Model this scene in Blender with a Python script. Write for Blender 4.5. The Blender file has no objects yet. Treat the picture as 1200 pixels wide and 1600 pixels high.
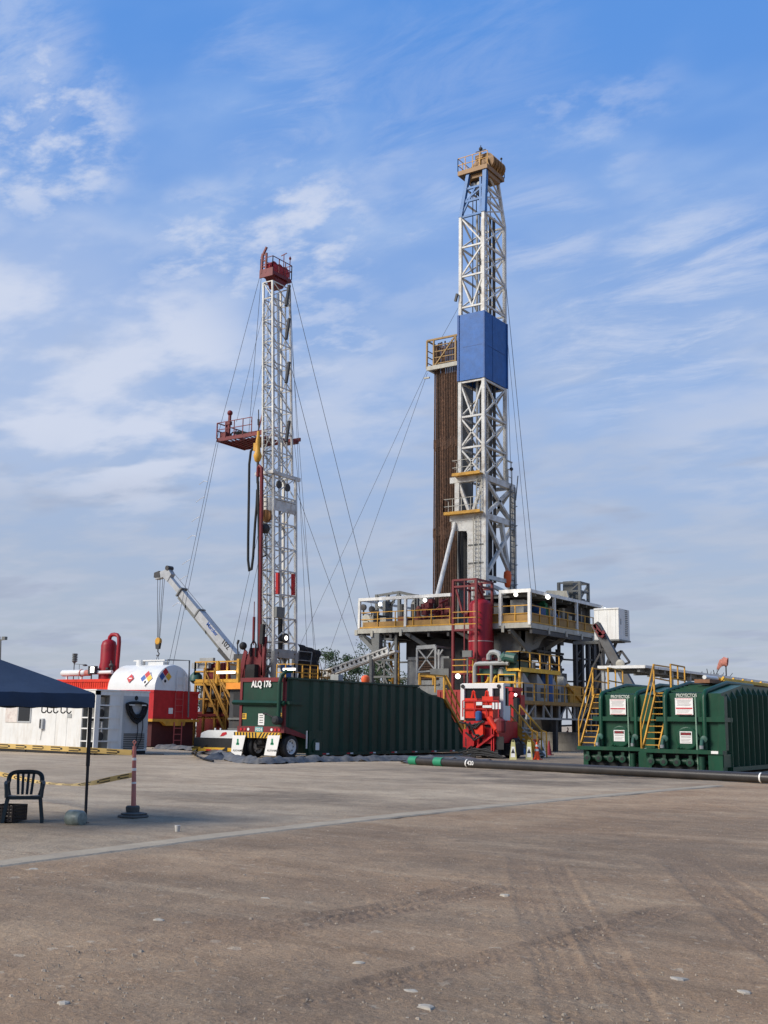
import bpy, math, random
import numpy as np
from mathutils import Vector, Matrix, noise
random.seed(7)
S = bpy.context.scene
C = S.collection
R = math.radians
# ------------------------------------------------------------------ camera
# world X runs along the broad faces of the machinery, Y along their long sides
FPX, PITCH, HEAD, ROLL, EYE = 1770., R(10.5), R(34), R(0.86), 1.7
fw = Vector((-math.sin(HEAD)*math.cos(PITCH), math.cos(HEAD)*math.cos(PITCH), math.sin(PITCH)))
rt0 = Vector((math.cos(HEAD), math.sin(HEAD), 0)); up0 = rt0.cross(fw)
rt = rt0*math.cos(ROLL)+up0*math.sin(ROLL); up = rt.cross(fw)
CAM = Vector((0, 0, EYE))
cd = bpy.data.cameras.new("camera"); cam = bpy.data.objects.new("camera", cd); C.objects.link(cam)
cd.sensor_fit = 'VERTICAL'; cd.sensor_height = 36; cd.lens = 36*FPX/1600.; cd.clip_end = 20000; cd.clip_start = .1
m = Matrix((rt, up, -fw)).transposed().to_4x4(); m.translation = CAM; cam.matrix_world = m
S.camera = cam
# survey helpers: a bearing read off the photo, met with a known plane
def ray(px, py): return (fw*FPX+rt*(px-600)+up*(800-py)).normalized()
def PY(px, py, Y): d = ray(px, py); return CAM+d*(Y/d.y)
def PX(px, py, X): d = ray(px, py); return CAM+d*(X/d.x)
def PZ(px, py, Z=0.): d = ray(px, py); return CAM+d*((Z-EYE)/d.z)
# ------------------------------------------------------------------ sun, sky
SUN_EL, SUN_AZ = R(33), R(212)          # azimuth clockwise from +Y
sd = Vector((math.sin(SUN_AZ)*math.cos(SUN_EL), math.cos(SUN_AZ)*math.cos(SUN_EL), math.sin(SUN_EL)))
sl = bpy.data.lights.new("sun", 'SUN'); so = bpy.data.objects.new("sun", sl); C.objects.link(so)
sl.energy = 4.2; sl.angle = R(26); sl.color = (1, .93, .82)
so.rotation_euler = sd.to_track_quat('Z', 'Y').to_euler(); so.location = (0, 0, 60)
W = bpy.data.worlds.new("World"); S.world = W; W.use_nodes = True
S.view_settings.view_transform = 'Standard'; S.view_settings.look = 'None'; S.view_settings.exposure = 0.15; S.view_settings.gamma = 1
def sky():
    nt = W.node_tree; N = nt.nodes; Lk = nt.links; N.clear()
    def nd(t, **k):
        n = N.new(t)
        for a, b in k.items(): setattr(n, a, b)
        return n
    def mth(op, a, b=None, clamp=False):
        n = nd('ShaderNodeMath', operation=op, use_clamp=clamp)
        for i, v in enumerate((a, b)):
            if v is None: continue
            if isinstance(v, (int, float)): n.inputs[i].default_value = v
            else: Lk.new(v, n.inputs[i])
        return n.outputs[0]
    st = nd('ShaderNodeTexSky', sky_type='NISHITA', sun_disc=False); st.sun_elevation = SUN_EL; st.sun_rotation = SUN_AZ
    st.air_density = 1.2; st.dust_density = .6; st.ozone_density = 3.0; st.altitude = 100
    tc = nd('ShaderNodeTexCoord'); sx = nd('ShaderNodeSeparateXYZ'); Lk.new(tc.outputs['Generated'], sx.inputs[0])
    z = mth('MAXIMUM', sx.outputs[2], .02); zz = mth('ADD', z, .12)
    cx = mth('DIVIDE', sx.outputs[0], zz); cy = mth('DIVIDE', sx.outputs[1], zz)
    cv = nd('ShaderNodeCombineXYZ'); Lk.new(cx, cv.inputs[0]); Lk.new(cy, cv.inputs[1])
    def nz(scale, det, rough, dist=0., off=(0, 0, 0), rot=0, sc=(1, 1, 1)):
        mp = nd('ShaderNodeMapping'); mp.inputs['Location'].default_value = off; mp.inputs['Rotation'].default_value = (0, 0, rot); mp.inputs['Scale'].default_value = sc
        Lk.new(cv.outputs[0], mp.inputs[0])
        n = nd('ShaderNodeTexNoise'); n.inputs['Scale'].default_value = scale; n.inputs['Detail'].default_value = det
        n.inputs['Roughness'].default_value = rough; n.inputs['Distortion'].default_value = dist; Lk.new(mp.outputs[0], n.inputs['Vector'])
        return n.outputs['Fac']
    def ss(v, a, b):
        n = nd('ShaderNodeMapRange', interpolation_type='SMOOTHSTEP'); n.inputs[1].default_value = a; n.inputs[2].default_value = b
        Lk.new(v, n.inputs[0]); return n.outputs[0]
    def blob(px, py, a, b):     # soft angular patch around a bearing
        d = ray(px, py); v = nd('ShaderNodeVectorMath', operation='DOT_PRODUCT'); Lk.new(tc.outputs['Generated'], v.inputs[0]); v.inputs[1].default_value = d
        return ss(v.outputs['Value'], math.cos(R(b)), math.cos(R(a)))
    def mixc(f, a, b_):
        n = nd('ShaderNodeMixRGB')
        if isinstance(f, float): n.inputs[0].default_value = f
        else: Lk.new(f, n.inputs[0])
        for k, v in ((1, a), (2, b_)):
            if isinstance(v, tuple): n.inputs[k].default_value = (*v, 1)
            else: Lk.new(v, n.inputs[k])
        return n.outputs[0]
    Z = sx.outputs[2]; E = 1.12
    grad = mixc(ss(Z, .0, .30), (3.55*E, 3.95*E, 4.75*E), (2.75*E, 3.95*E, 6.4*E))
    grad = mixc(ss(Z, .24, .56), grad, (.92*E, 2.55*E, 6.4*E))
    base = mixc(.12, grad, st.outputs[0])                     # thin veil over the clear sky
    broad = nz(1.7, 4, .55, .15, (3, 1, 0), .7, (1, 1.6, 1)); mot = nz(3.4, 6, .52, .12, (1, 4, 0), .5, (1, 1.4, 1)); puff = nz(9.5, 7, .6, .1, (5, 2, 0), .4, (1, 1.35, 1)); wis = nz(3.0, 8, .66, .5, (7, 2, 0), .9, (1, 2.6, 1))
    veil = mth('MULTIPLY', ss(broad, .36, .66), mth('ADD', mth('MULTIPLY', ss(mot, .30, .72), .5), .35))
    highv = mixc(ss(Z, .15, .5), (3.9*E, 4.3*E, 5.1*E), (2.75*E, 4.1*E, 6.7*E))
    c = mixc(mth('MULTIPLY', veil, .72), base, highv); c = mixc(mth('MULTIPLY', mth('MULTIPLY', ss(mot, .46, .68), ss(broad, .40, .6)), .30), c, (3.4*E, 4.5*E, 6.7*E))
    lowm = mth('SUBTRACT', 1., ss(Z, .18, .40), True)
    c = mixc(mth('MULTIPLY', lowm, mth('MULTIPLY', ss(mot, .40, .68), .34)), c, (4.4*E, 4.6*E, 5.2*E))
    c = mixc(mth('MULTIPLY', lowm, mth('MULTIPLY', ss(broad, .52, .66), .45)), c, (2.75*E, 3.2*E, 4.35*E))
    def lay(acc, px, py, a, b_, src, amt):
        return mth('MAXIMUM', acc, mth('MULTIPLY', blob(px, py, a, b_), mth('MULTIPLY', src, amt)))
    pf = ss(puff, .40, .66); mt_ = ss(mot, .36, .6); ws = ss(wis, .42, .68)
    pat = mth('MULTIPLY', blob(55, 200, 1, 5.5), mth('MULTIPLY', pf, .85))
    pat = lay(pat, 110, 240, .5, 3., pf, .8); pat = lay(pat, 30, 90, .5, 4.5, ws, .4)
    pat = lay(pat, 470, 365, .5, 4.6, pf, .8); pat = lay(pat, 330, 395, .5, 4., pf, .7); pat = lay(pat, 270, 470, .5, 3., pf, .5)
    pat = lay(pat, 60, 545, 3, 8, mth('ADD', mth('MULTIPLY', mt_, .7), .25), .9); pat = lay(pat, 200, 590, 3, 8, mt_, .85); pat = lay(pat, 480, 560, 1, 6, pf, .5); pat = lay(pat, 560, 620, 1, 5, mt_, .4)
    pat = lay(pat, 1090, 460, 1, 6.5, ws, .6); pat = lay(pat, 960, 530, 1, 5.5, ws, .5); pat = lay(pat, 880, 150, .3, 6.5, mth('MULTIPLY', pf, ss(mot, .42, .6)), .34); pat = lay(pat, 700, 120, .3, 8, ws, .16); pat = lay(pat, 640, 330, .5, 7, mth('MULTIPLY', ws, ss(mot, .4, .6)), .3); pat = lay(pat, 430, 140, 1, 5, ws, .35); pat = lay(pat, 850, 385, 1, 4, ws, .45); pat = lay(pat, 1150, 640, 1, 6, mt_, .3)
    m2_ = mixc(pat, c, (5.3*E, 5.75*E, 6.9*E))
    class _m: pass
    m2 = _m(); m2.outputs = [m2_]
    bg = nd('ShaderNodeBackground'); bg.inputs[1].default_value = .1; Lk.new(m2.outputs[0], bg.inputs[0])
    o = nd('ShaderNodeOutputWorld'); Lk.new(bg.outputs[0], o.inputs[0])
sky()
# ------------------------------------------------------------------ materials
MT = {}
def mat(name, col, rough=.5, metal=0., var=.18, sc=1.6, grime=.0, gcol=(.09, .065, .045), bump=.0, bsc=30, emit=0., gsc=1.1, streak=False):
    if name in MT: return MT[name]
    m = bpy.data.materials.new(name); m.use_nodes = True; nt = m.node_tree; N = nt.nodes; Lk = nt.links
    b = N['Principled BSDF']; b.inputs['Roughness'].default_value = rough; b.inputs['Metallic'].default_value = metal; b.inputs['Specular IOR Level'].default_value = .28 if name != 'dark_glass' else .5
    if emit:
        b.inputs['Base Color'].default_value = (*col, 1); b.inputs['Emission Color'].default_value = (*col, 1); b.inputs['Emission Strength'].default_value = emit
        MT[name] = m; return m
    tc = N.new('ShaderNodeTexCoord'); geo = N.new('ShaderNodeNewGeometry')
    n1 = N.new('ShaderNodeTexNoise'); n1.inputs['Scale'].default_value = sc; n1.inputs['Detail'].default_value = 5; n1.inputs['Roughness'].default_value = .65
    Lk.new(geo.outputs['Position'], n1.inputs['Vector'])
    mr = N.new('ShaderNodeMapRange'); mr.inputs[1].default_value = .3; mr.inputs[2].default_value = .7; mr.inputs[3].default_value = 1-var; mr.inputs[4].default_value = 1+var
    Lk.new(n1.outputs['Fac'], mr.inputs[0])
    mx = N.new('ShaderNodeMixRGB'); mx.blend_type = 'MULTIPLY'; mx.inputs[0].default_value = 1; mx.inputs[1].default_value = (*col, 1); Lk.new(mr.outputs[0], mx.inputs[2])
    out = mx.outputs[0]
    if grime:
        mp = N.new('ShaderNodeMapping'); mp.inputs['Scale'].default_value = (1, 1, .18 if streak else 1); Lk.new(geo.outputs['Position'], mp.inputs[0])
        n2 = N.new('ShaderNodeTexNoise'); n2.inputs['Scale'].default_value = gsc*(3 if streak else 1.6); n2.inputs['Detail'].default_value = 8; n2.inputs['Roughness'].default_value = .72
        Lk.new(mp.outputs[0], n2.inputs['Vector'])
        r2 = N.new('ShaderNodeMapRange'); r2.inputs[1].default_value = .48; r2.inputs[2].default_value = .72; r2.inputs[3].default_value = 0; r2.inputs[4].default_value = grime
        Lk.new(n2.outputs['Fac'], r2.inputs[0])
        m2 = N.new('ShaderNodeMixRGB'); Lk.new(r2.outputs[0], m2.inputs[0]); Lk.new(out, m2.inputs[1]); m2.inputs[2].default_value = (*gcol, 1); out = m2.outputs[0]
    Lk.new(out, b.inputs['Base Color'])
    if name == 'rusty_pipe':
        oi = N.new('ShaderNodeObjectInfo'); mo = N.new('ShaderNodeMapRange'); mo.inputs[3].default_value = .35; mo.inputs[4].default_value = 1.35; Lk.new(oi.outputs['Random'], mo.inputs[0]); m9 = N.new('ShaderNodeMixRGB'); m9.blend_type = 'MULTIPLY'; m9.inputs[0].default_value = 1; Lk.new(out, m9.inputs[1]); Lk.new(mo.outputs[0], m9.inputs[2]); Lk.new(m9.outputs[0], b.inputs['Base Color'])
    if bump:
        n3 = N.new('ShaderNodeTexNoise'); n3.inputs['Scale'].default_value = bsc; n3.inputs['Detail'].default_value = 4; Lk.new(geo.outputs['Position'], n3.inputs['Vector'])
        bp = N.new('ShaderNodeBump'); bp.inputs['Strength'].default_value = bump; bp.inputs['Distance'].default_value = .02; Lk.new(n3.outputs['Fac'], bp.inputs['Height']); Lk.new(bp.outputs[0], b.inputs['Normal'])
    MT[name] = m; return m
white = mat('white_paint', (.66, .65, .61), .45, grime=.55, gcol=(.30, .25, .19), streak=True)
mastw = mat('mast_white', (.58, .575, .54), .5, grime=.8, gcol=(.30, .22, .14))
cream = mat('cream_steel', (.38, .365, .31), .5, grime=.5, gcol=(.22, .17, .11), streak=True)
greys = mat('grey_steel', (.15, .155, .148), .5, grime=.5, gcol=(.10, .085, .065))
lgrey = mat('light_grey_steel', (.30, .305, .295), .5, grime=.45, gcol=(.18, .15, .11), streak=True)
darks = mat('dark_steel', (.045, .045, .047), .55, grime=.5, gcol=(.09, .07, .05))
blackm = mat('black_rubber', (.018, .018, .019), .65, var=.3)
yellow = mat('yellow_paint', (.52, .27, .035), .5, grime=.55, gcol=(.16, .09, .035))
yellowb = mat('bright_yellow_paint', (.70, .40, .04), .5, grime=.4, gcol=(.2, .12, .04))
ochre = mat('ochre_panel', (.30, .17, .05), .6, grime=.6, gcol=(.10, .07, .04))
orangeb = mat('orange_beam', (.75, .26, .03), .5, grime=.2)
red = mat('red_paint', (.42, .018, .022), .4, grime=.4, gcol=(.12, .02, .015), streak=True)
bred = mat('bright_red_paint', (.62, .035, .015), .4, grime=.4, gcol=(.16, .03, .02))
dred = mat('dark_red_paint', (.17, .022, .020), .5, grime=.5, gcol=(.06, .03, .025))
mred = mat('maroon_steel', (.15, .018, .022), .5, grime=.5, gcol=(.07, .04, .03))
sepred = mat('vessel_red', (.27, .010, .018), .45, grime=.5, gcol=(.10, .02, .02), streak=True)
pinkr = mat('faded_red', (.45, .15, .12), .6, grime=.4, gcol=(.3, .25, .2))
blue = mat('blue_panel', (.018, .100, .32), .5, grime=.3, gcol=(.05, .09, .19), bump=.8, bsc=.9)
bluep = mat('blue_paint', (.03, .10, .27), .5, grime=.3)
green = mat('tank_green', (.005, .050, .025), .38, grime=.55, gcol=(.035, .055, .032), streak=True)
green2 = mat('trailer_green', (.007, .040, .024), .42, grime=.55, gcol=(.022, .036, .026), streak=True)
pgreen = mat('machine_green', (.03, .09, .07), .45, grime=.4)
bgreen = mat('cap_green', (.02, .20, .10), .5, grime=.2)
rust = mat('rusty_pipe', (.105, .055, .032), .6, metal=.0, var=.6, sc=5.5, grime=.85, gcol=(.03, .022, .018), streak=True, gsc=2.2)
pipeblk = mat('black_pipe', (.035, .032, .030), .33, grime=.5, gcol=(.07, .055, .045))
conc = mat('concrete', (.26, .245, .215), .85, grime=.7, gcol=(.10, .09, .075), bump=.4, streak=True)
glass = mat('dark_glass', (.02, .022, .025), .12, var=.05)
chrome = mat('bare_metal', (.45, .45, .45), .35, metal=.8)
lamp = mat('lit_lamp', (1., .96, .88), emit=3.0)
wire = mat('wire_rope', (.09, .09, .095), .5, metal=.3)
cabin = mat('cabin_white', (.68, .67, .63), .5, var=.06, grime=.5, gcol=(.45, .38, .29), streak=True)
cabgrey = mat('cabin_grey', (.40, .41, .41), .5, var=.08, grime=.35, gcol=(.27, .25, .21))
tankw = mat('tank_white', (.64, .64, .62), .35, var=.05, grime=.35, gcol=(.55, .5, .42), streak=True)
navy = mat('canopy_fabric', (.022, .040, .075), .85, var=.12, bump=.9, bsc=2.2)
paper = mat('sign_white', (.72, .70, .66), .5, var=.06, grime=.3, gcol=(.45, .40, .33))
tapey = mat('tape_yellow', (.55, .37, .12), .5, var=.1)
liner = mat('liner_plastic', (.085, .085, .085), .5, var=.5, sc=3, grime=.8, gcol=(.22, .19, .155), bump=.9, bsc=7)
ink = mat('black_ink', (.02, .02, .02), .6)
inkr = mat('red_ink', (.45, .02, .03), .5)
inkb = mat('blue_ink', (.03, .09, .30), .5)
orangep = mat('orange_plastic', (.80, .12, .03), .5, grime=.2)
# ------------------------------------------------------------------ mesh builder
def V3(p): return Vector(p)
class B:
    def __init__(s): s.v = []; s.f = []
    def add(s, vs, fs):
        n = len(s.v); s.v += [tuple(v) for v in vs]; s.f += [tuple(i+n for i in f) for f in fs]; return s
    def box(s, x0, x1, y0, y1, z0, z1, bev=0):
        if x0 > x1: x0, x1 = x1, x0
        if y0 > y1: y0, y1 = y1, y0
        if z0 > z1: z0, z1 = z1, z0
        return s.add([(x, y, z) for z in (z0, z1) for x, y in ((x0, y0), (x1, y0), (x1, y1), (x0, y1))],
              [(3, 2, 1, 0), (4, 5, 6, 7), (0, 1, 5, 4), (1, 2, 6, 5), (2, 3, 7, 6), (3, 0, 4, 7)])
    def bar(s, p, q, w=.08, h=None):
        p, q = V3(p), V3(q); h = h or w; d = q-p
        if d.length < 1e-5: return s
        d.normalize(); a = Vector((0, 0, 1)) if abs(d.z) < .95 else Vector((0, 1, 0))
        u = d.cross(a).normalized()*w/2; v = u.cross(d).normalized()*h/2
        vs = [p+x*u+y*v for x, y in ((-1, -1), (1, -1), (1, 1), (-1, 1))]+[q+x*u+y*v for x, y in ((-1, -1), (1, -1), (1, 1), (-1, 1))]
        return s.add(vs, [(3, 2, 1, 0), (4, 5, 6, 7), (0, 1, 5, 4), (1, 2, 6, 5), (2, 3, 7, 6), (3, 0, 4, 7)])
    def tube(s, p, q, r, n=8, r2=None):
        p, q = V3(p), V3(q); d = (q-p)
        if d.length < 1e-6: return s
        d.normalize(); r2 = r if r2 is None else r2
        a = Vector((0, 0, 1)) if abs(d.z) < .9 else Vector((1, 0, 0)); u = d.cross(a).normalized(); v = d.cross(u)
        vs = []
        for c, rr in ((p, r), (q, r2)):
            for i in range(n): t = 2*math.pi*i/n; vs.append(c+u*math.cos(t)*rr+v*math.sin(t)*rr)
        return s.add(vs, [tuple(range(n))]+[tuple(range(2*n-1, n-1, -1))]+[(i, i+n, (i+1) % n+n, (i+1) % n) for i in range(n)])
    def path(s, pts, r, n=8):
        pts = [V3(p) for p in pts]; k = len(pts); vs = []; ref = None
        for i, p in enumerate(pts):
            d = (pts[min(i+1, k-1)]-pts[max(i-1, 0)]).normalized()
            if ref is None: ref = d.cross(Vector((0, 0, 1)) if abs(d.z) < .9 else Vector((1, 0, 0))).normalized()
            u = (ref-d*ref.dot(d)).normalized(); ref = u; v = d.cross(u)
            for j in range(n): t = 2*math.pi*j/n; vs.append(p+u*math.cos(t)*r+v*math.sin(t)*r)
        fs = [(i*n+j, i*n+(j+1) % n, (i+1)*n+(j+1) % n, (i+1)*n+j) for i in range(k-1) for j in range(n)]
        fs += [tuple(range(n-1, -1, -1)), tuple((k-1)*n+j for j in range(n))]
        return s.add(vs, fs)
    def lathe(s, c, prof, n=20, axis='z', cap=True):   # prof: (r, h)
        c = V3(c); vs = []
        for r, h in prof:
            for j in range(n):
                t = 2*math.pi*j/n; a, b = r*math.cos(t), r*math.sin(t)
                vs.append(c+(Vector((a, b, h)) if axis == 'z' else Vector((h, a, b)) if axis == 'x' else Vector((a, h, b))))
        k = len(prof)
        fs = [(i*n+j, i*n+(j+1) % n, (i+1)*n+(j+1) % n, (i+1)*n+j) for i in range(k-1) for j in range(n)]
        if cap: fs += [tuple(range(n-1, -1, -1)), tuple((k-1)*n+j for j in range(n))]
        return s.add(vs, fs)
    def prism(s, poly, axis, a, b):         # poly in the other two axes
        def mk(u, v, w): return (w, u, v) if axis == 'x' else (u, w, v) if axis == 'y' else (u, v, w)
        n = len(poly); vs = [mk(u, v, a) for u, v in poly]+[mk(u, v, b) for u, v in poly]
        return s.add(vs, [tuple(range(n)), tuple(range(2*n-1, n-1, -1))]+[(i, i+n, (i+1) % n+n, (i+1) % n) for i in range(n)])
    def quad(s, a, b, c, d): return s.add([a, b, c, d], [(0, 1, 2, 3)])
    def ball(s, c, r, n=10, sz=1.):
        return s.lathe(c, [(max(.01, r*math.sin(math.pi*i/n)), -r*sz*math.cos(math.pi*i/n)) for i in range(n+1)], n+4)
    def rail(s, pts, h=1.1, step=1.5, w=.05, levels=(1., .52), close=False, base=0.):
        pts = [V3(p) for p in pts]
        for a, b in zip(pts, pts[1:]):
            L = (b-a).length; n = max(1, round(L/step))
            for i in range(n+1):
                p = a.lerp(b, i/n); s.bar(p+Vector((0, 0, base)), p+Vector((0, 0, h)), w)
            for l in levels: s.bar(a+Vector((0, 0, h*l)), b+Vector((0, 0, h*l)), w*.9)
        return s
    def ladder(s, p, q, w=.4, side=(1, 0, 0), step=.3, r=.02):
        p, q, sd_ = V3(p), V3(q), V3(side).normalized()*w/2
        s.bar(p-sd_, q-sd_, r*2); s.bar(p+sd_, q+sd_, r*2); n = max(2, int((q-p).length/step))
        for i in range(1, n): c = p.lerp(q, i/n); s.bar(c-sd_, c+sd_, r*1.6)
        return s
    def build(s, name, m, parent=None, local=False, smooth=False, label=None):
        me = bpy.data.meshes.new(name); off = Vector((0, 0, 0))
        if parent is not None and not local:
            q = parent
            while q is not None: off += q.location; q = q.parent
        if parent is None and not local:
            xs = [v[0] for v in s.v]; ys = [v[1] for v in s.v]; zs = [v[2] for v in s.v]
            off = Vector(((min(xs)+max(xs))/2, (min(ys)+max(ys))/2, min(zs)))
        me.from_pydata([(v[0]-off.x, v[1]-off.y, v[2]-off.z) for v in s.v], [], s.f); me.update()
        o = bpy.data.objects.new(name, me); C.objects.link(o); me.materials.append(m)
        if parent is not None: o.parent = parent
        elif not local: o.location = off
        fix(me)
        if smooth:
            me.polygons.foreach_set('use_smooth', [True]*len(me.polygons)); me.set_sharp_from_angle(angle=R(40))
        if label: o['label'] = label
        return o
import bmesh
def fix(me):
    bm = bmesh.new(); bm.from_mesh(me); bmesh.ops.recalc_face_normals(bm, faces=bm.faces); bm.to_mesh(me); bm.free()
def tag(o, label, cat, group=None, kind=None):
    o['label'] = label; o['category'] = cat
    if group: o['group'] = group
    if kind: o['kind'] = kind
    return o
def thing(name, label, cat, loc, rz=0., group=None):
    o = bpy.data.objects.new(name, None); C.objects.link(o); o.location = loc; o.rotation_euler = (0, 0, rz); o.empty_display_size = .3
    return tag(o, label, cat, group)
def copy_tree(o, parent=None, loc=None, rz=None):
    c = o.copy(); C.objects.link(c)
    if parent is not None: c.parent = parent
    if loc is not None: c.location = loc
    if rz is not None: c.rotation_euler = (0, 0, rz)
    for ch in [x for x in bpy.data.objects if x.parent == o]: copy_tree(ch, c)
    return c
def text(s, name, p, ux, uz, size, m, parent, depth=.01, bold=0.012, sx=1.):
    """raised lettering: p = left foot of the line, ux = reading direction, uz = up"""
    cu = bpy.data.curves.new(name, 'FONT'); cu.body = s; cu.size = size; cu.extrude = depth/2; cu.offset = bold*size*1.2; cu.resolution_u = 3
    t = bpy.data.objects.new(name+'_src', cu); C.objects.link(t); bpy.context.view_layer.update()
    me = bpy.data.meshes.new_from_object(t.evaluated_get(bpy.context.evaluated_depsgraph_get())); bpy.data.objects.remove(t); bpy.data.curves.remove(cu)
    me.name = name; me.materials.clear(); me.materials.append(m)
    ux, uz = V3(ux).normalized(), V3(uz).normalized(); un = ux.cross(uz)
    off = Vector((0, 0, 0)); q = parent
    while q is not None: off += q.location; q = q.parent
    for v in me.vertices: v.co = V3(p)-off+ux*v.co.x*sx+uz*v.co.y+un*v.co.z
    o = bpy.data.objects.new(name, me); C.objects.link(o); o.parent = parent; return o
XA, YA, ZA = Vector((1, 0, 0)), Vector((0, 1, 0)), Vector((0, 0, 1))
def lattice(legs, brace, zs, c0, c1, z0, z1, pats, lw=.2, bw=.09, bx=None, faces=(0, 1, 2, 3)):
    """c0/c1: four ground corners (near,right,far,left) at z0 and z1; pats: per bay per face X,/,\\,V,^"""
    def P(i, z): t = (z-z0)/(z1-z0); return V3((*Vector(c0[i][:2]).lerp(Vector(c1[i][:2]), t), z))
    for i in range(4):
        legs.bar(P(i, zs[0]), P(i, zs[-1]), lw)
    for k in range(len(zs)-1):
        for i in faces:
            a, b, c, d = P(i, zs[k]), P((i+1) % 4, zs[k]), P(i, zs[k+1]), P((i+1) % 4, zs[k+1])
            brace.bar(c, d, bw*1.2)
            if k == 0: brace.bar(a, b, bw*1.2)
            pt = pats[i][k % len(pats[i])]
            if pt in 'X/': brace.bar(a, d, bw)
            if pt in 'X\\': brace.bar(b, c, bw)
            if pt == 'V': mm = (a+b)/2; brace.bar(c, mm, bw); brace.bar(d, mm, bw)
            if pt == '^': mm = (c+d)/2; brace.bar(a, mm, bw); brace.bar(b, mm, bw)
    return P
# ------------------------------------------------------------------ ground
def vnoise(x, y, seed=0):
    xi = np.floor(x).astype(np.int64); yi = np.floor(y).astype(np.int64); xf = x-xi; yf = y-yi
    def h(a, b):
        n = (a*374761393+b*668265263+seed*1442695041) & 0x7fffffff; n = ((n ^ (n >> 13))*1274126177) & 0x7fffffff
        return ((n ^ (n >> 16)) & 0xffff)/65535.
    u = xf*xf*(3-2*xf); v = yf*yf*(3-2*yf)
    return (h(xi, yi)*(1-u)+h(xi+1, yi)*u)*(1-v)+(h(xi, yi+1)*(1-u)+h(xi+1, yi+1)*u)*v
def fbm(x, y, o=4, s=0):
    r = 0; a = .5
    for i in range(o): r = r+a*(vnoise(x*2**i, y*2**i, s+i)-.5); a *= .5
    return r
def dpoly(x, y, pts):
    """distance to a polyline and length along it, signed side"""
    best = np.full(x.shape, 1e9); al = np.zeros(x.shape); L0 = 0.
    for (ax, ay), (bx, by) in zip(pts, pts[1:]):
        dx, dy = bx-ax, by-ay; L = math.hypot(dx, dy); t = np.clip(((x-ax)*dx+(y-ay)*dy)/L/L, 0, 1)
        d = np.hypot(x-ax-t*dx, y-ay-t*dy); sg = np.sign((x-ax)*dy-(y-ay)*dx); k = d < np.abs(best)
        best = np.where(k, d*sg, best); al = np.where(k, L0+t*L, al); L0 += L
    return best, al
def smooth_pts(pp, n=6):
    P_ = [PZ(*p) for p in pp]; P_ = [(p.x, p.y) for p in P_]; out = []
    Q = [P_[0]]+P_+[P_[-1]]
    for i in range(1, len(Q)-2):
        for k in range(n):
            t = k/n; f = lambda a, b, c, d: .5*((2*b)+(-a+c)*t+(2*a-5*b+4*c-d)*t*t+(-a+3*b-3*c+d)*t**3)
            out.append(tuple(f(Q[i-1][j], Q[i][j], Q[i+1][j], Q[i+2][j]) for j in (0, 1)))
    out.append(P_[-1]); return out
TRACKS = [([(812, 1318), (826, 1380), (850, 1450), (885, 1530), (925, 1640)], .19), ([(850, 1318), (880, 1390), (925, 1460), (985, 1560), (1020, 1640)], .17),
          ([(1030, 1318), (1080, 1370), (1160, 1440), (1260, 1520)], .20), ([(1055, 1315), (1125, 1370), (1230, 1440)], .15),
          ([(-60, 1508), (100, 1494), (220, 1478), (420, 1458), (600, 1424), (790, 1385)], .20), ([(-60, 1478), (160, 1462), (330, 1444), (560, 1424), (740, 1378)], .14),
          ([(280, 1640), (420, 1582), (560, 1546), (700, 1512), (860, 1478), (1060, 1420)], .17), ([(-20, 1600), (200, 1590), (470, 1568), (640, 1524)], .13)]
KERB = [(-11.22, 4.), (-11.34, 8.9), (-11.66, 12.85), (-11.80, 18.6), (-11.45, 26.), (-10.9, 33.8)]
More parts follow.
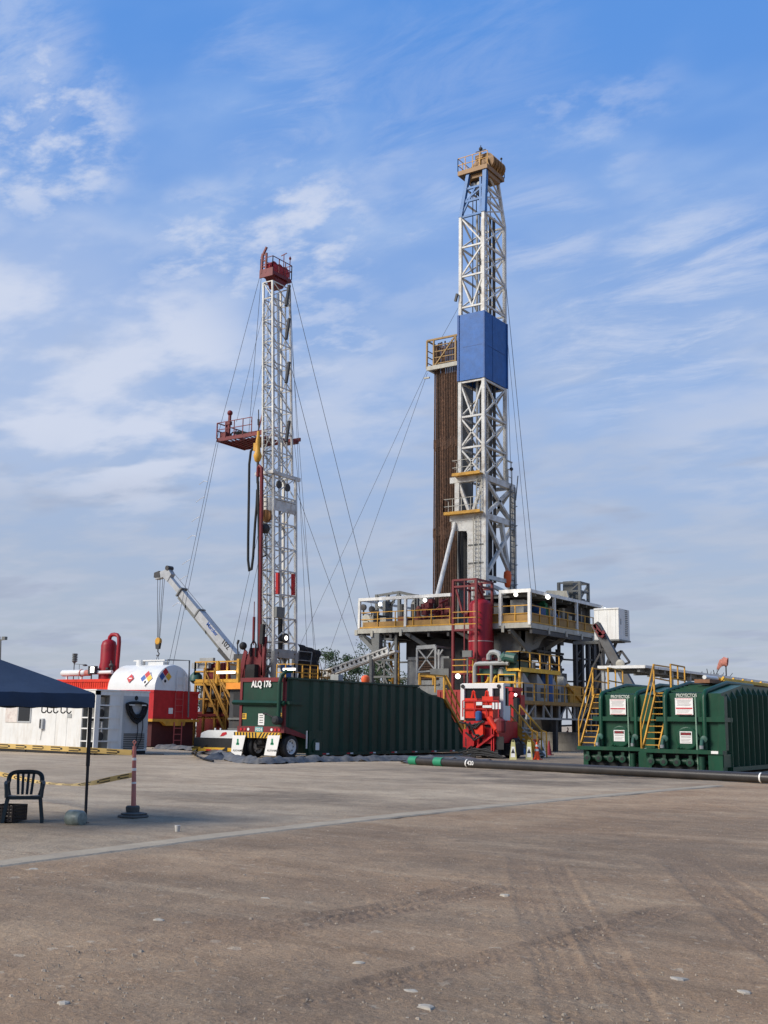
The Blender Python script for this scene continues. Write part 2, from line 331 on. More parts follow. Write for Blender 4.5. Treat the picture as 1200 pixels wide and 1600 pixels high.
def make_ground():
    th = list(np.arange(-25, 23, .115)); coarse = list(np.arange(-180, -25, 5.))+th+list(np.arange(23, 180, 5.))
    th = np.radians(np.array(coarse)); rr = [0.05, 1, 2.5, 4]
    r_ = 5.
    while r_ < 62: rr.append(r_); r_ *= 1.0036
    while r_ < 9000: rr.append(r_); r_ *= 1.22
    rr = np.array(rr); nr, nt = len(rr), len(th)
    A, Rr = np.meshgrid(th, rr); az = -HEAD+A; X = np.sin(az)*Rr; Y = np.cos(az)*Rr
    near = np.clip((60-Rr)/20, 0, 1); Zh = (fbm(X*.5, Y*.5, 3, 3)*.05+fbm(X*3.1, Y*3.1, 4, 11)*.028)*near
    brown = np.clip((X-(-12.3))/1.5+fbm(X*.6, Y*.6, 4, 21)*1.1, 0, 1)*.85+.15*np.clip(fbm(X*.25, Y*.25, 3, 31)*4+.5, 0, 1)                     # bare earth side of the kerb
    lumps = np.clip(fbm(X*9, Y*9, 3, 40)*3-.1, 0, 1)*.012*near*(.4+.6*brown); Zh += lumps
    track = np.zeros_like(X)
    for pts, hw in TRACKS:
        P_ = smooth_pts(pts); d, al = dpoly(X, Y, P_); ad = np.abs(d)
        wn = np.clip(fbm(X*2.2, Y*2.2, 3, 77)*2.2+.95, 0, 1)*np.clip(al/3.5, 0, 1)*(.62 if hw > .13 and pts[0][0] > 700 else 1.)
        ins = np.clip((hw-ad)/.03, 0, 1)*wn; edge = np.exp(-((ad-hw-.03)/.035)**2)*wn
        lug = (np.sin((al+np.abs(d)*.9)*2*math.pi/.13+vnoise(X*6, Y*6, 8)*1.5) > .15)*1.
        rib = (np.sin(d/hw*math.pi*3.5) > -.2)*1.
        Zh += -.014*ins+ins*lug*rib*.012+edge*.011*(.3+vnoise(X*14, Y*14, 5)); track = np.maximum(track, np.maximum(ins, edge*.7))
    kd, _ = dpoly(X, Y, KERB); Zh = np.where((np.abs(kd) < .45) & (Y < 36), np.minimum(Zh, .006), Zh)
    Zh = np.where(Rr > 60, 0, Zh)
    vs = np.stack([X, Y, Zh], -1).reshape(-1, 3); i, j = np.meshgrid(np.arange(nr-1), np.arange(nt), indexing='ij'); j2 = (j+1) % nt
    F = np.stack([i*nt+j, (i+1)*nt+j, (i+1)*nt+j2, i*nt+j2], -1).reshape(-1, 4)[:, ::-1]
    me = bpy.data.meshes.new('ground'); me.vertices.add(len(vs)); me.vertices.foreach_set('co', vs.ravel().astype(np.float32))
    me.loops.add(F.size); me.loops.foreach_set('vertex_index', F.ravel().astype(np.int32)); me.polygons.add(len(F))
    me.polygons.foreach_set('loop_start', np.arange(0, F.size, 4, dtype=np.int32)); me.polygons.foreach_set('loop_total', np.full(len(F), 4, dtype=np.int32))
    me.polygons.foreach_set('use_smooth', [True]*len(F)); me.update(calc_edges=True)
    # soil types: R = bare brown earth, G = damp/oily stain, B = churned by tyres
    damp = np.zeros_like(X)
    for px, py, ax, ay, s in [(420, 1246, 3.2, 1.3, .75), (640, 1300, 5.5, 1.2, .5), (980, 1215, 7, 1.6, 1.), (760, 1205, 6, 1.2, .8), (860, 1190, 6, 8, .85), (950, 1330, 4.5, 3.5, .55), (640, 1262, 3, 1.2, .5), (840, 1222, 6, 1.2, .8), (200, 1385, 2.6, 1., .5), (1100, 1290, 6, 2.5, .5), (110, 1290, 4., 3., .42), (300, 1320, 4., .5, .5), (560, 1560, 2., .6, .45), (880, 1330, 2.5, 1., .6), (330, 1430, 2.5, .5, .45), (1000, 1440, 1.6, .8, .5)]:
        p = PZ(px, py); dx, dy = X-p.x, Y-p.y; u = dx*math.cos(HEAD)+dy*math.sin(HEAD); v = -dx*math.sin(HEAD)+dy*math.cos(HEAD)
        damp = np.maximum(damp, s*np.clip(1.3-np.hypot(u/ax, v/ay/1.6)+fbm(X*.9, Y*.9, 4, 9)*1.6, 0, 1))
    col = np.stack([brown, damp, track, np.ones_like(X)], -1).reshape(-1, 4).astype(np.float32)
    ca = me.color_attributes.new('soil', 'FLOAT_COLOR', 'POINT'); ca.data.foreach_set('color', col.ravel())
    o = bpy.data.objects.new('ground', me); C.objects.link(o); o['kind'] = 'structure'; o['label'] = 'packed gravel and brown earth yard marked by tyre tracks'
    m = bpy.data.materials.new('earth'); m.use_nodes = True; nt_ = m.node_tree; N = nt_.nodes; Lk = nt_.links; b = N['Principled BSDF']; b.inputs['Roughness'].default_value = .9
    b.inputs['Specular IOR Level'].default_value = .25
    geo = N.new('ShaderNodeNewGeometry'); at = N.new('ShaderNodeAttribute'); at.attribute_name = 'soil'; sp = N.new('ShaderNodeSeparateColor'); Lk.new(at.outputs['Color'], sp.inputs[0])
    def nz(sc, det=5, ro=.6, st=(1, 1, 1)):
        mp = N.new('ShaderNodeMapping'); mp.inputs['Scale'].default_value = st; Lk.new(geo.outputs['Position'], mp.inputs[0])
        n = N.new('ShaderNodeTexNoise'); n.inputs['Scale'].default_value = sc; n.inputs['Detail'].default_value = det; n.inputs['Roughness'].default_value = ro; Lk.new(mp.outputs[0], n.inputs['Vector']); return n.outputs['Fac']
    def mr(v, a, b_, c=0., d=1.):
        n = N.new('ShaderNodeMapRange'); n.inputs[1].default_value = a; n.inputs[2].default_value = b_; n.inputs[3].default_value = c; n.inputs[4].default_value = d; Lk.new(v, n.inputs[0]); return n.outputs[0]
    def mix(f, a, b_, bt='MIX'):
        n = N.new('ShaderNodeMixRGB'); n.blend_type = bt
        for k, v in ((0, f), (1, a), (2, b_)):
            if isinstance(v, float): n.inputs[k].default_value = v
            elif isinstance(v, tuple): n.inputs[k].default_value = (*v, 1)
            else: Lk.new(v, n.inputs[k])
        return n.outputs[0]
    def mul(a, b_):
        n = N.new('ShaderNodeMath'); n.operation = 'MULTIPLY'; Lk.new(a, n.inputs[0])
        if isinstance(b_, float): n.inputs[1].default_value = b_
        else: Lk.new(b_, n.inputs[1])
        return n.outputs[0]
    grey = mix(mr(nz(.22, 6, .65), .38, .62), (.27, .222, .170), (.40, .332, .255))
    grey = mix(mr(nz(1.1, 6, .7), .5, .75, 0., .6), grey, (.19, .145, .108))
    grey = mix(mr(nz(28, 3, .7), .58, .72, 0., .35), grey, (.46, .43, .38))
    bro = mix(mr(nz(.55, 6, .65), .35, .65), (.235, .155, .098), (.345, .250, .168))
    bro = mix(mr(nz(2.6, 7, .7), .52, .75, 0., .6), bro, (.15, .102, .070))
    bro = mix(mr(nz(9, 5, .75), .60, .72, 0., .32), bro, (.42, .36, .29))
    bro = mix(mr(nz(60, 3, .6), .60, .70, 0., .5), bro, (.36, .32, .27)); bro = mix(mr(nz(6.5, 2, .5, (1, 1, 1)), .665, .69, 0., .6), bro, (.44, .38, .31))
    base = mix(mr(nz(3, 5, .6), .3, .7, -.15, .15), sp.outputs[0], sp.outputs[0]) if False else mix(sp.outputs[0], grey, bro)
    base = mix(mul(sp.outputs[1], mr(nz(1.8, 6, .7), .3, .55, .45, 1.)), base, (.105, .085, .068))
    mpx = N.new('ShaderNodeMapping'); mpx.inputs['Rotation'].default_value = (0, 0, -HEAD-.12); mpx.inputs['Scale'].default_value = (.22, 1.3, 1); Lk.new(geo.outputs['Position'], mpx.inputs[0]); nx = N.new('ShaderNodeTexNoise'); nx.inputs['Scale'].default_value = 1.2; nx.inputs['Detail'].default_value = 8; nx.inputs['Roughness'].default_value = .68; nx.inputs['Distortion'].default_value = .3; Lk.new(mpx.outputs[0], nx.inputs['Vector'])
    base = mix(mr(nx.outputs['Fac'], .52, .72, 0., .6), base, (.135, .090, .058)); base = mix(mr(nx.outputs['Fac'], .46, .30, 0., .4), base, (.42, .34, .25))
    base = mix(mul(sp.outputs[2], .46), base, (.14, .10, .078))
    base = mix(.6, base, mix(1., base, mr(nz(30, 8, .85), .32, .68, .35, 1.65), 'MULTIPLY')); base = mix(mr(nz(4.2, 8, .8), .54, .66, 0., .55), base, (.17, .12, .085)); base = mix(mr(nz(7.3, 7, .75), .60, .68, 0., .5), base, (.40, .35, .28))
    base = mix(1., base, (1.19, 1.13, 1.02), 'MULTIPLY'); Lk.new(base, b.inputs['Base Color'])
    bp = N.new('ShaderNodeBump'); bp.inputs['Strength'].default_value = .9; bp.inputs['Distance'].default_value = .035; Lk.new(nz(16, 9, .72), bp.inputs['Height'])
    b2 = N.new('ShaderNodeBump'); b2.inputs['Strength'].default_value = .6; b2.inputs['Distance'].default_value = .01; Lk.new(nz(90, 4, .6), b2.inputs['Height']); Lk.new(bp.outputs[0], b2.inputs['Normal'])
    Lk.new(b2.outputs[0], b.inputs['Normal']); me.materials.append(m)
make_ground()
def kerb():
    n = 90; pts = []
    P_ = KERB; Ls = [0]
    for a, b_ in zip(P_, P_[1:]): Ls.append(Ls[-1]+math.hypot(b_[0]-a[0], b_[1]-a[1]))
    for i in range(n+1):
        s_ = Ls[-1]*i/n; k = max(j for j in range(len(Ls)-1) if Ls[j] <= s_+1e-6); t = (s_-Ls[k])/(Ls[k+1]-Ls[k]); pts.append((P_[k][0]*(1-t)+P_[k+1][0]*t, P_[k][1]*(1-t)+P_[k+1][1]*t))
    vs, fs = [], []
    for i, (x, y) in enumerate(pts):
        w = .24; e1 = random.uniform(-.02, .02); e2 = random.uniform(-.02, .02)
        for dx, z in ((-w+e1, 0), (-w+.03+e1, .018), (w-.04+e2, .022), (w+e2, .0)): vs.append((x+dx, y, z))
        if i: a = (i-1)*4; fs += [(a+k, a+k+1, a+k+5, a+k+4) for k in range(3)]
    b = B().add(vs, fs); o = b.build('kerb', mat('kerb_concrete', (.345, .285, .205), .85, var=.15, sc=2, grime=.75, gcol=(.25, .20, .15), bump=.5)); o['kind'] = 'structure'; o['label'] = 'low worn concrete kerb strip across the yard'
kerb()
def stones():
    b = B()
    for k in range(2200):
        px = random.uniform(-20, 1220); py = 1225+375*random.random()**1.15
        p = PZ(px, py); big = random.random()
        if p.x < -12 and random.random() < .5: continue
        r = random.uniform(.004, .011) if big < .97 else random.uniform(.012, .026)
        fl = random.uniform(.25, .7); a0 = random.random()*6; vs = []
        el = random.uniform(.6, 1.)
        for i in range(5): t = a0+i*1.2566; vs.append((p.x+math.cos(t)*r*random.uniform(.8, 1.2), p.y+math.sin(t)*r*el*random.uniform(.8, 1.2), -.004))
        for i in range(5): t = a0+i*1.2566+.2; vs.append((p.x+math.cos(t)*r*.62, p.y+math.sin(t)*r*el*.62, r*fl*.6+.003))
        b.add(vs, [(5, 6, 7, 8, 9)]+[(i, (i+1) % 5, (i+1) % 5+5, i+5) for i in range(5)])
    o = b.build('gravel', mat('stone_chips', (.27, .225, .175), .85, var=.5, sc=9)); o['kind'] = 'stuff'; o['label'] = 'small pale stones and mud crumbs scattered over the yard'
    for k, (px, py, r) in enumerate([(1060, 1530, .07), (665, 1574, .08), (640, 1549, .06), (52, 1358, .09), (248, 1438, .06), (1165, 1551, .06), (415, 1404, .05), (560, 1505, .05), (100, 1568, .05), (790, 1399, .06)]):
        p = PZ(px, py); b = B(); vs = []; nn = 9
        rad = [random.uniform(.6, 1.15) for _ in range(nn)]
        for s_, z in ((1.1, -.01), (.95, .005), (.6, .010)):
            for i in range(nn): t = i*2*math.pi/nn; vs.append((p.x+math.cos(t)*r*rad[i]*s_, p.y+math.sin(t)*r*.75*rad[i]*s_, z+random.uniform(0, .003)))
        b.add(vs, [tuple(range(18, 27))]+[(q*nn+i, q*nn+(i+1) % nn, (q+1)*nn+(i+1) % nn, (q+1)*nn+i) for q in (0, 1) for i in range(nn)])
        lab = ['large pale flat stone near the bottom right', 'pale flat stone between the tyre tracks at the bottom', 'pale stone just above the longest stone between the bottom tracks', 'whitish broken slab beside the near end of the kerb', 'pale flake in the brown earth left of centre', 'pale stone close to the right edge', 'small pale flake in the earth below the kerb middle', 'pale flake near the middle of the bare earth', 'pale chip near the bottom left corner', 'pale chip beside the start of the central tyre tracks'][k]
        tag(b.build('stone', mat('pale_stone', (.36, .32, .26), .85, var=.2, sc=12)), lab, 'stone', 'larger pale stones lying on the yard')
stones()
# ------------------------------------------------------------------ foreground left: canopy, chair, crate, post, tape
def canopy():
    rh = Vector((math.cos(HEAD), math.sin(HEAD), 0)); fh = Vector((-math.sin(HEAD), math.cos(HEAD), 0)); a = R(50)
    c0 = PZ(133, 1287); c0.z = 0
    e1 = -rh*math.cos(a)-fh*math.sin(a); e2 = -rh*math.sin(a)+fh*math.cos(a)
    t = thing('pop_up_canopy', 'navy blue pop-up canopy on black legs at the left edge', 'canopy', c0)
    cs = [c0, c0+e1*3, c0+e1*3+e2*3, c0+e2*3]; H0, H1 = 1.86, 2.10; ctr = (cs[0]+cs[2])/2
    b = B(); n = 12; vs = []; fs = []
    # cover: four sagging panels meeting at the peak
    for k in range(4):
        p, q = cs[k], cs[(k+1) % 4]; o0 = len(vs)
        for i in range(n+1):
            for j in range(n+1):
                u = i/n; v = j/n; e = p.lerp(q, u); x = e.lerp(ctr, v); hip = abs(u-.5)*2
                z = 2.10+.72*v-(1-hip)*.09*math.sin(math.pi*min(1, v*1.05))-.02*(1-hip**2)*(1-v)
                if v == 0: z = 2.095-.02*(1-hip**2)+.008*math.sin(u*40)
                out = (e-ctr).normalized()*.02*(1-v); vs.append((x.x+out.x, x.y+out.y, z))
        for i in range(n):
            for j in range(n): a_ = o0+i*(n+1)+j; fs.append((a_, a_+n+1, a_+n+2, a_+1))
    b.add(vs, fs); cov = b.build('cover', navy, t, smooth=True)
    v2 = B()
    for k in range(4):
        p, q = cs[k], cs[(k+1) % 4]; nn = 40; vs = []
        for i in range(nn+1):
            e = p.lerp(q, i/nn); o_ = (e-ctr).normalized()
            for z, w in ((2.095-.02*(1-abs(i/nn-.5)**2*4), .03), (1.97, .045+.012*math.sin(i*.9)), (1.855+.008*math.sin(i*.7), .03+.018*math.sin(i*.9+.4))): vs.append((e.x+o_.x*w, e.y+o_.y*w, z))
        v2.add(vs, [(i*3+j, (i+1)*3+j, (i+1)*3+j+1, i*3+j+1) for i in range(nn) for j in range(2)])
    v2.build('valance', navy, t, smooth=True)
    f = B()
    for k in range(4):
        p, q = cs[k], cs[(k+1) % 4]
        for z in (1.84,): f.bar(p+ZA*(z+.06), q+ZA*(z+.06), .025)
        mid = (p+q)/2; f.bar(p+ZA*2.02, mid+ZA*1.90, .02); f.bar(q+ZA*2.02, mid+ZA*1.90, .02)
    f.tube(ctr+ZA*2.2, ctr+ZA*2.8, .02); f.build('folding_frame', blackm, t)
    for k in range(4):
        l = B(); tp = cs[k]+(ctr-cs[k]).normalized()*.03; e_ = tp+ZA*2.03; l.bar(cs[k].lerp(e_, .45), e_, .045); l.bar(cs[k]+ZA*.02, cs[k].lerp(e_, .5), .034); l.bar(cs[k], cs[k]+ZA*.02, .09, .09); l.build('leg', blackm, t)
    # S hooks hung from the hem rail
    for i, u in enumerate((.30, .38, .48, .565, .64)):
        p = c0+e1*(u*1.35*1.02+.02); z0 = 1.885; o_ = -fh*.05; h = B(); pts = []
        for k in range(13):
            an = R(-20+k*17); pts.append(p+o_+rh*(.035*math.cos(an+math.pi)-.0)+ZA*(z0-.085-.035*math.sin(an)))
        h.path([p+o_+ZA*z0-rh*.035]+pts, .010, 6)
        tag(h.build('hook', blackm, smooth=True), ['hook nearest the canopy leg, under the blue hem', 'hook second from the canopy leg under the blue hem', 'middle hook of the five hung under the blue hem', 'hook fourth from the canopy leg under the blue hem', 'hook farthest from the canopy leg under the blue hem'][i], 'hook', 'steel hooks hung along the canopy hem')
    j = PZ(118, 1290); w = B(); w.lathe((j.x, j.y, .115), [(.02, -.17), (.10, -.165), (.125, -.14), (.13, 0), (.125, .12), (.10, .155), (.02, .165)], 18, 'x')
    tag(w.build('water_jug', mat('jug_plastic', (.17, .20, .18), .4, var=.4, sc=9, grime=.5), smooth=True), 'murky greenish plastic jug lying as ballast at the canopy leg', 'jug')
canopy()
def chair():
    p = PZ(35, 1284); t = thing('plastic_chair', 'dark green plastic garden chair under the canopy', 'chair', (p.x, p.y, 0), R(50)); t.scale = (1.12, 1.1, 1.0)
    m = mat('chair_plastic', (.008, .018, .024), .45, var=.15)
    s = B(); n = 8; vs = []
    for zz in (0, -.02):
        for i in range(n+1):
            for j in range(n+1): u = i/n-.5; v = j/n-.5; vs.append((u*(.46-.04*v), v*.44, .42-.02*math.cos(u*3)+(.0 if v < .45 else 0)+zz))
    k = (n+1)**2; fs = [(i*(n+1)+j+o, (i+1)*(n+1)+j+o, (i+1)*(n+1)+j+1+o, i*(n+1)+j+1+o) for i in range(n) for j in range(n) for o in (0, k)]
    s.add(vs, fs); s.box(-.22, .22, -.235, -.215, .37, .425); s.build('seat', m, t, local=True, smooth=True)
    b = B(); top = [(math.copysign(abs(math.sin(R(a)))**.55, a)*.24, .24+.07*(abs(math.cos(R(a)))), .58+.21*math.cos(R(a))**.45) for a in range(-88, 89, 8)]
    b.path(top, .034, 8); b.bar((-.17, .31, .775), (.17, .31, .775), .02, .05)
    for x in (-.115, -.04, .04, .115): b.bar((x*.8, .22, .42), (x, .31, .78), .040, .014)
    for sx in (-1, 1): b.path([(sx*.21, .215, .41), (sx*.235, .25, .52), (sx*.236, .245, .62)], .022, 8)
    b.build('backrest', m, t, local=True, smooth=True)
    for sx in (-1, 1):
        a = B(); a.path([(sx*.235, .25, .64), (sx*.262, .10, .635), (sx*.27, -.10, .63), (sx*.262, -.21, .60), (sx*.25, -.225, .50), (sx*.245, -.23, .40)], .024, 8); a.build('armrest', m, t, local=True, smooth=True)
        for sy in (-1, 1): l = B(); l.bar((sx*.225, sy*.21, .42), (sx*.275, sy*(.265 if sy > 0 else .25), 0), .05, .03); l.build('leg', m, t, local=True)
    q = PZ(8, 1285); c = thing('crate', 'dark plastic crate behind the green chair', 'crate', (q.x-.05, q.y+.1, 0), HEAD-R(8))
    bx = B()
    for z in (.02, .075, .13, .185, .24): 
        for sx in (-1, 1): bx.box(sx*.19-.01, sx*.19+.01, -.25, .25, z, z+.035); bx.box(-.19, .19, sx*.25-.01, sx*.25+.01, z, z+.034)
    for i in range(-3, 4):
        for sx in (-1, 1): bx.box(i*.06-.008, i*.06+.008, sx*.25-.014, sx*.25+.014, .02, .27); bx.box(sx*.19-.014, sx*.19+.014, i*.08-.008, i*.08+.008, .02, .27)
    bx.box(-.19, .19, -.25, .25, .015, .03); bx.build('box', mat('crate_plastic', (.020, .015, .014), .5), c, local=True)
chair()
def post_and_tape():
    p = PZ(208, 1277); r = .045; top = PY(210, 1166, p.y)
    t = thing('delineator_post', 'faded red and white delineator post with stacked rubber base tied with yellow tape', 'post', (p.x, p.y, 0))
    s = B(); n = 14
    bs = p+ZA*.10; s.tube(bs, top, r, n, r*.72); s.path([top+XA*0, top+ZA*.03, top+ZA*.075+rt0*.03, top+ZA*.10, top+ZA*.075-rt0*.03, top+ZA*.03], .012, 6)
    s.build('tube', pinkr, t, smooth=True)
    for u, h in ((.42, .035), (.62, .05), (.78, .05)): w = B(); a = bs.lerp(top, u); c = bs.lerp(top, u+h/1.2); rr = r*(1-.28*u)+.003; w.tube(a, c, rr, n, rr-.001); w.build('reflective_band', paper, t, smooth=True)
    b = B(); b.lathe((p.x, p.y, 0), [(.26, 0), (.27, .02), (.25, .045), (.12, .06)], 8); b.lathe((p.x+.02, p.y, .05), [(.22, 0), (.23, .02), (.12, .04)], 8); b.lathe((p.x-.03, p.y+.01, .085), [(.09, 0), (.12, .01), (.125, .09), (.105, .11), (.03, .115)], 12); b.build('base', mat('old_rubber', (.075, .073, .068), .8, grime=.6, gcol=(.16, .14, .12)), t)
    # yellow tape with two rows of black print
    def tape(name, pts, w, lab, tw=None):
        n = len(pts)-1; N_ = 60; q = []
        for i in range(N_+1):
            s_ = i/N_*n; k = min(int(s_), n-1); u = s_-k; P0, P1, P2, P3 = pts[max(k-1, 0)], pts[k], pts[k+1], pts[min(k+2, n)]
            q.append(.5*((P1*2)+(P2-P0)*u+(P0*2-P1*5+P2*4-P3)*u*u+(P3-P0+P1*3-P2*3)*u**3))
        T = thing(name, lab, 'caution tape', q[0]); b = B(); k_ = B(); vs = []
        L = 0; Ls = [0]
        for a, c in zip(q, q[1:]): L += (c-a).length; Ls.append(L)
        def nrm(i): d = (q[min(i+1, N_)]-q[max(i-1, 0)]).normalized(); f = d.cross(ZA).normalized(); twv = (tw(i/N_) if tw else 0); return (ZA*math.cos(twv)+f*math.sin(twv)), f
        for i, c in enumerate(q): u, f = nrm(i); vs += [c+u*w/2, c-u*w/2, c-u*w/2+f*.003, c+u*w/2+f*.003]
        b.add(vs, [(i*4+j, (i+1)*4+j, (i+1)*4+(j+1) % 4, i*4+(j+1) % 4) for i in range(N_) for j in range(4)]); b.build('band', tapey, T)
        s_ = .1
        while s_ < L-.1:
            ph = (s_ % .62)
            if ph < .40:
                i = max(j for j in range(N_) if Ls[j] <= s_); u_ = (s_-Ls[i])/max(1e-6, Ls[i+1]-Ls[i]); c = q[i].lerp(q[i+1], u_); u, f = nrm(i); d = (q[i+1]-q[i]).normalized()
                tall = ph > .33
                for o in ((0,) if tall else (.024, -.024)):
                    hw = .02 if not tall else .038; 
                    for ff in (-.004, .007): a = c+u*(o*1.0)+f*ff; k_.quad(a-d*.014-u*hw*.5, a+d*.014-u*hw*.5, a+d*.014+u*hw*.5, a-d*.014+u*hw*.5)
            s_ += .036
        k_.build('lettering', ink, T)
    y1 = p+Vector((.02, .0, 1.20))
    lft = PY(-25, 1164, p.y+.7); lft2 = PY(100, 1170, p.y+.3)
    tape('caution_tape', [lft, lft2, PY(206, 1176, p.y)], .095, 'yellow caution tape stretched from the post top across the white cabin')
    a = PY(206, 1211, p.y); tape('caution_tape', [a, PY(180, 1216, p.y+.05), PY(140, 1224, p.y+.15), PY(105, 1226, p.y+.3), PY(60, 1222, p.y+.7), PY(22, 1214, p.y+1.1), PY(-20, 1205, p.y+1.6)], .09, 'lower sagging yellow caution tape twisting behind the chair', lambda u: 1.25*max(0, math.sin((u-.25)*math.pi/.6)) if .25 < u < .85 else 0)
    c = PZ(277, 1300); tag(B().lathe((c.x, c.y, 0), [(.03, 0), (.034, .002), (.045, .10), (.047, .10), (.043, .101)], 12).build('plastic_cup', mat('clear_plastic', (.45, .43, .39), .2), smooth=True), 'discarded clear plastic cup on the gravel near the kerb', 'cup')
post_and_tape()
# ------------------------------------------------------------------ white cabin with air conditioners
def cabin_():
    x0, x1, y0, y1, z0, z1 = -53.5, -41.0, 37.0, 40.4, .16, 2.95
    t = thing('site_cabin', 'white portable cabin with caged air conditioners and a black cable coil on its end', 'cabin', (x1, y0, 0))
    b = B(); b.box(x0, x1-.95, y0, y1, z0, z1); b.box(x1-.95, x1-.02, y0+.9, y1, z0, z1-.0); b.box(x1-.95, x1, y0, y1, z0, z0+.12); b.box(x1-.95, x1, y0, y1, z1-.2, z1)
    b.box(x0-.02, x1+.03, y0-.03, y1+.03, z1+.002, z1+.06); b.build('body', cabin, t)
    for x in (-50.6, -48.9, -43.7, -42.9): s = B(); s.box(x-.008, x+.008, y0-.006, y0+.01, z0+.05, z1-.05); s.build('panel_joint', mat('joint_grey', (.42, .41, .38), .6), t)
    sk = B(); sk.box(x0, x1-.02, y0+.06, y1-.06, .02, z0); [sk.box(x-.2, x+.2, y0+.02, y0+.3, 0, .158) for x in (-52, -49, -46, -43, -41.4)]; sk.build('skid', blackm, t)
    w = B(); w.box(-47.42, -46.52, y0-.03, y0+.02, 1.42, 2.3); w.build('window_panel', mat('stained_panel', (.62, .56, .50), .6, var=.08, grime=.8, gcol=(.40, .28, .24), gsc=2.5), t)
    f = B(); f.box(-46.5, -45.5, y0-.03, y0+.0, 1.41, 2.30); wf = f.build('window', cabgrey, t); g = B(); g.box(-46.42, -45.58, y0-.045, y0-.031, 1.49, 2.25); g.build('pane', glass, wf)
    d = B(); d.box(-44.72, -44.5, y0-.13, y0, 1.12, 1.62); d.box(-44.68, -44.58, y0-.14, y0-.13, 1.2, 1.56); d.build('meter_box', cabgrey, t)
    d = B(); d.box(-44.70, -44.6, y0-.145, y0-.141, 1.18, 1.58); d.tube((-44.62, y0-.03, 1.12), (-44.7, y0-.03, .6), .008); d.build('fittings', ink, t)
    v = B(); v.box(-42.9, -42.6, y0-.02, y0, 1.67, 1.87); v.build('vent', lgrey, t)
    # cage around the units: open lattice on the front and a framed end
    st = B(); L = [z0+.12, .62, 1.20, 1.70, 2.28, z1-.2]
    for z in L[1:-1]: st.bar((x1-.93, y0+.02, z), (x1-.06, y0+.02, z), .06); st.bar((x1-.02, y0+.25, z), (x1-.02, y0+1.62, z), .06)
    for x in (x1-.92, x1-.42): st.bar((x, y0+.02, z0), (x, y0+.02, z1), .07)
    st.box(x1-.06, x1, y0, y0+.28, z0, z1); st.box(x1-.06, x1-.004, y0+1.55, y0+1.72, z0, z1); st.box(x1-.5, x1-.45, y0+.01, y0+.05, z0, z1)
    st.bar((x1+.02, y0+.42, 1.05), (x1+.02, y0+.42, 1.5), .04); st.build('cage_frame', cabin, t)
    e = B(); e.box(x1-.06, x1-.003, y0+1.72, y1, z0, z1-.2); e.box(x1-.04, x1+.012, y0+1.84, y1-.25, .98, 2.42); ep = e.build('end_panel', cabgrey, t)
    l = B(); [l.box(x1-.002, x1+.02, y0+1.85, y1-.2, .25+i*.085, .29+i*.085) for i in range(9)]; l.build('louvre', darks, ep)
    l = B(); l.tube((x1-.01, y0+2.55, 2.66), (x1+.015, y0+2.55, 2.66), .11, 20); l.build('cable_hole', blackm, ep)
    for k, (zc, ys) in enumerate(((1.85, .55), (.78, .55), (2.42, .7), (1.30, .75))):
        a = B(); h = .5 if k < 2 else .3; a.box(x1-.75, x1-.35, y0+.35, y0+1.35, zc-h/2+.05, zc+h/2+.1); u = a.build('air_conditioner', lgrey, t)
        if k < 2: a = B(); a.tube((x1-.35, y0+.68, zc+.05), (x1-.33, y0+.68, zc+.05), .2, 20); [a.tube((x1-.325, y0+.68, zc+.05), (x1-.32, y0+.68, zc+.05), r_, 16) for r_ in (.05,)]; a.build('fan', darks, u)
    dk = B(); dk.box(x1-.93, x1-.06, y0+.86, y0+.89, z0+.13, z1-.2); dk.box(x1-.943, x1-.95+.02, y0+.05, y0+.88, z0+.13, z1-.21); dk.build('cage_lining', greys, t)
    # coil of cable on two pegs
    c = thing('cable_coil', 'black cable coil hung on two pegs on the cabin end wall', 'cable', (x1+.1, y0+2.5, 2.2))
    b = B(); random.seed(5)
    for k in range(26):
        ww = random.uniform(.40, .70); dd = random.uniform(.42, .86); zt = 2.36+random.uniform(-.05, .05); pts = []
        for i in range(25):
            an = 2*math.pi*i/24; y = math.cos(an)*ww; z = math.sin(an); z = z*.13 if z > 0 else -abs(z)**1.1*dd*(1-.12*abs(math.cos(an)))
            pts.append((x1+.07+k*.004+.02*math.sin(an*3+k), y0+2.52+y, zt+z-.04))
        b.path(pts, .022, 5)
    b.path([(x1+.1, y0+2.6, 1.6), (x1+.1, y0+2.66, 1.1), (x1+.09, y0+2.6, .6), (x1+.12, y0+2.45, .1), (x1+.3, y0+2.7, .02), (x1+1.2, y0+3.4, .02)], .022, 6)
    b.path([(x1+.1, y0+2.9, 2.1), (x1+.1, y0+2.98, 1.3), (x1+.09, y0+2.9, .7), (x1+.12, y0+2.55, .12), (x1+.5, y0+2.6, .02)], .022, 6)
    b.build('loops', blackm, c, smooth=True)
    b = B(); b.bar((x1, y0+2.05, 2.33), (x1+.2, y0+2.05, 2.33), .05); b.box(x1+.15, x1+.19, y0+1.95, y0+2.30, 2.30, 2.35); b.box(x1+.15, x1+.19, y0+2.78, y0+3.05, 2.30, 2.35); b.bar((x1, y0+2.95, 2.33), (x1+.2, y0+2.95, 2.33), .05); b.build('peg', cabin, c)
    return t
cabin_()
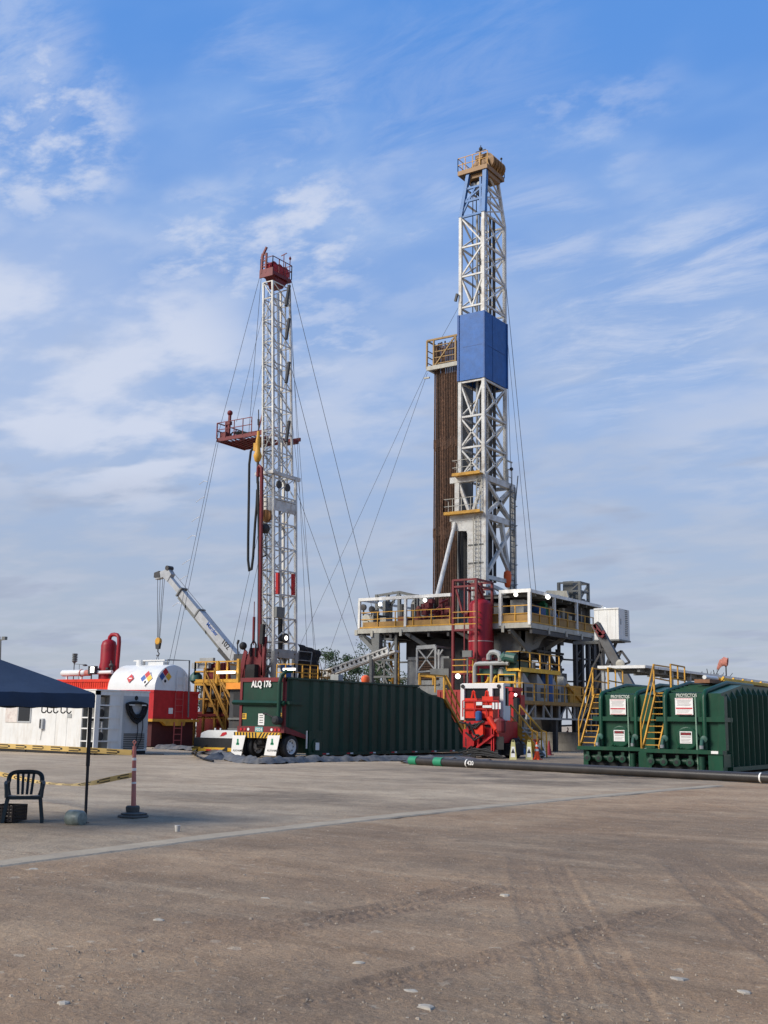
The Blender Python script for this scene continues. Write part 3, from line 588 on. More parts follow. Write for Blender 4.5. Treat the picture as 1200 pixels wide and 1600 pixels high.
# ------------------------------------------------------------------ red generator box with vessel, lamp mast, white tank unit
def red_unit():
    x0, x1, y0, y1 = -60.5, -53.6, 50., 52.6
    t = thing('red_container', 'red steel container with a rolled pipe along its roof behind the white cabin', 'container', (x1, y0, 0))
    b = B(); b.box(x0, x1, y0, y1, .1, 4.05)
    for i in range(34): x = x0+.1+i*.2; b.box(x, x+.09, y0-.03, y0, .35, 3.9)
    b.box(x0, x1+.02, y0-.06, y0, 3.92, 4.1); b.box(x0, x1+.02, y0-.05, y0, 3.45, 3.56); b.build('body', bred, t)
    b = B(); a = PY(97, 1052, 50.6); c = PY(130, 1051, 50.6); b.lathe(a, [(.02, -.02), (.15, .0), (.21, .1), (.21, 2.2), (.15, 2.28), (.02, 2.3)], 16, 'x'); b.tube((a.x+2.5, a.y, a.z), (a.x+4.7, a.y, a.z+.02), .12, 12)
    b.bar((a.x+.5, a.y, 4.05), (a.x+.5, a.y, a.z), .1); b.bar((a.x+1.9, a.y, 4.05), (a.x+1.9, a.y, a.z), .1); b.build('roof_pipe', tankw, t, smooth=True)
    b = B(); b.lathe((a.x+1.95, a.y, a.z), [(.13, -.1), (.25, -.09), (.25, .0), (.13, .01)], 14, 'x'); b.lathe((a.x+2.4, a.y, a.z), [(.13, -.1), (.2, -.09), (.2, .3), (.13, .31)], 14, 'x'); b.build('silencer', pinkr, t, smooth=True)
    v = PY(169, 1030, 51.2); s = thing('red_separator_vessel', 'dark red upright vessel with a gooseneck pipe beside the white tank', 'vessel', (v.x, v.y, 4.05))
    b = B(); b.lathe((v.x, v.y, 0), [(.55, 4.05), (.56, 4.9), (.50, 5.2), (.50, 6.3), (.42, 6.55), (.22, 6.68), (.05, 6.7)], 22); b.build('shell', sepred, s, smooth=True)
    b = B(); b.path([(v.x+.0, v.y, 6.65), (v.x+.05, v.y, 6.85), (v.x+.2, v.y, 6.98), (v.x+.45, v.y, 7.0), (v.x+.72, v.y, 6.95), (v.x+.88, v.y, 6.8), (v.x+.92, v.y, 6.5), (v.x+.90, v.y, 5.6), (v.x+.86, v.y, 4.9), (v.x+.95, v.y, 4.1)], .13, 10); b.build('gooseneck', sepred, s, smooth=True)
    b = B(); b.bar((v.x+.55, v.y-.3, 4.05), (v.x+.75, v.y-.3, 5.1), .1); b.bar((v.x+.9, v.y-.3, 4.05), (v.x+.6, v.y-.3, 5.3), .07); b.lathe((v.x+.65, v.y-.3, 5.0), [(.1, -.1), (.16, 0), (.1, .12)], 10); b.bar((v.x-.9, v.y-.4, 4.75), (v.x+.5, v.y-.4, 4.8), .12); b.build('valve', darks, s)
    # weather mast and flood light on the roof
    p = PY(115, 1054, 51.); s = thing('weather_mast', 'thin mast with a ribbed beacon and a swing arm lamp on the red container', 'mast', (p.x, p.y, 4.05))
    b = B(); b.tube((p.x, p.y, 4.05), (p.x, p.y, 5.3), .03); b.bar((p.x, p.y, 5.15), (p.x+1.0, p.y, 5.1), .03); b.tube((p.x+.5, p.y, 5.1), (p.x+.5, p.y, 4.1), .015); b.build('pole', darks, s)
    b = B(); [b.lathe((p.x+.02, p.y, 5.3+i*.11), [(.12, 0), (.19, .03), (.19, .07), (.12, .1)], 12) for i in range(5)]; b.lathe((p.x, p.y, 5.15), [(.03, 0), (.1, .1), (.16, .15)], 10); b.build('beacon', greys, s)
    b = B(); b.lathe((p.x+1.05, p.y, 5.02), [(.05, .1), (.14, .06), (.17, .0), (.05, -.03)], 12); b.build('lamp_head', darks, s)
    q = PY(145, 1047, 50.4); s = thing('flood_light', 'square black flood light with a lit lens beside the rolled roof pipe', 'flood light', q)
    b = B(); b.box(q.x-.32, q.x+.3, q.y-.12, q.y+.14, q.z-.26, q.z+.26); b.bar((q.x-.1, q.y, 4.05), (q.x-.1, q.y, q.z-.2), .06); b.build('housing', darks, s)
    b = B(); b.box(q.x-.08, q.x+.25, q.y-.14, q.y-.122, q.z-.15, q.z+.2); b.build('lens', lamp, s)
red_unit()
def diamond(parent, c, ux, uz, s, kind):
    un = ux.cross(uz); r_ = s/2**.5
    def quad(b, cc, r2, o): b.quad(cc-uz*r2+un*o, cc+ux*r2+un*o, cc+uz*r2+un*o, cc-ux*r2+un*o)
    b = B(); quad(b, c, r_, .004); pl = b.build('hazard_diamond', paper if kind else inkr, parent)
    if kind:
        for nm, d, m_ in (('red_quarter', uz, inkr), ('blue_quarter', -ux, inkb), ('yellow_quarter', ux, yellowb)): b = B(); quad(b, c+d*r_*.5, r_*.47, .008); b.build(nm, m_, pl)
        b = B(); b.tube(c-uz*r_*.5+un*.006, c-uz*r_*.5+un*.012, r_*.18, 10); b.build('black_spot', ink, pl)
    else:
        b = B(); b.quad(c-ux*r_*.45-uz*r_*.12+un*.009, c+ux*r_*.45-uz*r_*.12+un*.009, c+ux*r_*.45+uz*r_*.12+un*.009, c-ux*r_*.45+uz*r_*.12+un*.009); b.build('white_bar', paper, pl)
def white_tank():
    x0, x1, y0, y1 = -54.3, -50., 49.65, 53.0; yc = (y0+51.65+.35)/2+.55
    t = thing('storage_tank_unit', 'white rounded tank with hazard diamonds seated on a red steel base', 'tank', (x1, y0, 0))
    yc = 51.3; hw = 1.62; zb = 3.38; hh = 1.62
    b = B(); n = 22; prof = [(0, 1)]; vs = []; secs = [(x0, .0), (x0+.05, .9), (x0+.3, 1.), (x1-.22, 1.), (x1-.05, .97), (x1, .90)]
    for x, k in secs:
        for i in range(n+1): an = math.pi*i/n; vs.append((x, yc+math.cos(an)*hw*k, zb+math.sin(an)**.9*hh*k))
    fs = [(a*(n+1)+i, a*(n+1)+i+1, (a+1)*(n+1)+i+1, (a+1)*(n+1)+i) for a in range(len(secs)-1) for i in range(n)]; fs.append(tuple((len(secs)-1)*(n+1)+i for i in range(n+1)))
    b.add(vs, fs); sh = b.build('tank_shell', tankw, t, smooth=True)
    b = B(); b.lathe((x0+1.55, yc-.2, zb+hh-.08), [(.28, 0), (.28, .38), (.05, .39)], 16); b.box(x0+1.0, x0+3.7, yc-.3, yc+.1, zb+hh+.22, zb+hh+.30); b.box(x0+2.3, x0+3.6, yc-.3, yc+.2, zb+hh-.06, zb+hh+.16); b.build('hatch', tankw, sh, smooth=False)
    b = B(); b.box(x0, x1, y0+.0, yc+hw+.05, 1.68, zb); b.box(x0, x1+.02, y0-.03, yc+hw+.7, zb-.14, zb+.02); b.box(x0, x1-.1, yc+hw+.05, yc+hw+.72, 1.7, zb-.12); b.build('red_base', red, t)
    b = B(); b.box(x0, x1+.06, y0-.08, yc+hw+.7, 1.52, 1.68); b.prism([(50.4, 1.52), (50.75, 1.28), (52.3, 1.28), (52.4, 1.52)], 'x', x1-.2, x1+.08); b.build('skirt_beam', yellow, t)
    b = B(); b.box(x0, x1-.25, y0+.2, yc+hw+.5, .05, 1.52); b.build('pump_housing', mat('blackish_red', (.06, .012, .012), .6), t)  # near-black red, much darker than the base above
    b = B(); yl = 51.78; b.ladder((x1+.1, yl, zb-.0), (x1+.1, yl, zb+hh-.35), .62, (0, 1, 0), .38, .022); b.build('tank_ladder', tankw, t)
    b = B(); b.ladder((x1+.1, yl-.05, 1.75), (x1+.1, yl-.05, zb-.1), .66, (0, 1, 0), .36, .018); b.ladder((x1+.14, yl-.1, .05), (x1+.14, yl-.1, 1.5), .66, (0, 1, 0), .36, .025); b.build('base_ladder', mat('pale_red', (.40, .10, .09), .5), t)
    b = B(); g = [PX(262, 1060, x1), PX(262, 1032, x1), PX(297, 1034, x1), PX(296, 1080, x1), PX(291, 1121, x1)]; b.path([PX(262, 1048, x1-.3), PX(262, 1031, x1-.3), PX(296, 1032, x1+.2), PX(294, 1121, x1+.2)], .05, 6); b.build('vent_frame', greys, t)
    b = B(); b.box(x1, x1+.02, 50.95, 51.3, 2.0, 2.35); b.build('plate', paper, t)
    diamond(t, PX(258, 1057, x1)+XA*.02, YA, ZA, .78, 1)
    for px, py, s_, k in ((204, 1061, .42, 0), (229, 1061, .72, 1)):
        an = R(180-23); c = PY(px, py, yc-hw*.93); d = Vector((0, math.cos(an), math.sin(an))); zz = zb+hh*math.sin(an)**.9; uz = Vector((0, .36, .93)); diamond(t, Vector((c.x, yc+math.cos(an)*hw-.035, zz+.03)), XA, uz, s_, k)
white_tank()
# ------------------------------------------------------------------ crane behind the white tank
def crane():
    Yc = 66.; a = PY(376, 1036, Yc); tip = PY(262, 900, Yc)
    t = thing('mobile_crane', 'white telescopic crane raising its boom leftwards behind the yellow stairs', 'crane', (a.x, a.y, 0))
    d = (tip-a).normalized(); n = Vector((-d.z, 0, d.x)); n = n if n.z > 0 else -n; L = (tip-a).length
    def sec(u0, u1, h, w, m, nm, off=0):
        p, q = a+d*L*u0, a+d*L*u1; b = B(); vs = [x+n*s_*h/2+YA*y*w/2+n*off for x in (p, q) for s_, y in ((-1, -1), (1, -1), (1, 1), (-1, 1))]
        b.add(vs, [(0, 1, 2, 3), (7, 6, 5, 4), (0, 4, 5, 1), (1, 5, 6, 2), (2, 6, 7, 3), (3, 7, 4, 0)]); return b.build(nm, m, t)
    bw = mat('boom_white', (.36, .37, .38), .4, grime=.4, gcol=(.3, .28, .25))
    base = sec(-.05, .55, .70, .65, bw, 'boom_base'); sec(.5, .80, .56, .5, bw, 'boom_section'); sec(.78, .99, .44, .4, bw, 'boom_section', -.02)
    b = B()
    for u in (.55, .80): p = a+d*L*u; b.bar(p-n*.40, p+n*.44, .75, .12)
    for u in (.42, .70): p = a+d*L*u-n*.42; b.bar(p, p-n*.25-d*.3, .1)
    b.bar(a+d*L*.12-n*.46, a+d*L*.8-n*.34, .1, .5); b.build('boom_collar', greys, base)
    b = B(); p = a+d*L*-.06-n*.40; b.bar(p-n*.15, a+d*L*.22-n*.62, .35, .3); b.build('lift_cylinder', darks, t)
    h = B(); hp = PY(247, 901, Yc); h.prism([(tip.x+.6, tip.z+.1), (tip.x+.25, tip.z+.55), (tip.x-.05, tip.z+.5), (hp.x, hp.z+.25), (hp.x-.1, hp.z-.25), (tip.x-.3, tip.z-.1), (tip.x+.2, tip.z-.5)], 'y', Yc-.25, Yc+.25); h.build('boom_head', bw, t)
    h = B(); h.prism([(hp.x+.35, hp.z+.42), (hp.x-.18, hp.z+.3), (hp.x-.2, hp.z-.1), (hp.x+.5, hp.z-.1)], 'y', Yc-.3, Yc+.3); h.tube((tip.x+.15, Yc-.3, tip.z+.62), (tip.x+.15, Yc+.3, tip.z+.62), .2, 12); h.build('head_sheave', darks, t)
    hk = PY(247.5, 1002, Yc); w = B(); sp = hp
    for x, dx in ((-.05, -.13), (.25, -.05), (.55, .05), (.75, .13)): w.tube((hp.x+x, Yc, hp.z), (hk.x+dx, Yc, hk.z+.2), .022, 5)
    w.tube(tip+n*.6, a+d*L*.3+n*.5, .02, 5); w.build('hoist_cable', wire, t)
    b = B(); b.lathe((hk.x, Yc-.14, hk.z), [(.24, 0), (.30, .05), (.30, .24), (.24, .28)], 16, 'y'); hb = b.build('hook_block', yellow, t)
    b = B(); b.prism([(hk.x-.28, hk.z), (hk.x+.28, hk.z), (hk.x+.16, hk.z-.62), (hk.x-.16, hk.z-.62)], 'y', Yc-.11, Yc+.11); b.path([(hk.x, Yc, hk.z-.6), (hk.x, Yc, hk.z-.85), (hk.x+.16, Yc, hk.z-1.0), (hk.x+.08, Yc, hk.z-1.18), (hk.x-.12, Yc, hk.z-1.12)], .05, 8); b.build('hook', darks, hb)
    b = B(); b.path([(hk.x-.55, Yc, hk.z-2.6), (hk.x, Yc, hk.z-1.1), (hk.x+.5, Yc, hk.z-2.6)], .025, 6); b.build('sling', wire, t)
    b = B(); b.tube(PY(372, 1024, Yc-1), PY(371, 1006, Yc-1), .05); b.tube(PY(371, 1006, Yc-1), PY(373, 1000, Yc-1), .09); b.build('exhaust_stack', darks, t)
    text('102', 'lettering', a+d*L*.22+n*.02-YA*.34, -d, n, .62, ink, base, .01)
    text('Maroler', 'lettering', a+d*L*.42+n*.02-YA*.34, -d, n, .45, inkb, base, .01)
    b = B(); b.box(a.x-1.2, a.x+1.8, Yc-1.2, Yc+1.2, 2.2, 5.7); b.box(a.x-.2, a.x+.8, Yc-.6, Yc+.6, 5.6, 6.6); b.build('turret', darks, t)
    b = B(); b.box(a.x-4, a.x+4.5, Yc-1.2, Yc+1.2, .9, 1.9); b.box(a.x-1, a.x+1, Yc-1, Yc+1, 1.9, 2.2); b.build('carrier', bw, t)
    for x in (-3, -1.4, 2, 3.6):
        for sy in (-1, 1): tire(t, (a.x+x, Yc+sy*1.05, .6), .6, .4, 'y')
def tire(parent, c, r, w, axis='x', rim=None):
    b = B(); b.lathe(c, [(r*.6, -w/2), (r*.93, -w/2), (r, -w/2+.05), (r, w/2-.05), (r*.93, w/2), (r*.6, w/2)], 28, axis, False); o = b.build('wheel', blackm, parent, smooth=True)
    b = B(); b.lathe(c, [(r*.1, -w*.3), (r*.3, -w*.3), (r*.34, -w*.18), (r*.5, -w*.18), (r*.6, -w*.51), (r*.63, -w*.51), (r*.63, w*.51), (r*.6, w*.51), (r*.5, w*.18), (r*.34, w*.18), (r*.28, w*.36), (r*.1, w*.36)], 24, axis); b.build('rim', rim or lgrey, o, smooth=True)
    b = B(); cv = V3(c)
    for k in range(8):
        a = k*math.pi/4; q = r*.43
        for s_ in (-1, 1):
            e = (Vector((s_*(w*.18+.004), math.cos(a)*q, math.sin(a)*q)) if axis == 'x' else Vector((math.cos(a)*q, s_*(w*.18+.004), math.sin(a)*q))); u = XA if axis == 'x' else YA; b.tube(cv+e-u*.004, cv+e+u*.004, r*.07, 8)
    b.build('rim_holes', blackm, o); return o
crane()
# ------------------------------------------------------------------ workover rig (left mast)
def guy(p, q, lab, r=.016, sag=0.0):
    pts = [p.lerp(q, i/14)-ZA*sag*4*(i/14)*(1-i/14) for i in range(15)]
    b = B(); b.path(pts, r, 4); tag(b.build('guy_wire', wire), lab, 'guy wire', 'steel guy wires and lines holding the two masts')
def left_rig():
    Yf = 58.; N0, N1 = PY(428, 1040, Yf), PY(426, 438, Yf); L0, L1 = PY(409.5, 1040, Yf), PY(412, 440, Yf)
    R0, R1 = PX(460.5, 1040, N0.x), PX(453, 448, N1.x); z0, z1 = 5.2, 31.9
    c0 = [(N0.x, Yf), (N0.x, R0.y), (L0.x, R0.y), (L0.x, Yf)]; c1 = [(N1.x, Yf), (N1.x, R1.y), (L1.x, R1.y), (L1.x, Yf)]
    t = thing('workover_rig', 'shorter rig with white lattice mast, red crown and a side platform', 'drilling rig', (N0.x, Yf, 0))
    lg, br = B(), B()
    zs = [PY(427, y, Yf).z for y in (438, 464, 498, 532, 565, 600, 635, 672, 704)]; zs = sorted(zs)
    P = lattice(lg, br, zs, c0, c1, z0, z1, ['\\\\\\\\\\\\\\\\', '/\\/\\/\\/\\', 'XXXXXXXX', '/\\/\\/\\/\\'], .13, .055)
    zs2 = sorted([PY(428, y, Yf).z for y in (738, 773, 815, 853, 889, 927, 964, 1002, 1040)])
    c0b = [(N0.x, Yf-.04), (N0.x, R0.y+.1), (L0.x-.10, R0.y+.1), (L0.x-.10, Yf-.04)]
    lattice(lg, br, zs2, c0b, [(N1.x+.1, Yf-.04), (N1.x+.1, R1.y+.55), (L1.x-.1, R1.y+.55), (L1.x-.1, Yf-.04)], z0, z1, ['/', '\\/', 'X', 'X'], .17, .07)
    lattice(lg, br, [zs2[-1], zs[0]+.01], c0, c1, z0, z1, ['X', 'X', 'X', 'X'], .13, .055)
    lg.build('mast_legs', mastw, t); br.build('mast_bracing', mastw, t)
    b = B(); zc = PY(428, 778, Yf).z; q = [P(i, zc) for i in range(4)]
    b.box(q[3].x-.1, q[0].x+.1, Yf-.1, q[1].y+.3, zc-.05, zc+.05); b.box(q[3].x-.1, q[0].x+.08, Yf-.09, Yf-.02, zc-.85, zc-.05); b.box(q[0].x, q[0].x+.09, Yf, q[1].y+.3, zc-.8, zc-.1); b.build('mast_girder', mastw, t); b = B()
    zc = PY(428, 738, Yf).z; q = [P(i, zc) for i in range(4)]; b.bar(q[0]-YA*.15-XA*1.4, q[0]-YA*.15+XA*.2, .22); b.bar(q[0]-YA*.15, q[1]+YA*.8, .24); b.build('mast_girder', mastw, t)
    for yy, dy in ((757, .9), (762, 2.0)): 
        g = PX(436 if dy < 1 else 449, yy, N0.x+.12); w = B(); w.lathe((g.x, g.y, g.z), [(.20, -.05), (.27, -.05), (.27, .05), (.20, .05)], 16, 'x'); w.build('sheave', darks, t)
    b = B(); b.ladder((L0.x+.33, Yf-.15, 5.), (L1.x+.30, Yf-.1, 30.5), .34, (1, 0, 0), .33, .018); b.build('mast_ladder', lgrey, t)
    b = B(); pp = [P(i, 5.3) for i in range(4)]; pq = [P(i, 31.5) for i in range(4)]
    b.tube((pp[0]+pp[1])/2-XA*.3, (pq[0]+pq[1])/2-XA*.3, .10, 8); b.tube((pp[2]+pp[1])/2, (pq[2]+pq[1])/2, .06, 8); b.build('telescoping_ram', chrome, t)
    b = B()
    for k in range(6):
        s_ = k/6; x = pp[3].lerp(pq[3], 0)+Vector((.2+.08*k, .3+.1*(k % 3), 0)); y = pq[3]+Vector((.2+.08*k, .3+.1*(k % 3), 0)); b.tube(x, y, .018, 4)
    b.build('drill_line', wire, t)
    b = B()
    for y in (478, 530, 598, 690): g = PX(447, y, N0.x-.1); b.tube(g, PX(452, y-32, N0.x-.1), .12, 8)
    b.build('dark_ram', darks, t)
    for i, (y0_, y1_) in enumerate(((895, 928), (897, 930))):
        g = PX(434 if i == 0 else 458, y0_, N0.x+.1); h = PX(434 if i == 0 else 458, y1_, N0.x+.1); b = B(); b.bar(g, h, .20, .2); b.build('red_sleeve', red, t)
    b = B(); g = PX(438, 957, N0.x+.15); b.box(g.x-.1, g.x+.1, g.y-.5, g.y+.35, g.z-.35, g.z+.35); b.build('sensor_box', greys, t)
    b = B(); g = PX(438, 965, N0.x-.3); h = PX(438, 1030, N0.x-.3); b.bar(g, h, .22); b.build('hydraulic_ram', blackm, t)
    fl = PX(445, 997, N0.x+.2); b = B(); b.lathe((fl.x, fl.y, fl.z), [(.1, -.2), (.32, 0), (.32, .1)], 14, 'x'); f = b.build('flood_light', darks, t); b = B(); b.lathe((fl.x+.11, fl.y, fl.z), [(.15, 0), (.15, .02)], 12, 'x'); b.build('lens', lamp, f)
    # crown
    zc = PY(427, 425, Yf).z; x0, x1, ya, yb = PY(409, 430, Yf).x, PY(427, 425, Yf).x+.05, Yf-.15, PX(454.5, 438, PY(427, 425, Yf).x).y
    cr = B(); cr.box(x0, x1, ya, yb, zc-.15, zc+.1); cr.prism([(ya+.3, zc-.15), (yb-.2, zc-.15), (yb-.8, zc-.85), (ya+.9, zc-.85)], 'x', x0+.15, x1-.15); cr.box(x0-.05, x1+.05, ya-.05, ya+.05, zc-.3, zc+.3)
    crn = cr.build('crown_platform', mred, t)
    b = B(); b.rail([(x0, ya, zc+.1), (x1, ya, zc+.1), (x1, yb, zc+.1), (x0, yb, zc+.1), (x0, ya, zc+.1)], 1.05, .8, .05, (1., .55)); b.build('crown_rail', mred, crn)
    b = B(); b.bar((x0+.1, ya, zc), (x0+.15, ya, zc+1.5), .14); b.bar((x0+.5, ya, zc), (x0+.5, ya, zc+1.5), .12); b.bar((x0+.05, ya, zc+1.2), (x0+.5, ya, zc+1.95), .13)
    for z in (.5, .95, 1.4): b.bar((x0+.1, ya, zc+z), (x0+.5, ya, zc+z), .08)
    b.build('crown_davit', mred, crn)
    for k in range(3): b = B(); yy = ya+.7+k*.62; b.lathe((x0+.5, yy, zc+.62), [(.2, -.22), (.45, -.2), (.38, -.08), (.38, .08), (.45, .2), (.2, .22)], 16, 'x'); b.build('crown_sheave', red, crn)
    b = B(); b.tube((x1-.1, yb-.8, zc+.1), (x1-.1, yb-.8, zc+1.75), .03); b.bar((x1-.35, yb-.8, zc+1.7), (x1+.15, yb-.8, zc+1.8), .05); b.tube((x1-.1, yb-.1, zc+.1), (x1-.1, yb-.1, zc+1.6), .03); b.lathe((x1-.1, yb-.1, zc+1.6), [(.06, 0), (.1, .1), (.03, .25)], 8); b.build('aviation_light', mred, crn)
    # side platform
    A = PY(338.5, 687, Yf); E_ = PY(410, 677, Yf); zb = (A.z+E_.z)/2; bx = PX(382, 701, A.x).y; 
    m_ = B(); m_.box(A.x, E_.x+.1, Yf, Yf+.12, zb-.1, zb+.15); m_.box(A.x, A.x+.1, Yf, bx, zb-.12, zb+.15); m_.box(A.x, E_.x+1.0, bx-.12, bx, zb-.1, zb+.15); m_.box(A.x+.1, E_.x-.6, Yf+.9, bx-.12, zb-.02, zb+.05)
    for i in range(9): m_.box(A.x+.3+i*.36, A.x+.36+i*.36, Yf+.12, bx-.12, zb-.08, zb-.02)
    m_.box(E_.x-.6, E_.x+.9, bx-.9, bx-.12, zb-.3, zb-.05)
    mb = m_.build('side_platform', mred, t)
    b = B(); b.rail([(A.x, bx, zb+.1), (A.x, Yf, zb+.1)], 1.15, 1., .07, (1., .5)); b.rail([(A.x, Yf+.0, zb+.1), (E_.x-1.0, Yf, zb+.1)], 1.15, .9, .05, (1., .55)); b.rail([(A.x+.0, bx, zb+.1), (E_.x-.2, bx, zb+.1)], 1.1, 1.2, .06); b.build('platform_rail', mred, mb)
    b = B(); b.bar((A.x+.55, Yf+.6, zb+.1), (A.x+.62, Yf+.6, zb+1.9), .16); b.ball((A.x+.62, Yf+.6, zb+2.05), .2, 8); b.bar((A.x+.3, Yf+.6, zb+1.3), (A.x+.75, Yf+.6, zb+1.3), .25); b.box(A.x+.1, A.x+.6, Yf+.2, Yf+.9, zb+.15, zb+.6); b.build('stabbing_winch', mred, mb)
    b = B(); [b.path([(A.x+.9+k*.25, Yf+.4+k*.1, zb+.3), (A.x+1.2+k*.25, Yf+.3, zb+.48), (A.x+1.8+k*.25, Yf+.4, zb+.28)], .06, 6) for k in range(4)]; b.build('hose_bundle', blackm, mb)
    b = B(); [b.bar(P(i, zb+1.5 if i in (0, 3) else zb+.2), (E_.x-.4, Yf if i in (0, 3) else bx, zb+.1), .07) for i in (3, 2)]; b.build('platform_brace', mred, mb)
    # travelling block, swivel, kelly hose, standpipe
    yb_ = Yf-.75; c = PY(403, 700, yb_); q = lambda px, py: PY(px, py, yb_)
    b = B(); b.lathe((c.x, c.y, 0), [(.10, q(403, 722).z), (.20, q(403, 720).z), (.30, q(403, 712).z), (.20, q(403, 706).z), (.15, q(403, 695).z), (.18, q(403, 690).z), (.12, q(403, 683).z), (.10, q(403, 674).z)], 14); b.box(c.x-.33, c.x-.1, c.y-.1, c.y+.1, q(403, 704).z, q(403, 692).z); sw = b.build('swivel', yellow, t, smooth=True)
    b = B(); b.tube(q(404, 640), q(404, 676), .035, 6); b.tube(q(404, 655), q(404, 664), .08, 6); b.tube(q(403, 722), q(403, 738), .09, 8); b.build('bail_link', darks, sw)
    b = B(); b.tube(q(412, 700), q(405.5, 1045), .01, 6); tp = q(408.5, 735); b.path([q(403, 745), q(403.5, 731), q(405.5, 728), q(408.5, 731), q(409, 745), q(407.5, 860), q(406.5, 940), q(407, 1050)], .12, 8); b.build('standpipe', mred, t, smooth=True)
    b = B(); b.tube(q(402.5, 742), q(402.5, 755), .09, 8); b.tube(q(403, 752), q(405, 860), .085, 8); b.tube(q(404.5, 850), q(403.5, 1030), .07, 8); b.build('kelly_pipe', blackm, t)
    b = B(); b.path([q(397, 699), q(392, 705), q(389.5, 725), q(388.8, 780), q(387.8, 840), q(387.6, 875), q(389.5, 892), q(393, 890), q(395.5, 870), q(398.5, 820), q(401, 790), q(402, 765)], .085, 8); b.build('kelly_hose', blackm, t, smooth=True)
    b = B(); g = PY(416, 806, Yf-.2); b.lathe((g.x, g.y-.15, g.z), [(.15, 0), (.42, .03), (.42, .3), (.15, .33)], 18, 'y'); b.lathe((g.x-.25, g.y-.10, g.z+.05), [(.1, 0), (.36, .03), (.36, .22), (.1, .25)], 18, 'y'); bk = b.build('travelling_block', mat('block_orange', (.36, .16, .05), .5, grime=.5), t)
    b = B(); g = PY(414, 826, Yf-.2); b.ball(g, .34, 10); b.tube(g-ZA*.2, PY(416, 868, Yf-.2), .035, 6); b.path([PY(404, 867, Yf-.25), PY(409, 870, Yf-.25), PY(415, 868, Yf-.25)], .06, 6); b.build('block_hook', darks, bk)
    # floor, stairs, engines and screens
    fy = 55.6; f0, f1 = PY(304, 1066, fy), PY(372, 1062, fy); zf = 4.15; oldy = mat('grimy_yellow', (.36, .18, .03), .55, grime=.7, gcol=(.09, .05, .025))
    b = B(); b.box(f0.x, -43.9, fy, 61., zf-.28, zf-.05); b.build('rig_floor', yellow, t)
    b = B(); b.rail([(f0.x, 60, zf), (f0.x, fy, zf), (f1.x, fy, zf)], 1.25, 1.0, .09, (1., .5)); b.rail([(-45.4, fy, zf), (-44.0, fy, zf), (-44.0, 58, zf)], 1.0, .7, .06, (1., .5)); b.bar((f0.x+2., fy, zf-.3), (f0.x+2., fy, zf+1.3), .2); b.bar((f1.x, fy, zf-.6), (f1.x, fy, zf+1.4), .18)
    b.box(f0.x, f1.x, fy-.04, fy, zf-.1, zf+.12); b.build('floor_rail', yellow, t)
    b = B()
    for k, (a, c_) in enumerate((((318, 1068), (352, 1145)), ((334, 1068), (366, 1145)), ((347, 1066), (372, 1110)))):
        for dy in (0, .8):
            p_, q_ = PY(*a, fy-.3+dy), PY(*c_, fy-.3+dy); b.bar(p_, q_, .07, .15)
            if k < 2: b.bar(p_+ZA*1.0, q_+ZA*1.0, .07); [b.bar(p_.lerp(q_, u), p_.lerp(q_, u)+ZA*1.0, .06) for u in (0, .33, .66, 1)]
        for i in range(9): u = i/9; m1, m2 = PY(*a, fy-.3).lerp(PY(*c_, fy-.3), u), PY(*a, fy+.5).lerp(PY(*c_, fy+.5), u); b.bar(m1, m2, .2, .04)
    b.build('stairs', oldy, t)
    b = B(); 
    for x in (-52.4, -51.6, -50.6, -49.8): b.bar((x, fy+.2, 0), (x, fy+.2, zf-.2), .14)
    for z in (1.8, 3.0): b.bar((-52.6, fy+.2, z), (-49.5, fy+.2, z), .1)
    for x in (-51.9, -50.9): b.bar((x, fy+.5, 1.9), (x+.6, fy+.5, 3.7), .16)
    b.box(-51.8, -50.2, fy+.4, fy+1.2, 2.5, 3.2); b.build('stair_frame', oldy, t)
    b = B(); b.box(-53.2, -49.2, fy+1.3, 61, .1, 2.2); b.box(-50.9, -49.6, fy+.7, fy+1.3, .2, 2.0); b.bar((-53, fy+.1, 1.95), (-49.3, fy+.1, 2.0), .14); b.box(-49.2, -44.3, 57, 63, .3, 2.6); b.build('red_base', dred, t)
    b = B(); b.box(-52.6, -49.9, fy+.9, fy+1.3, 2.2, 4.0); b.tube((-51.2, fy+.3, 3.3), (-50.6, fy+.3, 3.3), .35, 12); b.box(-50.3, -49.4, fy+.6, fy+1.4, 2.8, 3.9); b.build('engine_casing', darks, t)  # dark steel boxes and drum behind the stair frame
    b = B(); b.lathe((-51.6, fy+.6, 3.3), [(.1, -.3), (.38, -.25), (.38, .25), (.1, .3)], 14, 'y'); b.lathe((-50.0, fy+.5, 3.1), [(.1, -.3), (.36, -.25), (.36, .25), (.1, .3)], 14, 'y'); b.box(-51.0, -50.7, fy+.4, fy+.8, 2.5, 3.9); b.build('white_filters', lgrey, t)
    b = B(); g = PY(307, 1047, fy+.3); b.lathe((g.x, g.y, g.z-.9), [(.2, 0), (.45, .2), (.4, .55), (.15, .8)], 12); b.build('green_pump', pgreen, t, smooth=True)
    b = B(); g = PY(310, 1042, fy+.2); b.box(g.x-.6, g.x+.9, g.y, g.y+.25, g.z-.1, g.z+.25); b.box(g.x-.2, g.x+1.0, g.y+.3, g.y+.5, g.z+.2, g.z+.9-.3); b.build('floor_box', lgrey, t)
    b = B(); b.box(-51.8, -50.9, fy+.6, fy+1.4, zf, zf+1.2); b.bar((-50.2, fy+.4, zf), (-50.2, fy+.4, zf+1.2), .25); b.bar((-49.7, fy+.4, zf), (-49.9, fy+.4, zf+1.3), .2); b.build('control_console', mred, t)
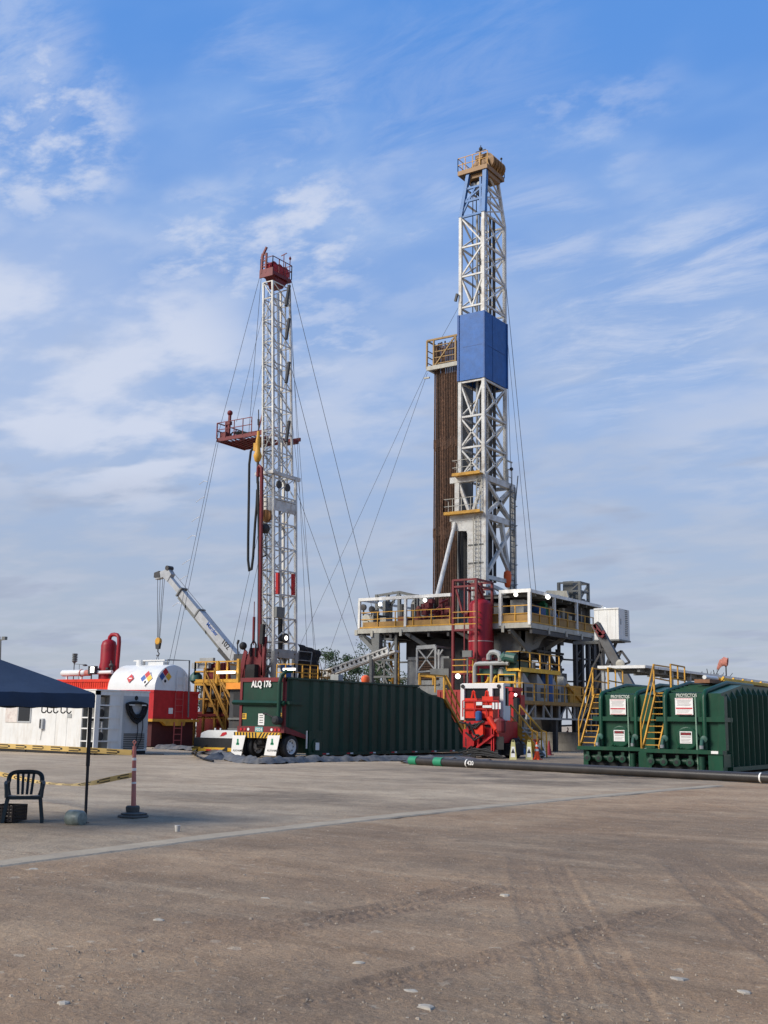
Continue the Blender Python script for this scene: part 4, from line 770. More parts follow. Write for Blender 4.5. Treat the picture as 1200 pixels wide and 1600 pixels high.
    # tongs and red machinery at the well centre
    b = B(); a = PY(396, 1050, Yf-.8); b.prism([(a.x-.9, zf), (a.x+.9, zf), (a.x+.75, zf+1.5), (a.x+.35, zf+2.2), (a.x-.3, zf+2.2), (a.x-.55, zf+1.4)], 'y', a.y-.1, a.y+.1); b.prism([(a.x-.9, zf), (a.x-.5, zf), (a.x-.1, zf+1.9), (a.x-.35, zf+2.1)], 'y', a.y-.6, a.y-.5); b.bar((a.x+.8, a.y, zf+.4), (a.x+.9, a.y, zf+2.9), .2); b.build('tong_frame', mred, t)
    b = B(); b.ball((a.x-.45, a.y-.6, zf+2.3), .26, 8); b.box(a.x-.3, a.x+.5, a.y-.5, a.y+.3, zf, zf+1.1); b.path([(a.x-.1, a.y-.2, zf+1.6), (a.x-.1, a.y-.2, zf+2.4), (a.x+.1, a.y-.2, zf+2.7), (a.x+.3, a.y-.2, zf+2.4), (a.x+.3, a.y-.2, zf+1.6)], .06, 6); b.bar((a.x+.8, a.y-.2, zf+2.4), (a.x+.85, a.y-.2, zf+3.7), .25, .25); b.build('tong_body', blackm, t)
    b = B(); b.tube(PY(397.5, 940, Yf-.8), PY(396, 1008, Yf-.8), .028, 6); b.tube(PY(397, 964, Yf-.8), PY(396, 1005, Yf-.8), .09, 8); b.build('tong_line', mred, t)
    # mast foot
    q0 = [V3((x, y, 0)) for x, y in c0]; b = B(); 
    for i in range(4): p_ = q0[i]; b.bar(p_+ZA*3.4, p_+ZA*6.2, .3)
    for z in (5.9, 6.2): 
        for i in range(4): b.bar(q0[i]+ZA*z, q0[(i+1) % 4]+ZA*z, .22)
    b.bar(q0[3]+ZA*4.2, q0[0]+ZA*5.8, .1); b.bar(q0[0]+ZA*4.2, q0[3]+ZA*5.8, .1); b.box(q0[0].x-.1, q0[0].x+.15, Yf+.3, Yf+1.9, 5.75, 6.15); b.build('mast_foot', lgrey, t)
    b = B(); b.box(q0[0].x+.2, q0[0].x+.28, Yf+.5, Yf+1.5, 3.9, 5.3); b.build('blue_coveralls_rack', bluep, t)
    # wind screen behind
    b = B(); a, c_ = PX(462, 1012, -47.8), PX(496, 1018, -47.8); n = 10; vs = []
    for i in range(n+1):
        y = a.y+.3+(c_.y-a.y)*i/n
        for j in range(n+1): z = 4.0+(a.z-3.7)*j/n; vs.append((-47.8+.10*math.sin(i*1.7+j)+.06*math.sin(j*2.3), y, z-.35*(i/n)*(j/n)))
    b.add(vs, [(i*(n+1)+j, (i+1)*(n+1)+j, (i+1)*(n+1)+j+1, i*(n+1)+j+1) for i in range(n) for j in range(n)]); b.build('wind_screen', mat('tarp_black', (.016, .018, .022), .5), t, smooth=True)
    b = B(); b.rail([(-47.4, a.y+.2, 4.1), (-47.4, c_.y+1.5, 4.1)], 1.0, .8, .05); b.rail([(-46.6, a.y-.6, 4.1), (-46.6, c_.y, 4.1)], 1.0, .9, .05); b.build('screen_rail', oldy, t)
    b = B(); a = PX(479, 1030, -47.6); b.bar(a+YA*-.9+ZA*.5, a+YA*.6+ZA*.5, .05); b.bar(a+YA*-.9-ZA*.1, a+YA*.6-ZA*.1, .05); b.bar(a+YA*-.9+ZA*.5, a+YA*-.9-ZA*.1, .05); b.bar(a+YA*.6+ZA*.5, a+YA*.3-ZA*1.2, .05); b.build('screen_frame', lgrey, t)
    for px, py, w in ((352, 1055, .9), (478, 1051, 0)):
        if w: g = PY(px, py-3, fy-.3); b = B(); b.box(g.x-.65, g.x+.75, g.y-.1, g.y+.1, g.z-.02, g.z+.13); b.build('tube_light', lamp, t)
    # guy wires from this mast
    crn_l, crn_n, crn_r = V3((x0, ya, zc)), V3((x1, ya, zc)), V3((x1, yb, zc)); mb0 = V3((A.x, Yf, zb))
    gr = lambda px, py, Y: PY(px, py, Y)
    guy(crn_l, mb0, 'twin line from the red crown to the tip of the side platform, outer one', .02); guy(crn_l+XA*.1, V3((A.x+.3, bx, zb)), 'twin line from the red crown to the back corner of the side platform', .02)
    guy(crn_l+XA*.2+YA, V3((A.x+1.8, Yf, zb+1.1)), 'thin line from the red crown to the middle of the side platform rail')
    guy(mb0, gr(262, 1045, 52), 'streamer-hung guy line from the side platform tip down past the crane hook', .02); guy(mb0+XA*.2, gr(268, 1050, 53), 'second guy line from the side platform tip beside the streamer-hung one', .02)
    mid = P(3, PY(410, 560, Yf).z); guy(mid, gr(392, 660, Yf), 'short line from the left mast to the side platform inner end'); guy(mid, V3((A.x+3.4, bx, zb+.2)), 'second short line from the left mast to the side platform inner end')
    guy(V3((A.x+3.2, bx, zb)), gr(352, 1062, 66), 'guy line dropping from the side platform inner end past the crane boom, left one'); guy(V3((A.x+3.6, bx, zb)), gr(366, 1060, 67), 'guy line dropping from the side platform inner end past the crane boom, right one')
    guy(crn_r, gr(590, 985, 76), 'guy wire running from the red crown far right onto the tall rig floor', .02); guy(crn_r-YA*.5, gr(494, 1062, 64), 'guy wire from the red crown falling steeply right behind the black screen'); guy(crn_r-YA*.2, gr(482, 1062, 62), 'steepest guy wire on the right of the left mast')
    m2 = P(1, PX(456, 560, N0.x).z); guy(m2, gr(566, 1010, 76), 'guy wire from halfway up the left mast running right', .02); m3 = P(1, PX(460, 745, N0.x).z); guy(m3, gr(560, 1035, 78), 'lowest guy wire running right from the left mast')
    m4 = P(1, PX(460, 640, N0.x).z); guy(m4, gr(498, 1062, 66), 'guy wire from the left mast landing beside the black screen')
    # streamers on the long guy
    p0, q0_ = mb0, gr(262, 1045, 52)
    for k, u in enumerate((.20, .27, .36, .45, .55, .62, .74)):
        c_ = p0.lerp(q0_, u); b = B(); s_ = 1 if k % 3 else -1; b.path([c_, c_+Vector((-.35*1, 0, -.10*s_)), c_+Vector((-.8, 0, -.22-.1*s_))], .02, 4)
        tag(b.build('streamer', paper), ['topmost streamer on the long guy line', 'second streamer from the top of the long guy line', 'third streamer down the long guy line', 'middle streamer of the long guy line', 'fifth streamer down the long guy line', 'sixth streamer down, just left of the crane boom tip', 'lowest streamer near the crane hook'][k], 'streamer', 'plastic streamers tied along the guy line')
left_rig()
# ------------------------------------------------------------------ green tank trailer
def trailer():
    x0, x1, ye = -35.40, -32.72, 40.75
    t = thing('tank_trailer', 'long dark green ribbed tank trailer with maroon-trimmed tail, white mudflaps and its wheel showing', 'trailer', (x1, ye, 0))
    S_ = lambda px, py: (PX(px, py, x1).y, PX(px, py, x1).z)
    zt = 3.56
    poly = [(ye, 1.35), (ye, zt), (51.9, zt+.02), (52.9, 3.2), (54.6, 3.0), (56.8, 1.0), (56.95, .22), (42.4, .22), (42.35, 1.0), (41.2, 1.35)]
    b = B(); b.prism(poly, 'x', x0+.12, x1); b.prism([(51.8, zt+.02), (53., 3.25), (54.6, 3.04), (54.6, 3.0), (52.9, 3.15), (51.8, 3.4)], 'x', x0, x1+.05); sh = b.build('tank_shell', green2, t)
    b = B(); y = 42.5
    def top(y): return zt+.03 if y < 51.9 else (3.2-(y-52.9)*.1 if y < 54.5 and y > 52.9 else zt-.35*(y-51.9) if y <= 52.9 else max(1.1, 3.0-(y-54.6)*.92))
    k = 0
    while y < 56.5:
        zb = .25
        b.prism([(x1-.02, y), (x1+.11, y+.16), (x1+.11, y+.56), (x1-.02, y+.72)], 'z', zb, top(y+.3)-.06); y += .82; k += 1
    b.prism([(x1-.02, 41.0), (x1+.10, 41.1), (x1+.10, 41.6), (x1-.02, 41.75)], 'z', 1.4, zt-.04); b.build('ribs', green2, sh)
    b = B(); b.box(x0, x1+.16, ye+.02, 51.9, zt, zt+.08); b.box(x1-.02, x1+.18, 42.4, 56.9, .12, .26); b.build('side_rails', green2, t)
    b = B(); 
    for i in range(7): y = 43.4+i*1.95; b.box(x1+.18, x1+.185, y, y+.28, .16, .22)
    b.build('reflector_red', inkr, t)
    b = B(); 
    for i in range(7): y = 43.7+i*1.95; b.box(x1+.18, x1+.186, y, y+.22, .16, .22)
    b.build('reflector_white', paper, t)
    b = B(); w = .14
    b.box(x0, x0+w, ye-.05, ye+.05, 1.35, zt); b.box(x1-w, x1+.02, ye-.05, ye+.05, 1.35, zt); b.box(x0, x1+.02, ye-.052, ye+.05, zt-.12, zt+.07); b.box(x0-.05, x1+.05, ye-.10, ye+.1, 1.15, 1.42); b.prism([(ye, 1.15), (ye, 1.42), (42.4, 1.02), (42.4, .85)], 'x', x1, x1+.06); b.build('maroon_frame', mred, t)
    b = B(); b.tube((x0-.35, ye-.12, 2.50), (x1+.05, ye-.12, 2.46), .11, 4); b.box(x1, x1+.22, ye+.0, 42.0, 2.42, 2.56); b.build('cross_rail', green2, t)
    xd = PY(437, 1100, ye-.2).x; b = B(); b.path([(xd, ye-.25, 1.75), (xd, ye-.25, 3.35), (xd+.06, ye-.2, 3.72), (xd+.22, ye-.05, 3.92), (xd+.36, ye+.2, 3.93)], .10, 10); b.build('drain_pipe', green2, t, smooth=True)
    b = B(); b.lathe((xd-.05, ye-.28, 1.7), [(.1, -.22), (.2, -.15), (.2, .15), (.1, .22)], 12, 'y'); b.tube((xd-.1, ye-.3, 1.75), (xd-.65, ye-.3, 1.98), .04); b.tube((xd-.65, ye-.3, 1.98), (xd-.85, ye-.3, 2.0), .05); b.build('valve', blackm, t)
    b = B(); b.box(x1-.12, x1+.50, ye-.1, ye+.05, 3.95, 4.04); b.build('light_tube', lamp, t)
    p = PY(393, 1073.5, ye-.06); text('ALQ 176', 'lettering', p, XA, ZA, .40, paper, t, .012, .03, .78)
    for nm, px, py, w, h in (('plate', 408, 1124, .36, .52), ('yellow_placard', 381, 1119, .30, .26), ('yellow_placard', 439, 1119, .26, .28)):
        c = PY(px, py, ye-.02); b = B(); b.box(c.x-w/2, c.x+w/2, ye-.015, ye-.002, c.z-h/2, c.z+h/2); o = b.build(nm, paper if nm == 'plate' else yellowb, t)
        b = B(); [b.box(c.x-w*.3, c.x+w*.3, ye-.02, ye-.0155, c.z+dz*h, c.z+dz*h+.03) for dz in (-.3, -.1, .12, .3)]; b.build('lettering', ink, o)
    c = PY(405, 1132.5, ye-.11); b = B(); b.box(c.x-.24, c.x+.24, ye-.12, ye-.105, 1.17, 1.40); o = b.build('licence_plate', mat('plate_teal', (.10, .30, .28), .5), t); text('F024', 'lettering', (c.x-.2, ye-.125, 1.21), XA, ZA, .2, paper, o, .004)
    for i, x in enumerate((x0+.2, x0+.42, x0+.64, x1-.22, x1-.44, x1-.66)): b = B(); b.tube((x, ye-.13, 1.28), (x, ye-.09, 1.28), .065, 10); b.build('tail_light', paper if i in (2, 5) else inkr, t)
    b = B(); b.box(x0-.15, x1-.12, ye-.18, ye-.08, .90, 1.15); bp = b.build('bumper_board', yellowb, t)
    n = 15; wd = (x1-.12-x0+.15)/n
    for i in range(n):
        s_ = .16 if i > 7 else -.02; b = B(); x = x0-.15+i*wd; b.prism([(x, .91), (x+wd*.45, .91), (min(x1-.13, x+wd*.45+s_), 1.14), (min(x1-.13, x+s_), 1.14)], 'y', ye-.19, ye-.181); b.build('stripe', ink, bp)
    fl = (x0-.05, x1-1.05)
    for i, (xa, xb, xc, xd_) in enumerate(((361, 377, 364, 384), (413, 431, 419, 438))):
        a, b_, c, d = PY(xa, 1180, ye-.25), PY(xb, 1181, ye-.25), PY(xc, 1149, ye-.25), PY(xd_, 1149, ye-.25)
        b = B(); b.prism([(a.x, a.z), (b_.x, b_.z), (d.x, d.z), (c.x, c.z)], 'y', ye-.27, ye-.255); f = b.build('mudflap', paper, t); m_ = (a+b_+c+d)/4
        b = B(); b.box(m_.x-.04, m_.x+.06, ye-.275, ye-.271, m_.z+.08, m_.z+.30); b.box(m_.x-.08, m_.x+.1, ye-.275, ye-.271, m_.z+.02, m_.z+.12); b.build('emblem', bgreen, f)
        text('ALKHAMES', 'lettering', (m_.x-.27, ye-.272, m_.z-.27), XA, ZA, .13, ink, f, .004)
    for y in (41.25, ):
        for x in (x1-.12, x1-.46, x0+.62, x0+.28): tire(t, (x, y, .53), .54, .28, 'x', mat('rim_steel', (.55, .55, .54), .4))
    b = B(); b.tube((x0+.3, 41.25, .53), (x1-.3, 41.25, .53), .1); b.box(x0+.8, x1-.8, 41., 42.3, .6, 1.2); b.lathe((x0+1.2, 41.0, .8), [(.1, -.15), (.2, -.1), (.2, .1), (.1, .15)], 12, 'x'); b.tube((x1-1.4, 41.1, .8), (x1-.9, 41.1, .7), .08); b.build('axle', darks, t)
    c = PX(491, 1166, x1); b = B(); b.lathe((x1, c.y, c.z), [(.34, 0), (.34, .16), (.25, .17)], 22, 'x'); b.box(x1, x1+.10, c.y-.55, c.y+.65, .26, 1.25); mh = b.build('manway', green2, t); b = B(); b.box(x1+.18, x1+.19, c.y-.14, c.y+.14, c.z-.17, c.z+.17); b.build('placard', paper, mh)
    b = B(); c = PX(479, 1160, x1+.2); b.bar((x1+.2, c.y, .45), (x1+.2, c.y, 1.25), .05); b.build('marker_strip', paper, t)
    # front stairs with yellow handrail (far end)
    b = B(); q = lambda px, py: PX(px, py, x1+.1); b.bar(q(695, 1092), q(728, 1150), .16); b.bar(q(694, 1056), q(727, 1120), .08); b.bar(q(694, 1056), q(694, 1092), .10); b.bar(q(727, 1120), q(727, 1155), .09); b.bar(q(697, 1076), q(725, 1135), .06); b.bar(q(655, 1053), q(695, 1056), .07); b.bar(q(655, 1053), q(655, 1070), .07); b.bar(q(680, 1054), q(680, 1082), .07)
    b.build('front_handrail', yellow, t)
    b = B(); b.box(x0+.4, x0+.9, 47.2, 47.6, zt+.05, zt+.5); b.build('vent_box', lgrey, t)
    c = PX(571, 1062, x1-.8); tag(B().lathe((c.x, c.y, zt+.06), [(.08, 0), (.2, .07), (.23, .22), (.19, .36), (.07, .43)], 14).build('orange_buoy', orangep, smooth=True), 'orange ball lying on top of the green tank trailer', 'ball')
trailer()
def fuel_tank():
    Y = 42.6; a, c = PY(300, 1183, Y), PY(376, 1183, Y); x0, x1 = a.x+.05, c.x+.3
    t = thing('fuel_trailer', 'low white-topped fuel tank trailer with striped yellow bumper beside the green trailer', 'trailer', (x0, Y, 0))
    zt, zm, zy = PY(340, 1141, Y).z, PY(340, 1153, Y).z, PY(340, 1168, Y).z
    b = B(); b.prism([(x0+.45, zm), (x0+.5, zm+.22), (x0+.72, zt-.06), (x0+1.0, zt), (x1, zt), (x1, zm)], 'y', Y, Y+4); b.tube((x0+1.15, Y+.3, zt), (x0+1.15, Y+.3, zt+.1), .04); b.tube((x0+1.5, Y+.3, zt), (x0+1.5, Y+.3, zt+.1), .04); b.build('tank', tankw, t)
    b = B(); b.box(x0+.05, x1, Y-.02, Y+3.9, zy, zm); b.build('black_end', blackm, t)
    b = B(); b.prism([(x0-.05, zy), (x1, zy), (x1, .18), (x0+1.0, .18), (x0+.1, zy-.25)], 'y', Y-.1, Y+.02); bb = b.build('bumper', yellowb, t)
    b = B(); b.box(x0+.95, x0+1.3, Y-.108, Y-.101, zy-.16, zy-.09); b.box(x0+1.5, x0+1.8, Y-.108, Y-.101, zy-.16, zy-.09); b.build('red_reflector', inkr, bb)
    b = B(); b.prism([(x0+.55, .3), (x0+.75, .3), (x0+1.0, .5), (x0+.85, .5)], 'y', Y-.108, Y-.101); b.prism([(x0+1.9, .19), (x0+2.35, .19), (x0+2.35, .42)], 'y', Y-.108, Y-.101); b.box(x0, x0+.45, Y-.108, Y-.101, zy-.07, zy-.02); b.build('bumper_stripe', ink, bb)
    b = B(); b.prism([(x0+1.75, zm+.08), (x0+1.9, zm+.26), (x0+2.15, zm+.30), (x0+2.2, zm+.2), (x0+1.98, zm+.1)], 'y', Y-.012, Y-.001); b.build('red_emblem', inkr, t)
    for x in (x0+.6, x1-.5): tire(t, (x, Y+2.2, .42), .42, .3, 'x')
    # dark cabinet with orange beam
    Y2 = 47.5; a, c = PY(357, 1145, Y2), PY(383, 1145, Y2); g = thing('generator_cabinet', 'black machine cabinet with an orange beam on top behind the green trailer tail', 'cabinet', (a.x, Y2, 0))
    zt = PY(365, 1077, Y2).z; b = B(); b.box(a.x, c.x+1.5, Y2, Y2+2.5, .2, zt); b.build('casing', darks, g)
    b = B(); b.box(a.x+.3, c.x, Y2-.04, Y2, 1.9, zt-.2); b.build('door', blackm, g); b = B(); b.bar((a.x, Y2-.05, 1.75), (c.x, Y2-.05, 1.75), .1); b.bar((a.x, Y2-.05, 1.2), (c.x, Y2-.05, 1.2), .08); b.build('rail', greys, g)
    b = B(); z2 = PY(365, 1067, Y2).z; b.box(a.x-.1, c.x+1.4, Y2-.25, Y2+.2, zt, z2); b.build('orange_beam', orangeb, g)
fuel_tank()
def liner_():
    for nm, pts, w, h, lab in (('containment_liner', [(236, 1170), (300, 1174), (345, 1187), (380, 1193), (430, 1194), (500, 1191), (580, 1190), (650, 1190), (705, 1193), (740, 1196), (752, 1188)], 1.1, .24, 'crumpled grey plastic liner bund running along the foot of the green trailer'),):
        P_ = smooth_pts(pts, 14); n = len(P_); m_ = 12; vs = []
        for i, (x, y) in enumerate(P_):
            a = P_[max(i-1, 0)]; c = P_[min(i+1, n-1)]; d = Vector((c[0]-a[0], c[1]-a[1], 0)).normalized(); nn = Vector((-d.y, d.x, 0))
            for j in range(m_+1):
                v = j/m_; sx = 3.2 if i > n*.86 else 1.6
                z = h*(math.sin(math.pi*min(1, v*1.9))*.9 if v < .53 else .15)*(1 if i < n-8 else .7)
                q = Vector((x, y, 0))+nn*(v*w*sx*.9); z += .10*noise.noise(Vector((q.x*2.3, q.y*2.3, 0)))+.07*noise.noise(Vector((q.x*7, q.y*7, 2)))+.02
                if i < n*.2: z += .10*noise.noise(Vector((q.x*3, q.y*3, 5)))
                q += nn*.12*noise.noise(Vector((x*3, y*3, j*.2))); vs.append((q.x, q.y, max(.006 if j else -.01, z)))
        b = B(); b.add(vs, [(i*(m_+1)+j, (i+1)*(m_+1)+j, (i+1)*(m_+1)+j+1, i*(m_+1)+j+1) for i in range(n-1) for j in range(m_)]); tag(b.build(nm, liner, smooth=True), lab, 'liner')
    c = PZ(346, 1187); b = B(); vs = []
    n = 12
    for i in range(n+1):
        for j in range(n+1):
            u, v = i/n-.5, j/n-.5; r = math.hypot(u, v)*2; z = .42*max(0, 1-r**1.6)*(1+.5*noise.noise(Vector((u*7, v*7, 0))))
            vs.append((c.x-.3+u*1.4, c.y+v*1.0, z*.68+.05*noise.noise(Vector((u*17, v*17, 3)))))
    b.add(vs, [(i*(n+1)+j, (i+1)*(n+1)+j, (i+1)*(n+1)+j+1, i*(n+1)+j+1) for i in range(n) for j in range(n)]); tag(b.build('folded_tarp', mat('tarp_dark', (.05, .055, .065), .5, var=.4, sc=4), smooth=True), 'bunched dark tarp heap at the liner corner below the fuel trailer', 'tarp')
    b = B(); b.path([PZ(305, 1180, .05), PZ(308, 1172, .5), PZ(300, 1176, .06), PZ(318, 1186, .05), PZ(333, 1189, .05)], .045, 6); tag(b.build('hose', blackm, smooth=True), 'black hose looping over the liner by the fuel trailer', 'hose')
liner_()
# ------------------------------------------------------------------ perforated ramp and trees
def ramp_trees():
    Y = 64.; a, c = PY(486, 1060, Y), PY(606, 1016, Y); t = thing('perforated_ramp', 'white perforated beam sloping up to the tall rig from behind the green trailer', 'ramp', a)
    b = B(); d = (c-a).normalized(); n = Vector((-d.z, 0, d.x)); L = (c-a).length; 
    for s_ in (1, -1): b.bar(a+n*.18*s_, c+n*.18*s_, .14, .10)
    N_ = 34
    for i in range(N_+1): 
        if i % 1 == 0: b.bar(a+d*L*i/N_-n*.14, a+d*L*i/N_+n*.14, .02 if i % 2 else .07, .08)
    b.bar(a+YA*1.1, c+YA*1.1, .5, .14); b.build('beam', mastw, t)
    b = B(); b.box(a.x-.2, c.x, Y+.3, Y+.5, a.z-.3, a.z-.1); h = B()
    for i in range(N_-1):
        q = a+d*L*(i+.5)/N_; 
        if i % 2 == 0: h = B(); h.tube(q-YA*.075, q-YA*.01, .085, 10); h.build('lightening_hole', blackm, t)
    w = B(); w.bar(a-YA*.0, c-YA*.0, .02, .32); w.build('web', mastw, t)
    b = B(); b.bar(PY(505, 1052, Y), PY(505, 1080, Y), .2); b.bar(PY(580, 1025, Y), PY(580, 1080, Y), .2); b.build('support', greys, t)
    leafs = [mat('leaf_dark', (.030, .055, .022), .7, var=.45, sc=.9), mat('leaf_mid', (.052, .085, .035), .7, var=.4, sc=.9)]; bark = mat('bark', (.10, .08, .06), .9)
    def tree(px, py_top, Y, w, k, lab, grp, seed, gap=1.):
        r = random.Random(seed); p = PY(px, 1130, Y); top = PY(px, py_top, Y).z; T = thing('broadleaf_tree', lab, 'tree', (p.x, Y, 0), 0, grp); b = B(); h = top
        b.tube((p.x, Y, 0), (p.x+.3, Y, h*.5), .30, 8, .18); tips = []
        for i in range(16):
            an = r.random()*6.28; z0 = h*r.uniform(.25, .6); e = V3((p.x+math.cos(an)*w*r.uniform(.2, .9), Y+math.sin(an)*w*r.uniform(.2, .9), h*r.uniform(.35, .98))); b.tube((p.x+.2, Y, z0), e, .09, 5, .03); tips.append(e)
        b.build('trunk', bark, T); l = [B(), B()]
        for e in tips*2:
            cr_ = r.uniform(.5, 1.3); c_ = e+V3((r.uniform(-.5, .5), r.uniform(-.5, .5), r.uniform(-.6, .1))); q = r.random() < .5
            for i in range(int(85*gap)):
                v = V3((r.gauss(0, 1), r.gauss(0, 1), r.gauss(0, .8))); v = v.normalized()*cr_*r.random()**.4; c2 = c_+v; s_ = r.uniform(.09, .19); u = V3((r.gauss(0, 1), r.gauss(0, 1), r.gauss(0, 1))).normalized(); w_ = u.cross(V3((r.gauss(0, 1), r.gauss(0, 1), r.gauss(0, 1)))).normalized()
                l[q].quad(c2-u*s_, c2+w_*s_*.5, c2+u*s_, c2-w_*s_*.5)
        l[0].build('crown', leafs[0], T); l[1].build('crown_mid_leaves', leafs[1], T)  # two leaf tones dealt out to the clumps at random
    G = 'trees beyond the rigs'
    tree(512, 1020, 118, 3.6, 0, 'bushy tree just right of the black wind screen', G, 1); tree(535, 1016, 125, 3.4, 1, 'tallest tree over the perforated ramp', G, 2); tree(560, 1030, 121, 3.2, 0, 'tree behind the middle of the perforated ramp', G, 3)
    tree(588, 1003, 128, 3.8, 1, 'tree seen through the legs of the tall rig floor', G, 4, .7); tree(612, 1030, 120, 3., 0, 'low tree right behind the grey rig frame', G, 5); tree(490, 1040, 122, 3., 1, 'low tree peeping left of the black wind screen', G, 6)
    tree(330, 1052, 130, 3.4, 0, 'tree seen under the yellow rail left of the crane', G, 7); tree(358, 1054, 126, 3.2, 1, 'tree seen between yellow rails below the crane boom', G, 8)
    T = thing('bare_shrub', 'bare twiggy shrub above the shelter roof near the windsock', 'shrub', (PY(1105, 1075, 92).x, 92, 0)); b = B(); r = random.Random(3)
    for i in range(26):
        x = PY(r.uniform(1080, 1135), 1075, 92); e = PY(600+(600)*0+x.x*0+r.uniform(1080, 1135)-600, r.uniform(1045, 1062), 92); b.tube((x.x, 92, 3.5), ((x.x*.7+e.x*.3), 92, e.z), .03, 4); b.tube((x.x*.85+e.x*.15, 92, (3.5+e.z)/2+.3), (x.x+r.uniform(-.8, .8), 92.3, e.z+.1), .02, 4)
    b.tube((T.location.x, 92, 0), (T.location.x, 92, 4), .12, 6); b.build('branches', mat('twig', (.06, .05, .045), .9), T)
ramp_trees()
# ------------------------------------------------------------------ mud tanks on the right
mgreen = mat('shaded_manifold_green', (.006, .040, .022), .5, var=.4, sc=6, grime=.7, gcol=(.02, .025, .015))  # green darkened to carry the shade under the flange, plus grime
def mud_tank():
    X0, X1, Y0 = -16.25, -13.1, 41.5; t = thing('mud_tank', 'right green ribbed mud tank, with yellow pipework lying along its top', 'tank', (X1, Y0, 0), 0, 'green mud tanks with yellow stairs')
    bx0 = -15.45; yf = 41.95; zt = 2.92; yl = 53.5; rz = 3.30
    b = B(); b.prism([(yf, .8), (yf, zt), (yf+2.6, rz), (yl, rz+.05), (yl, .3), (yf+.3, .3), (yf+.3, .8)], 'x', bx0, X1-.12); sh = b.build('tank_shell', green, t)
    b = B(); y = yf+.55
    while y < yl-.1:
        tz = min(rz, zt+(y-yf)/2.6*(rz-zt))-.02
        b.add([(X1-.13, y, .2), (X1-.13, y+.14, .2), (X1+.04, y+.05, .2), (X1+.04, y+.10, .2), (X1-.13, y, tz-.3), (X1-.13, y+.14, tz-.3), (X1+.04, y+.05, tz-.32), (X1+.04, y+.10, tz-.32), (X1-.20, y, tz), (X1-.20, y+.14, tz), (X1-.16, y+.05, tz+.03), (X1-.16, y+.10, tz+.03)],
            [(0, 2, 3, 1), (0, 4, 6, 2), (2, 6, 7, 3), (3, 7, 5, 1), (4, 8, 10, 6), (6, 10, 11, 7), (7, 11, 9, 5), (8, 9, 11, 10)]); y += .70
    b.box(X1-.2, X1+.10, yf+.4, yl, .10, .26); b.build('ribs', green, sh)
    # base sill and posts
    b = B(); b.box(X0, X1, Y0, Y0+.5, .72, .86); b.box(X1-.55, X1-.02, Y0+.05, Y0+.6, .02, .72); b.box(X0+.15, X0+.35, Y0+.3, Y0+.6, .02, .72); b.box(X0, X1-.5, Y0-.1, Y0+.35, .0, .09); b.box(X1-.3, X1, Y0+.1, yf+.6, .26, .72); b.box(X0, bx0, Y0+.5, Y0+4, .75, .86); b.box(X1-.26, X1, yf-.05, yf+.3, .86, zt-.1); b.build('skid', green, t)
    b = B(); b.box(X0+.3, X1-.5, Y0+.42, Y0+.6, .05, .72); b.build('skid_recess', blackm, t)
    for i, x in enumerate((X0+.42, X0+.92, X0+1.42, X0+1.92)):
        b = B(); b.tube((x, Y0+.45, .42), (x, Y0+.02, .40), .13, 12); b.lathe((x, Y0+.06, .40), [(.08, -.05), (.15, -.04), (.15, .02), (.10, .04)], 14, 'y'); b.box(x-.06, x+.06, Y0+.1, Y0+.3, .5, .66); v = b.build('outlet_valve', mgreen, t, smooth=False)
        b = B(); b.tube((x, Y0+.009, .40), (x, Y0+.002, .40), .07, 12); b.build('bore', blackm, v)
    b = B(); b.tube((X0+.3, Y0+.35, .42), (X1-.6, Y0+.35, .42), .13, 12); b.tube((X0+2.35, Y0+.1, .08), (X0+2.35, Y0+.1, .62), .13, 12); b.build('manifold', mgreen, t, smooth=True)
    # portal pipes over the end wall
    for x in (bx0+.14, X1-.72):
        b = B(); b.path([(x, yf-.12, .86), (x, yf-.12, zt-.18), (x, yf-.06, zt-.02), (x, yf+.12, zt+.08), (x, yf+2.6, rz+.08), (x, yf+6, rz+.08)], .095, 10); b.build('portal_pipe', green, t, smooth=True)
        b = B(); b.path([(x-.05, yf-.05, 1.22), (x-.08, yf-.3, 1.18), (x-.08, yf-.36, .98)], .07, 8); b.lathe((x-.02, yf-.2, 1.25), [(.05, -.07), (.13, -.05), (.13, .05), (.05, .07)], 10, 'y'); c = b.build('hose_tail', pgreen, t, smooth=True); b = B(); b.tube((x-.08, yf-.36, 1.02), (x-.08, yf-.36, .90), .08, 10); b.build('coupling', chrome, c)
    b = B(); b.box(bx0-.22, X1, yf-.17, yf+.02, 1.88, 2.05); b.box(X1-.1, X1+.03, yf-.17, yf+.8, 1.88, 2.04); b.build('mid_rail', green, t)
    b = B(); 
    for i in range(5): z = zt+(i+.5)*.07; y = yf+.25+i*.48; b.bar((bx0+.15, y, zt+(y-yf)/2.6*(rz-zt)+.05), (X1-.72, y, zt+(y-yf)/2.6*(rz-zt)+.05), .06)
    b.build('roof_rungs', green, t)
    cx = PY(1075, 1156, yf).x; cz = 1.27; b = B(); b.lathe((cx, yf-.1, cz), [(.38, -.02), (.42, 0), (.42, .1)], 26, 'y'); b.box(cx+.40, cx+.52, yf-.13, yf-.05, cz-.05, cz+.05); mh = b.build('manway', green, t)
    def sign(c, w, h, rows, nm='notice'):
        b = B(); b.box(c[0]-w/2, c[0]+w/2, c[1]-.012, c[1], c[2]-h/2, c[2]+h/2); o = b.build(nm, paper, t)
        for (m_, z0_, z1_, u0, u1) in rows:
            b = B(); b.box(c[0]-w/2+w*u0, c[0]-w/2+w*u1, c[1]-.016, c[1]-.0125, c[2]-h/2+h*z0_, c[2]-h/2+h*z1_); b.build('print_line', m_, o)
        return o
    gp = mat('grey_print', (.35, .32, .31), .6)
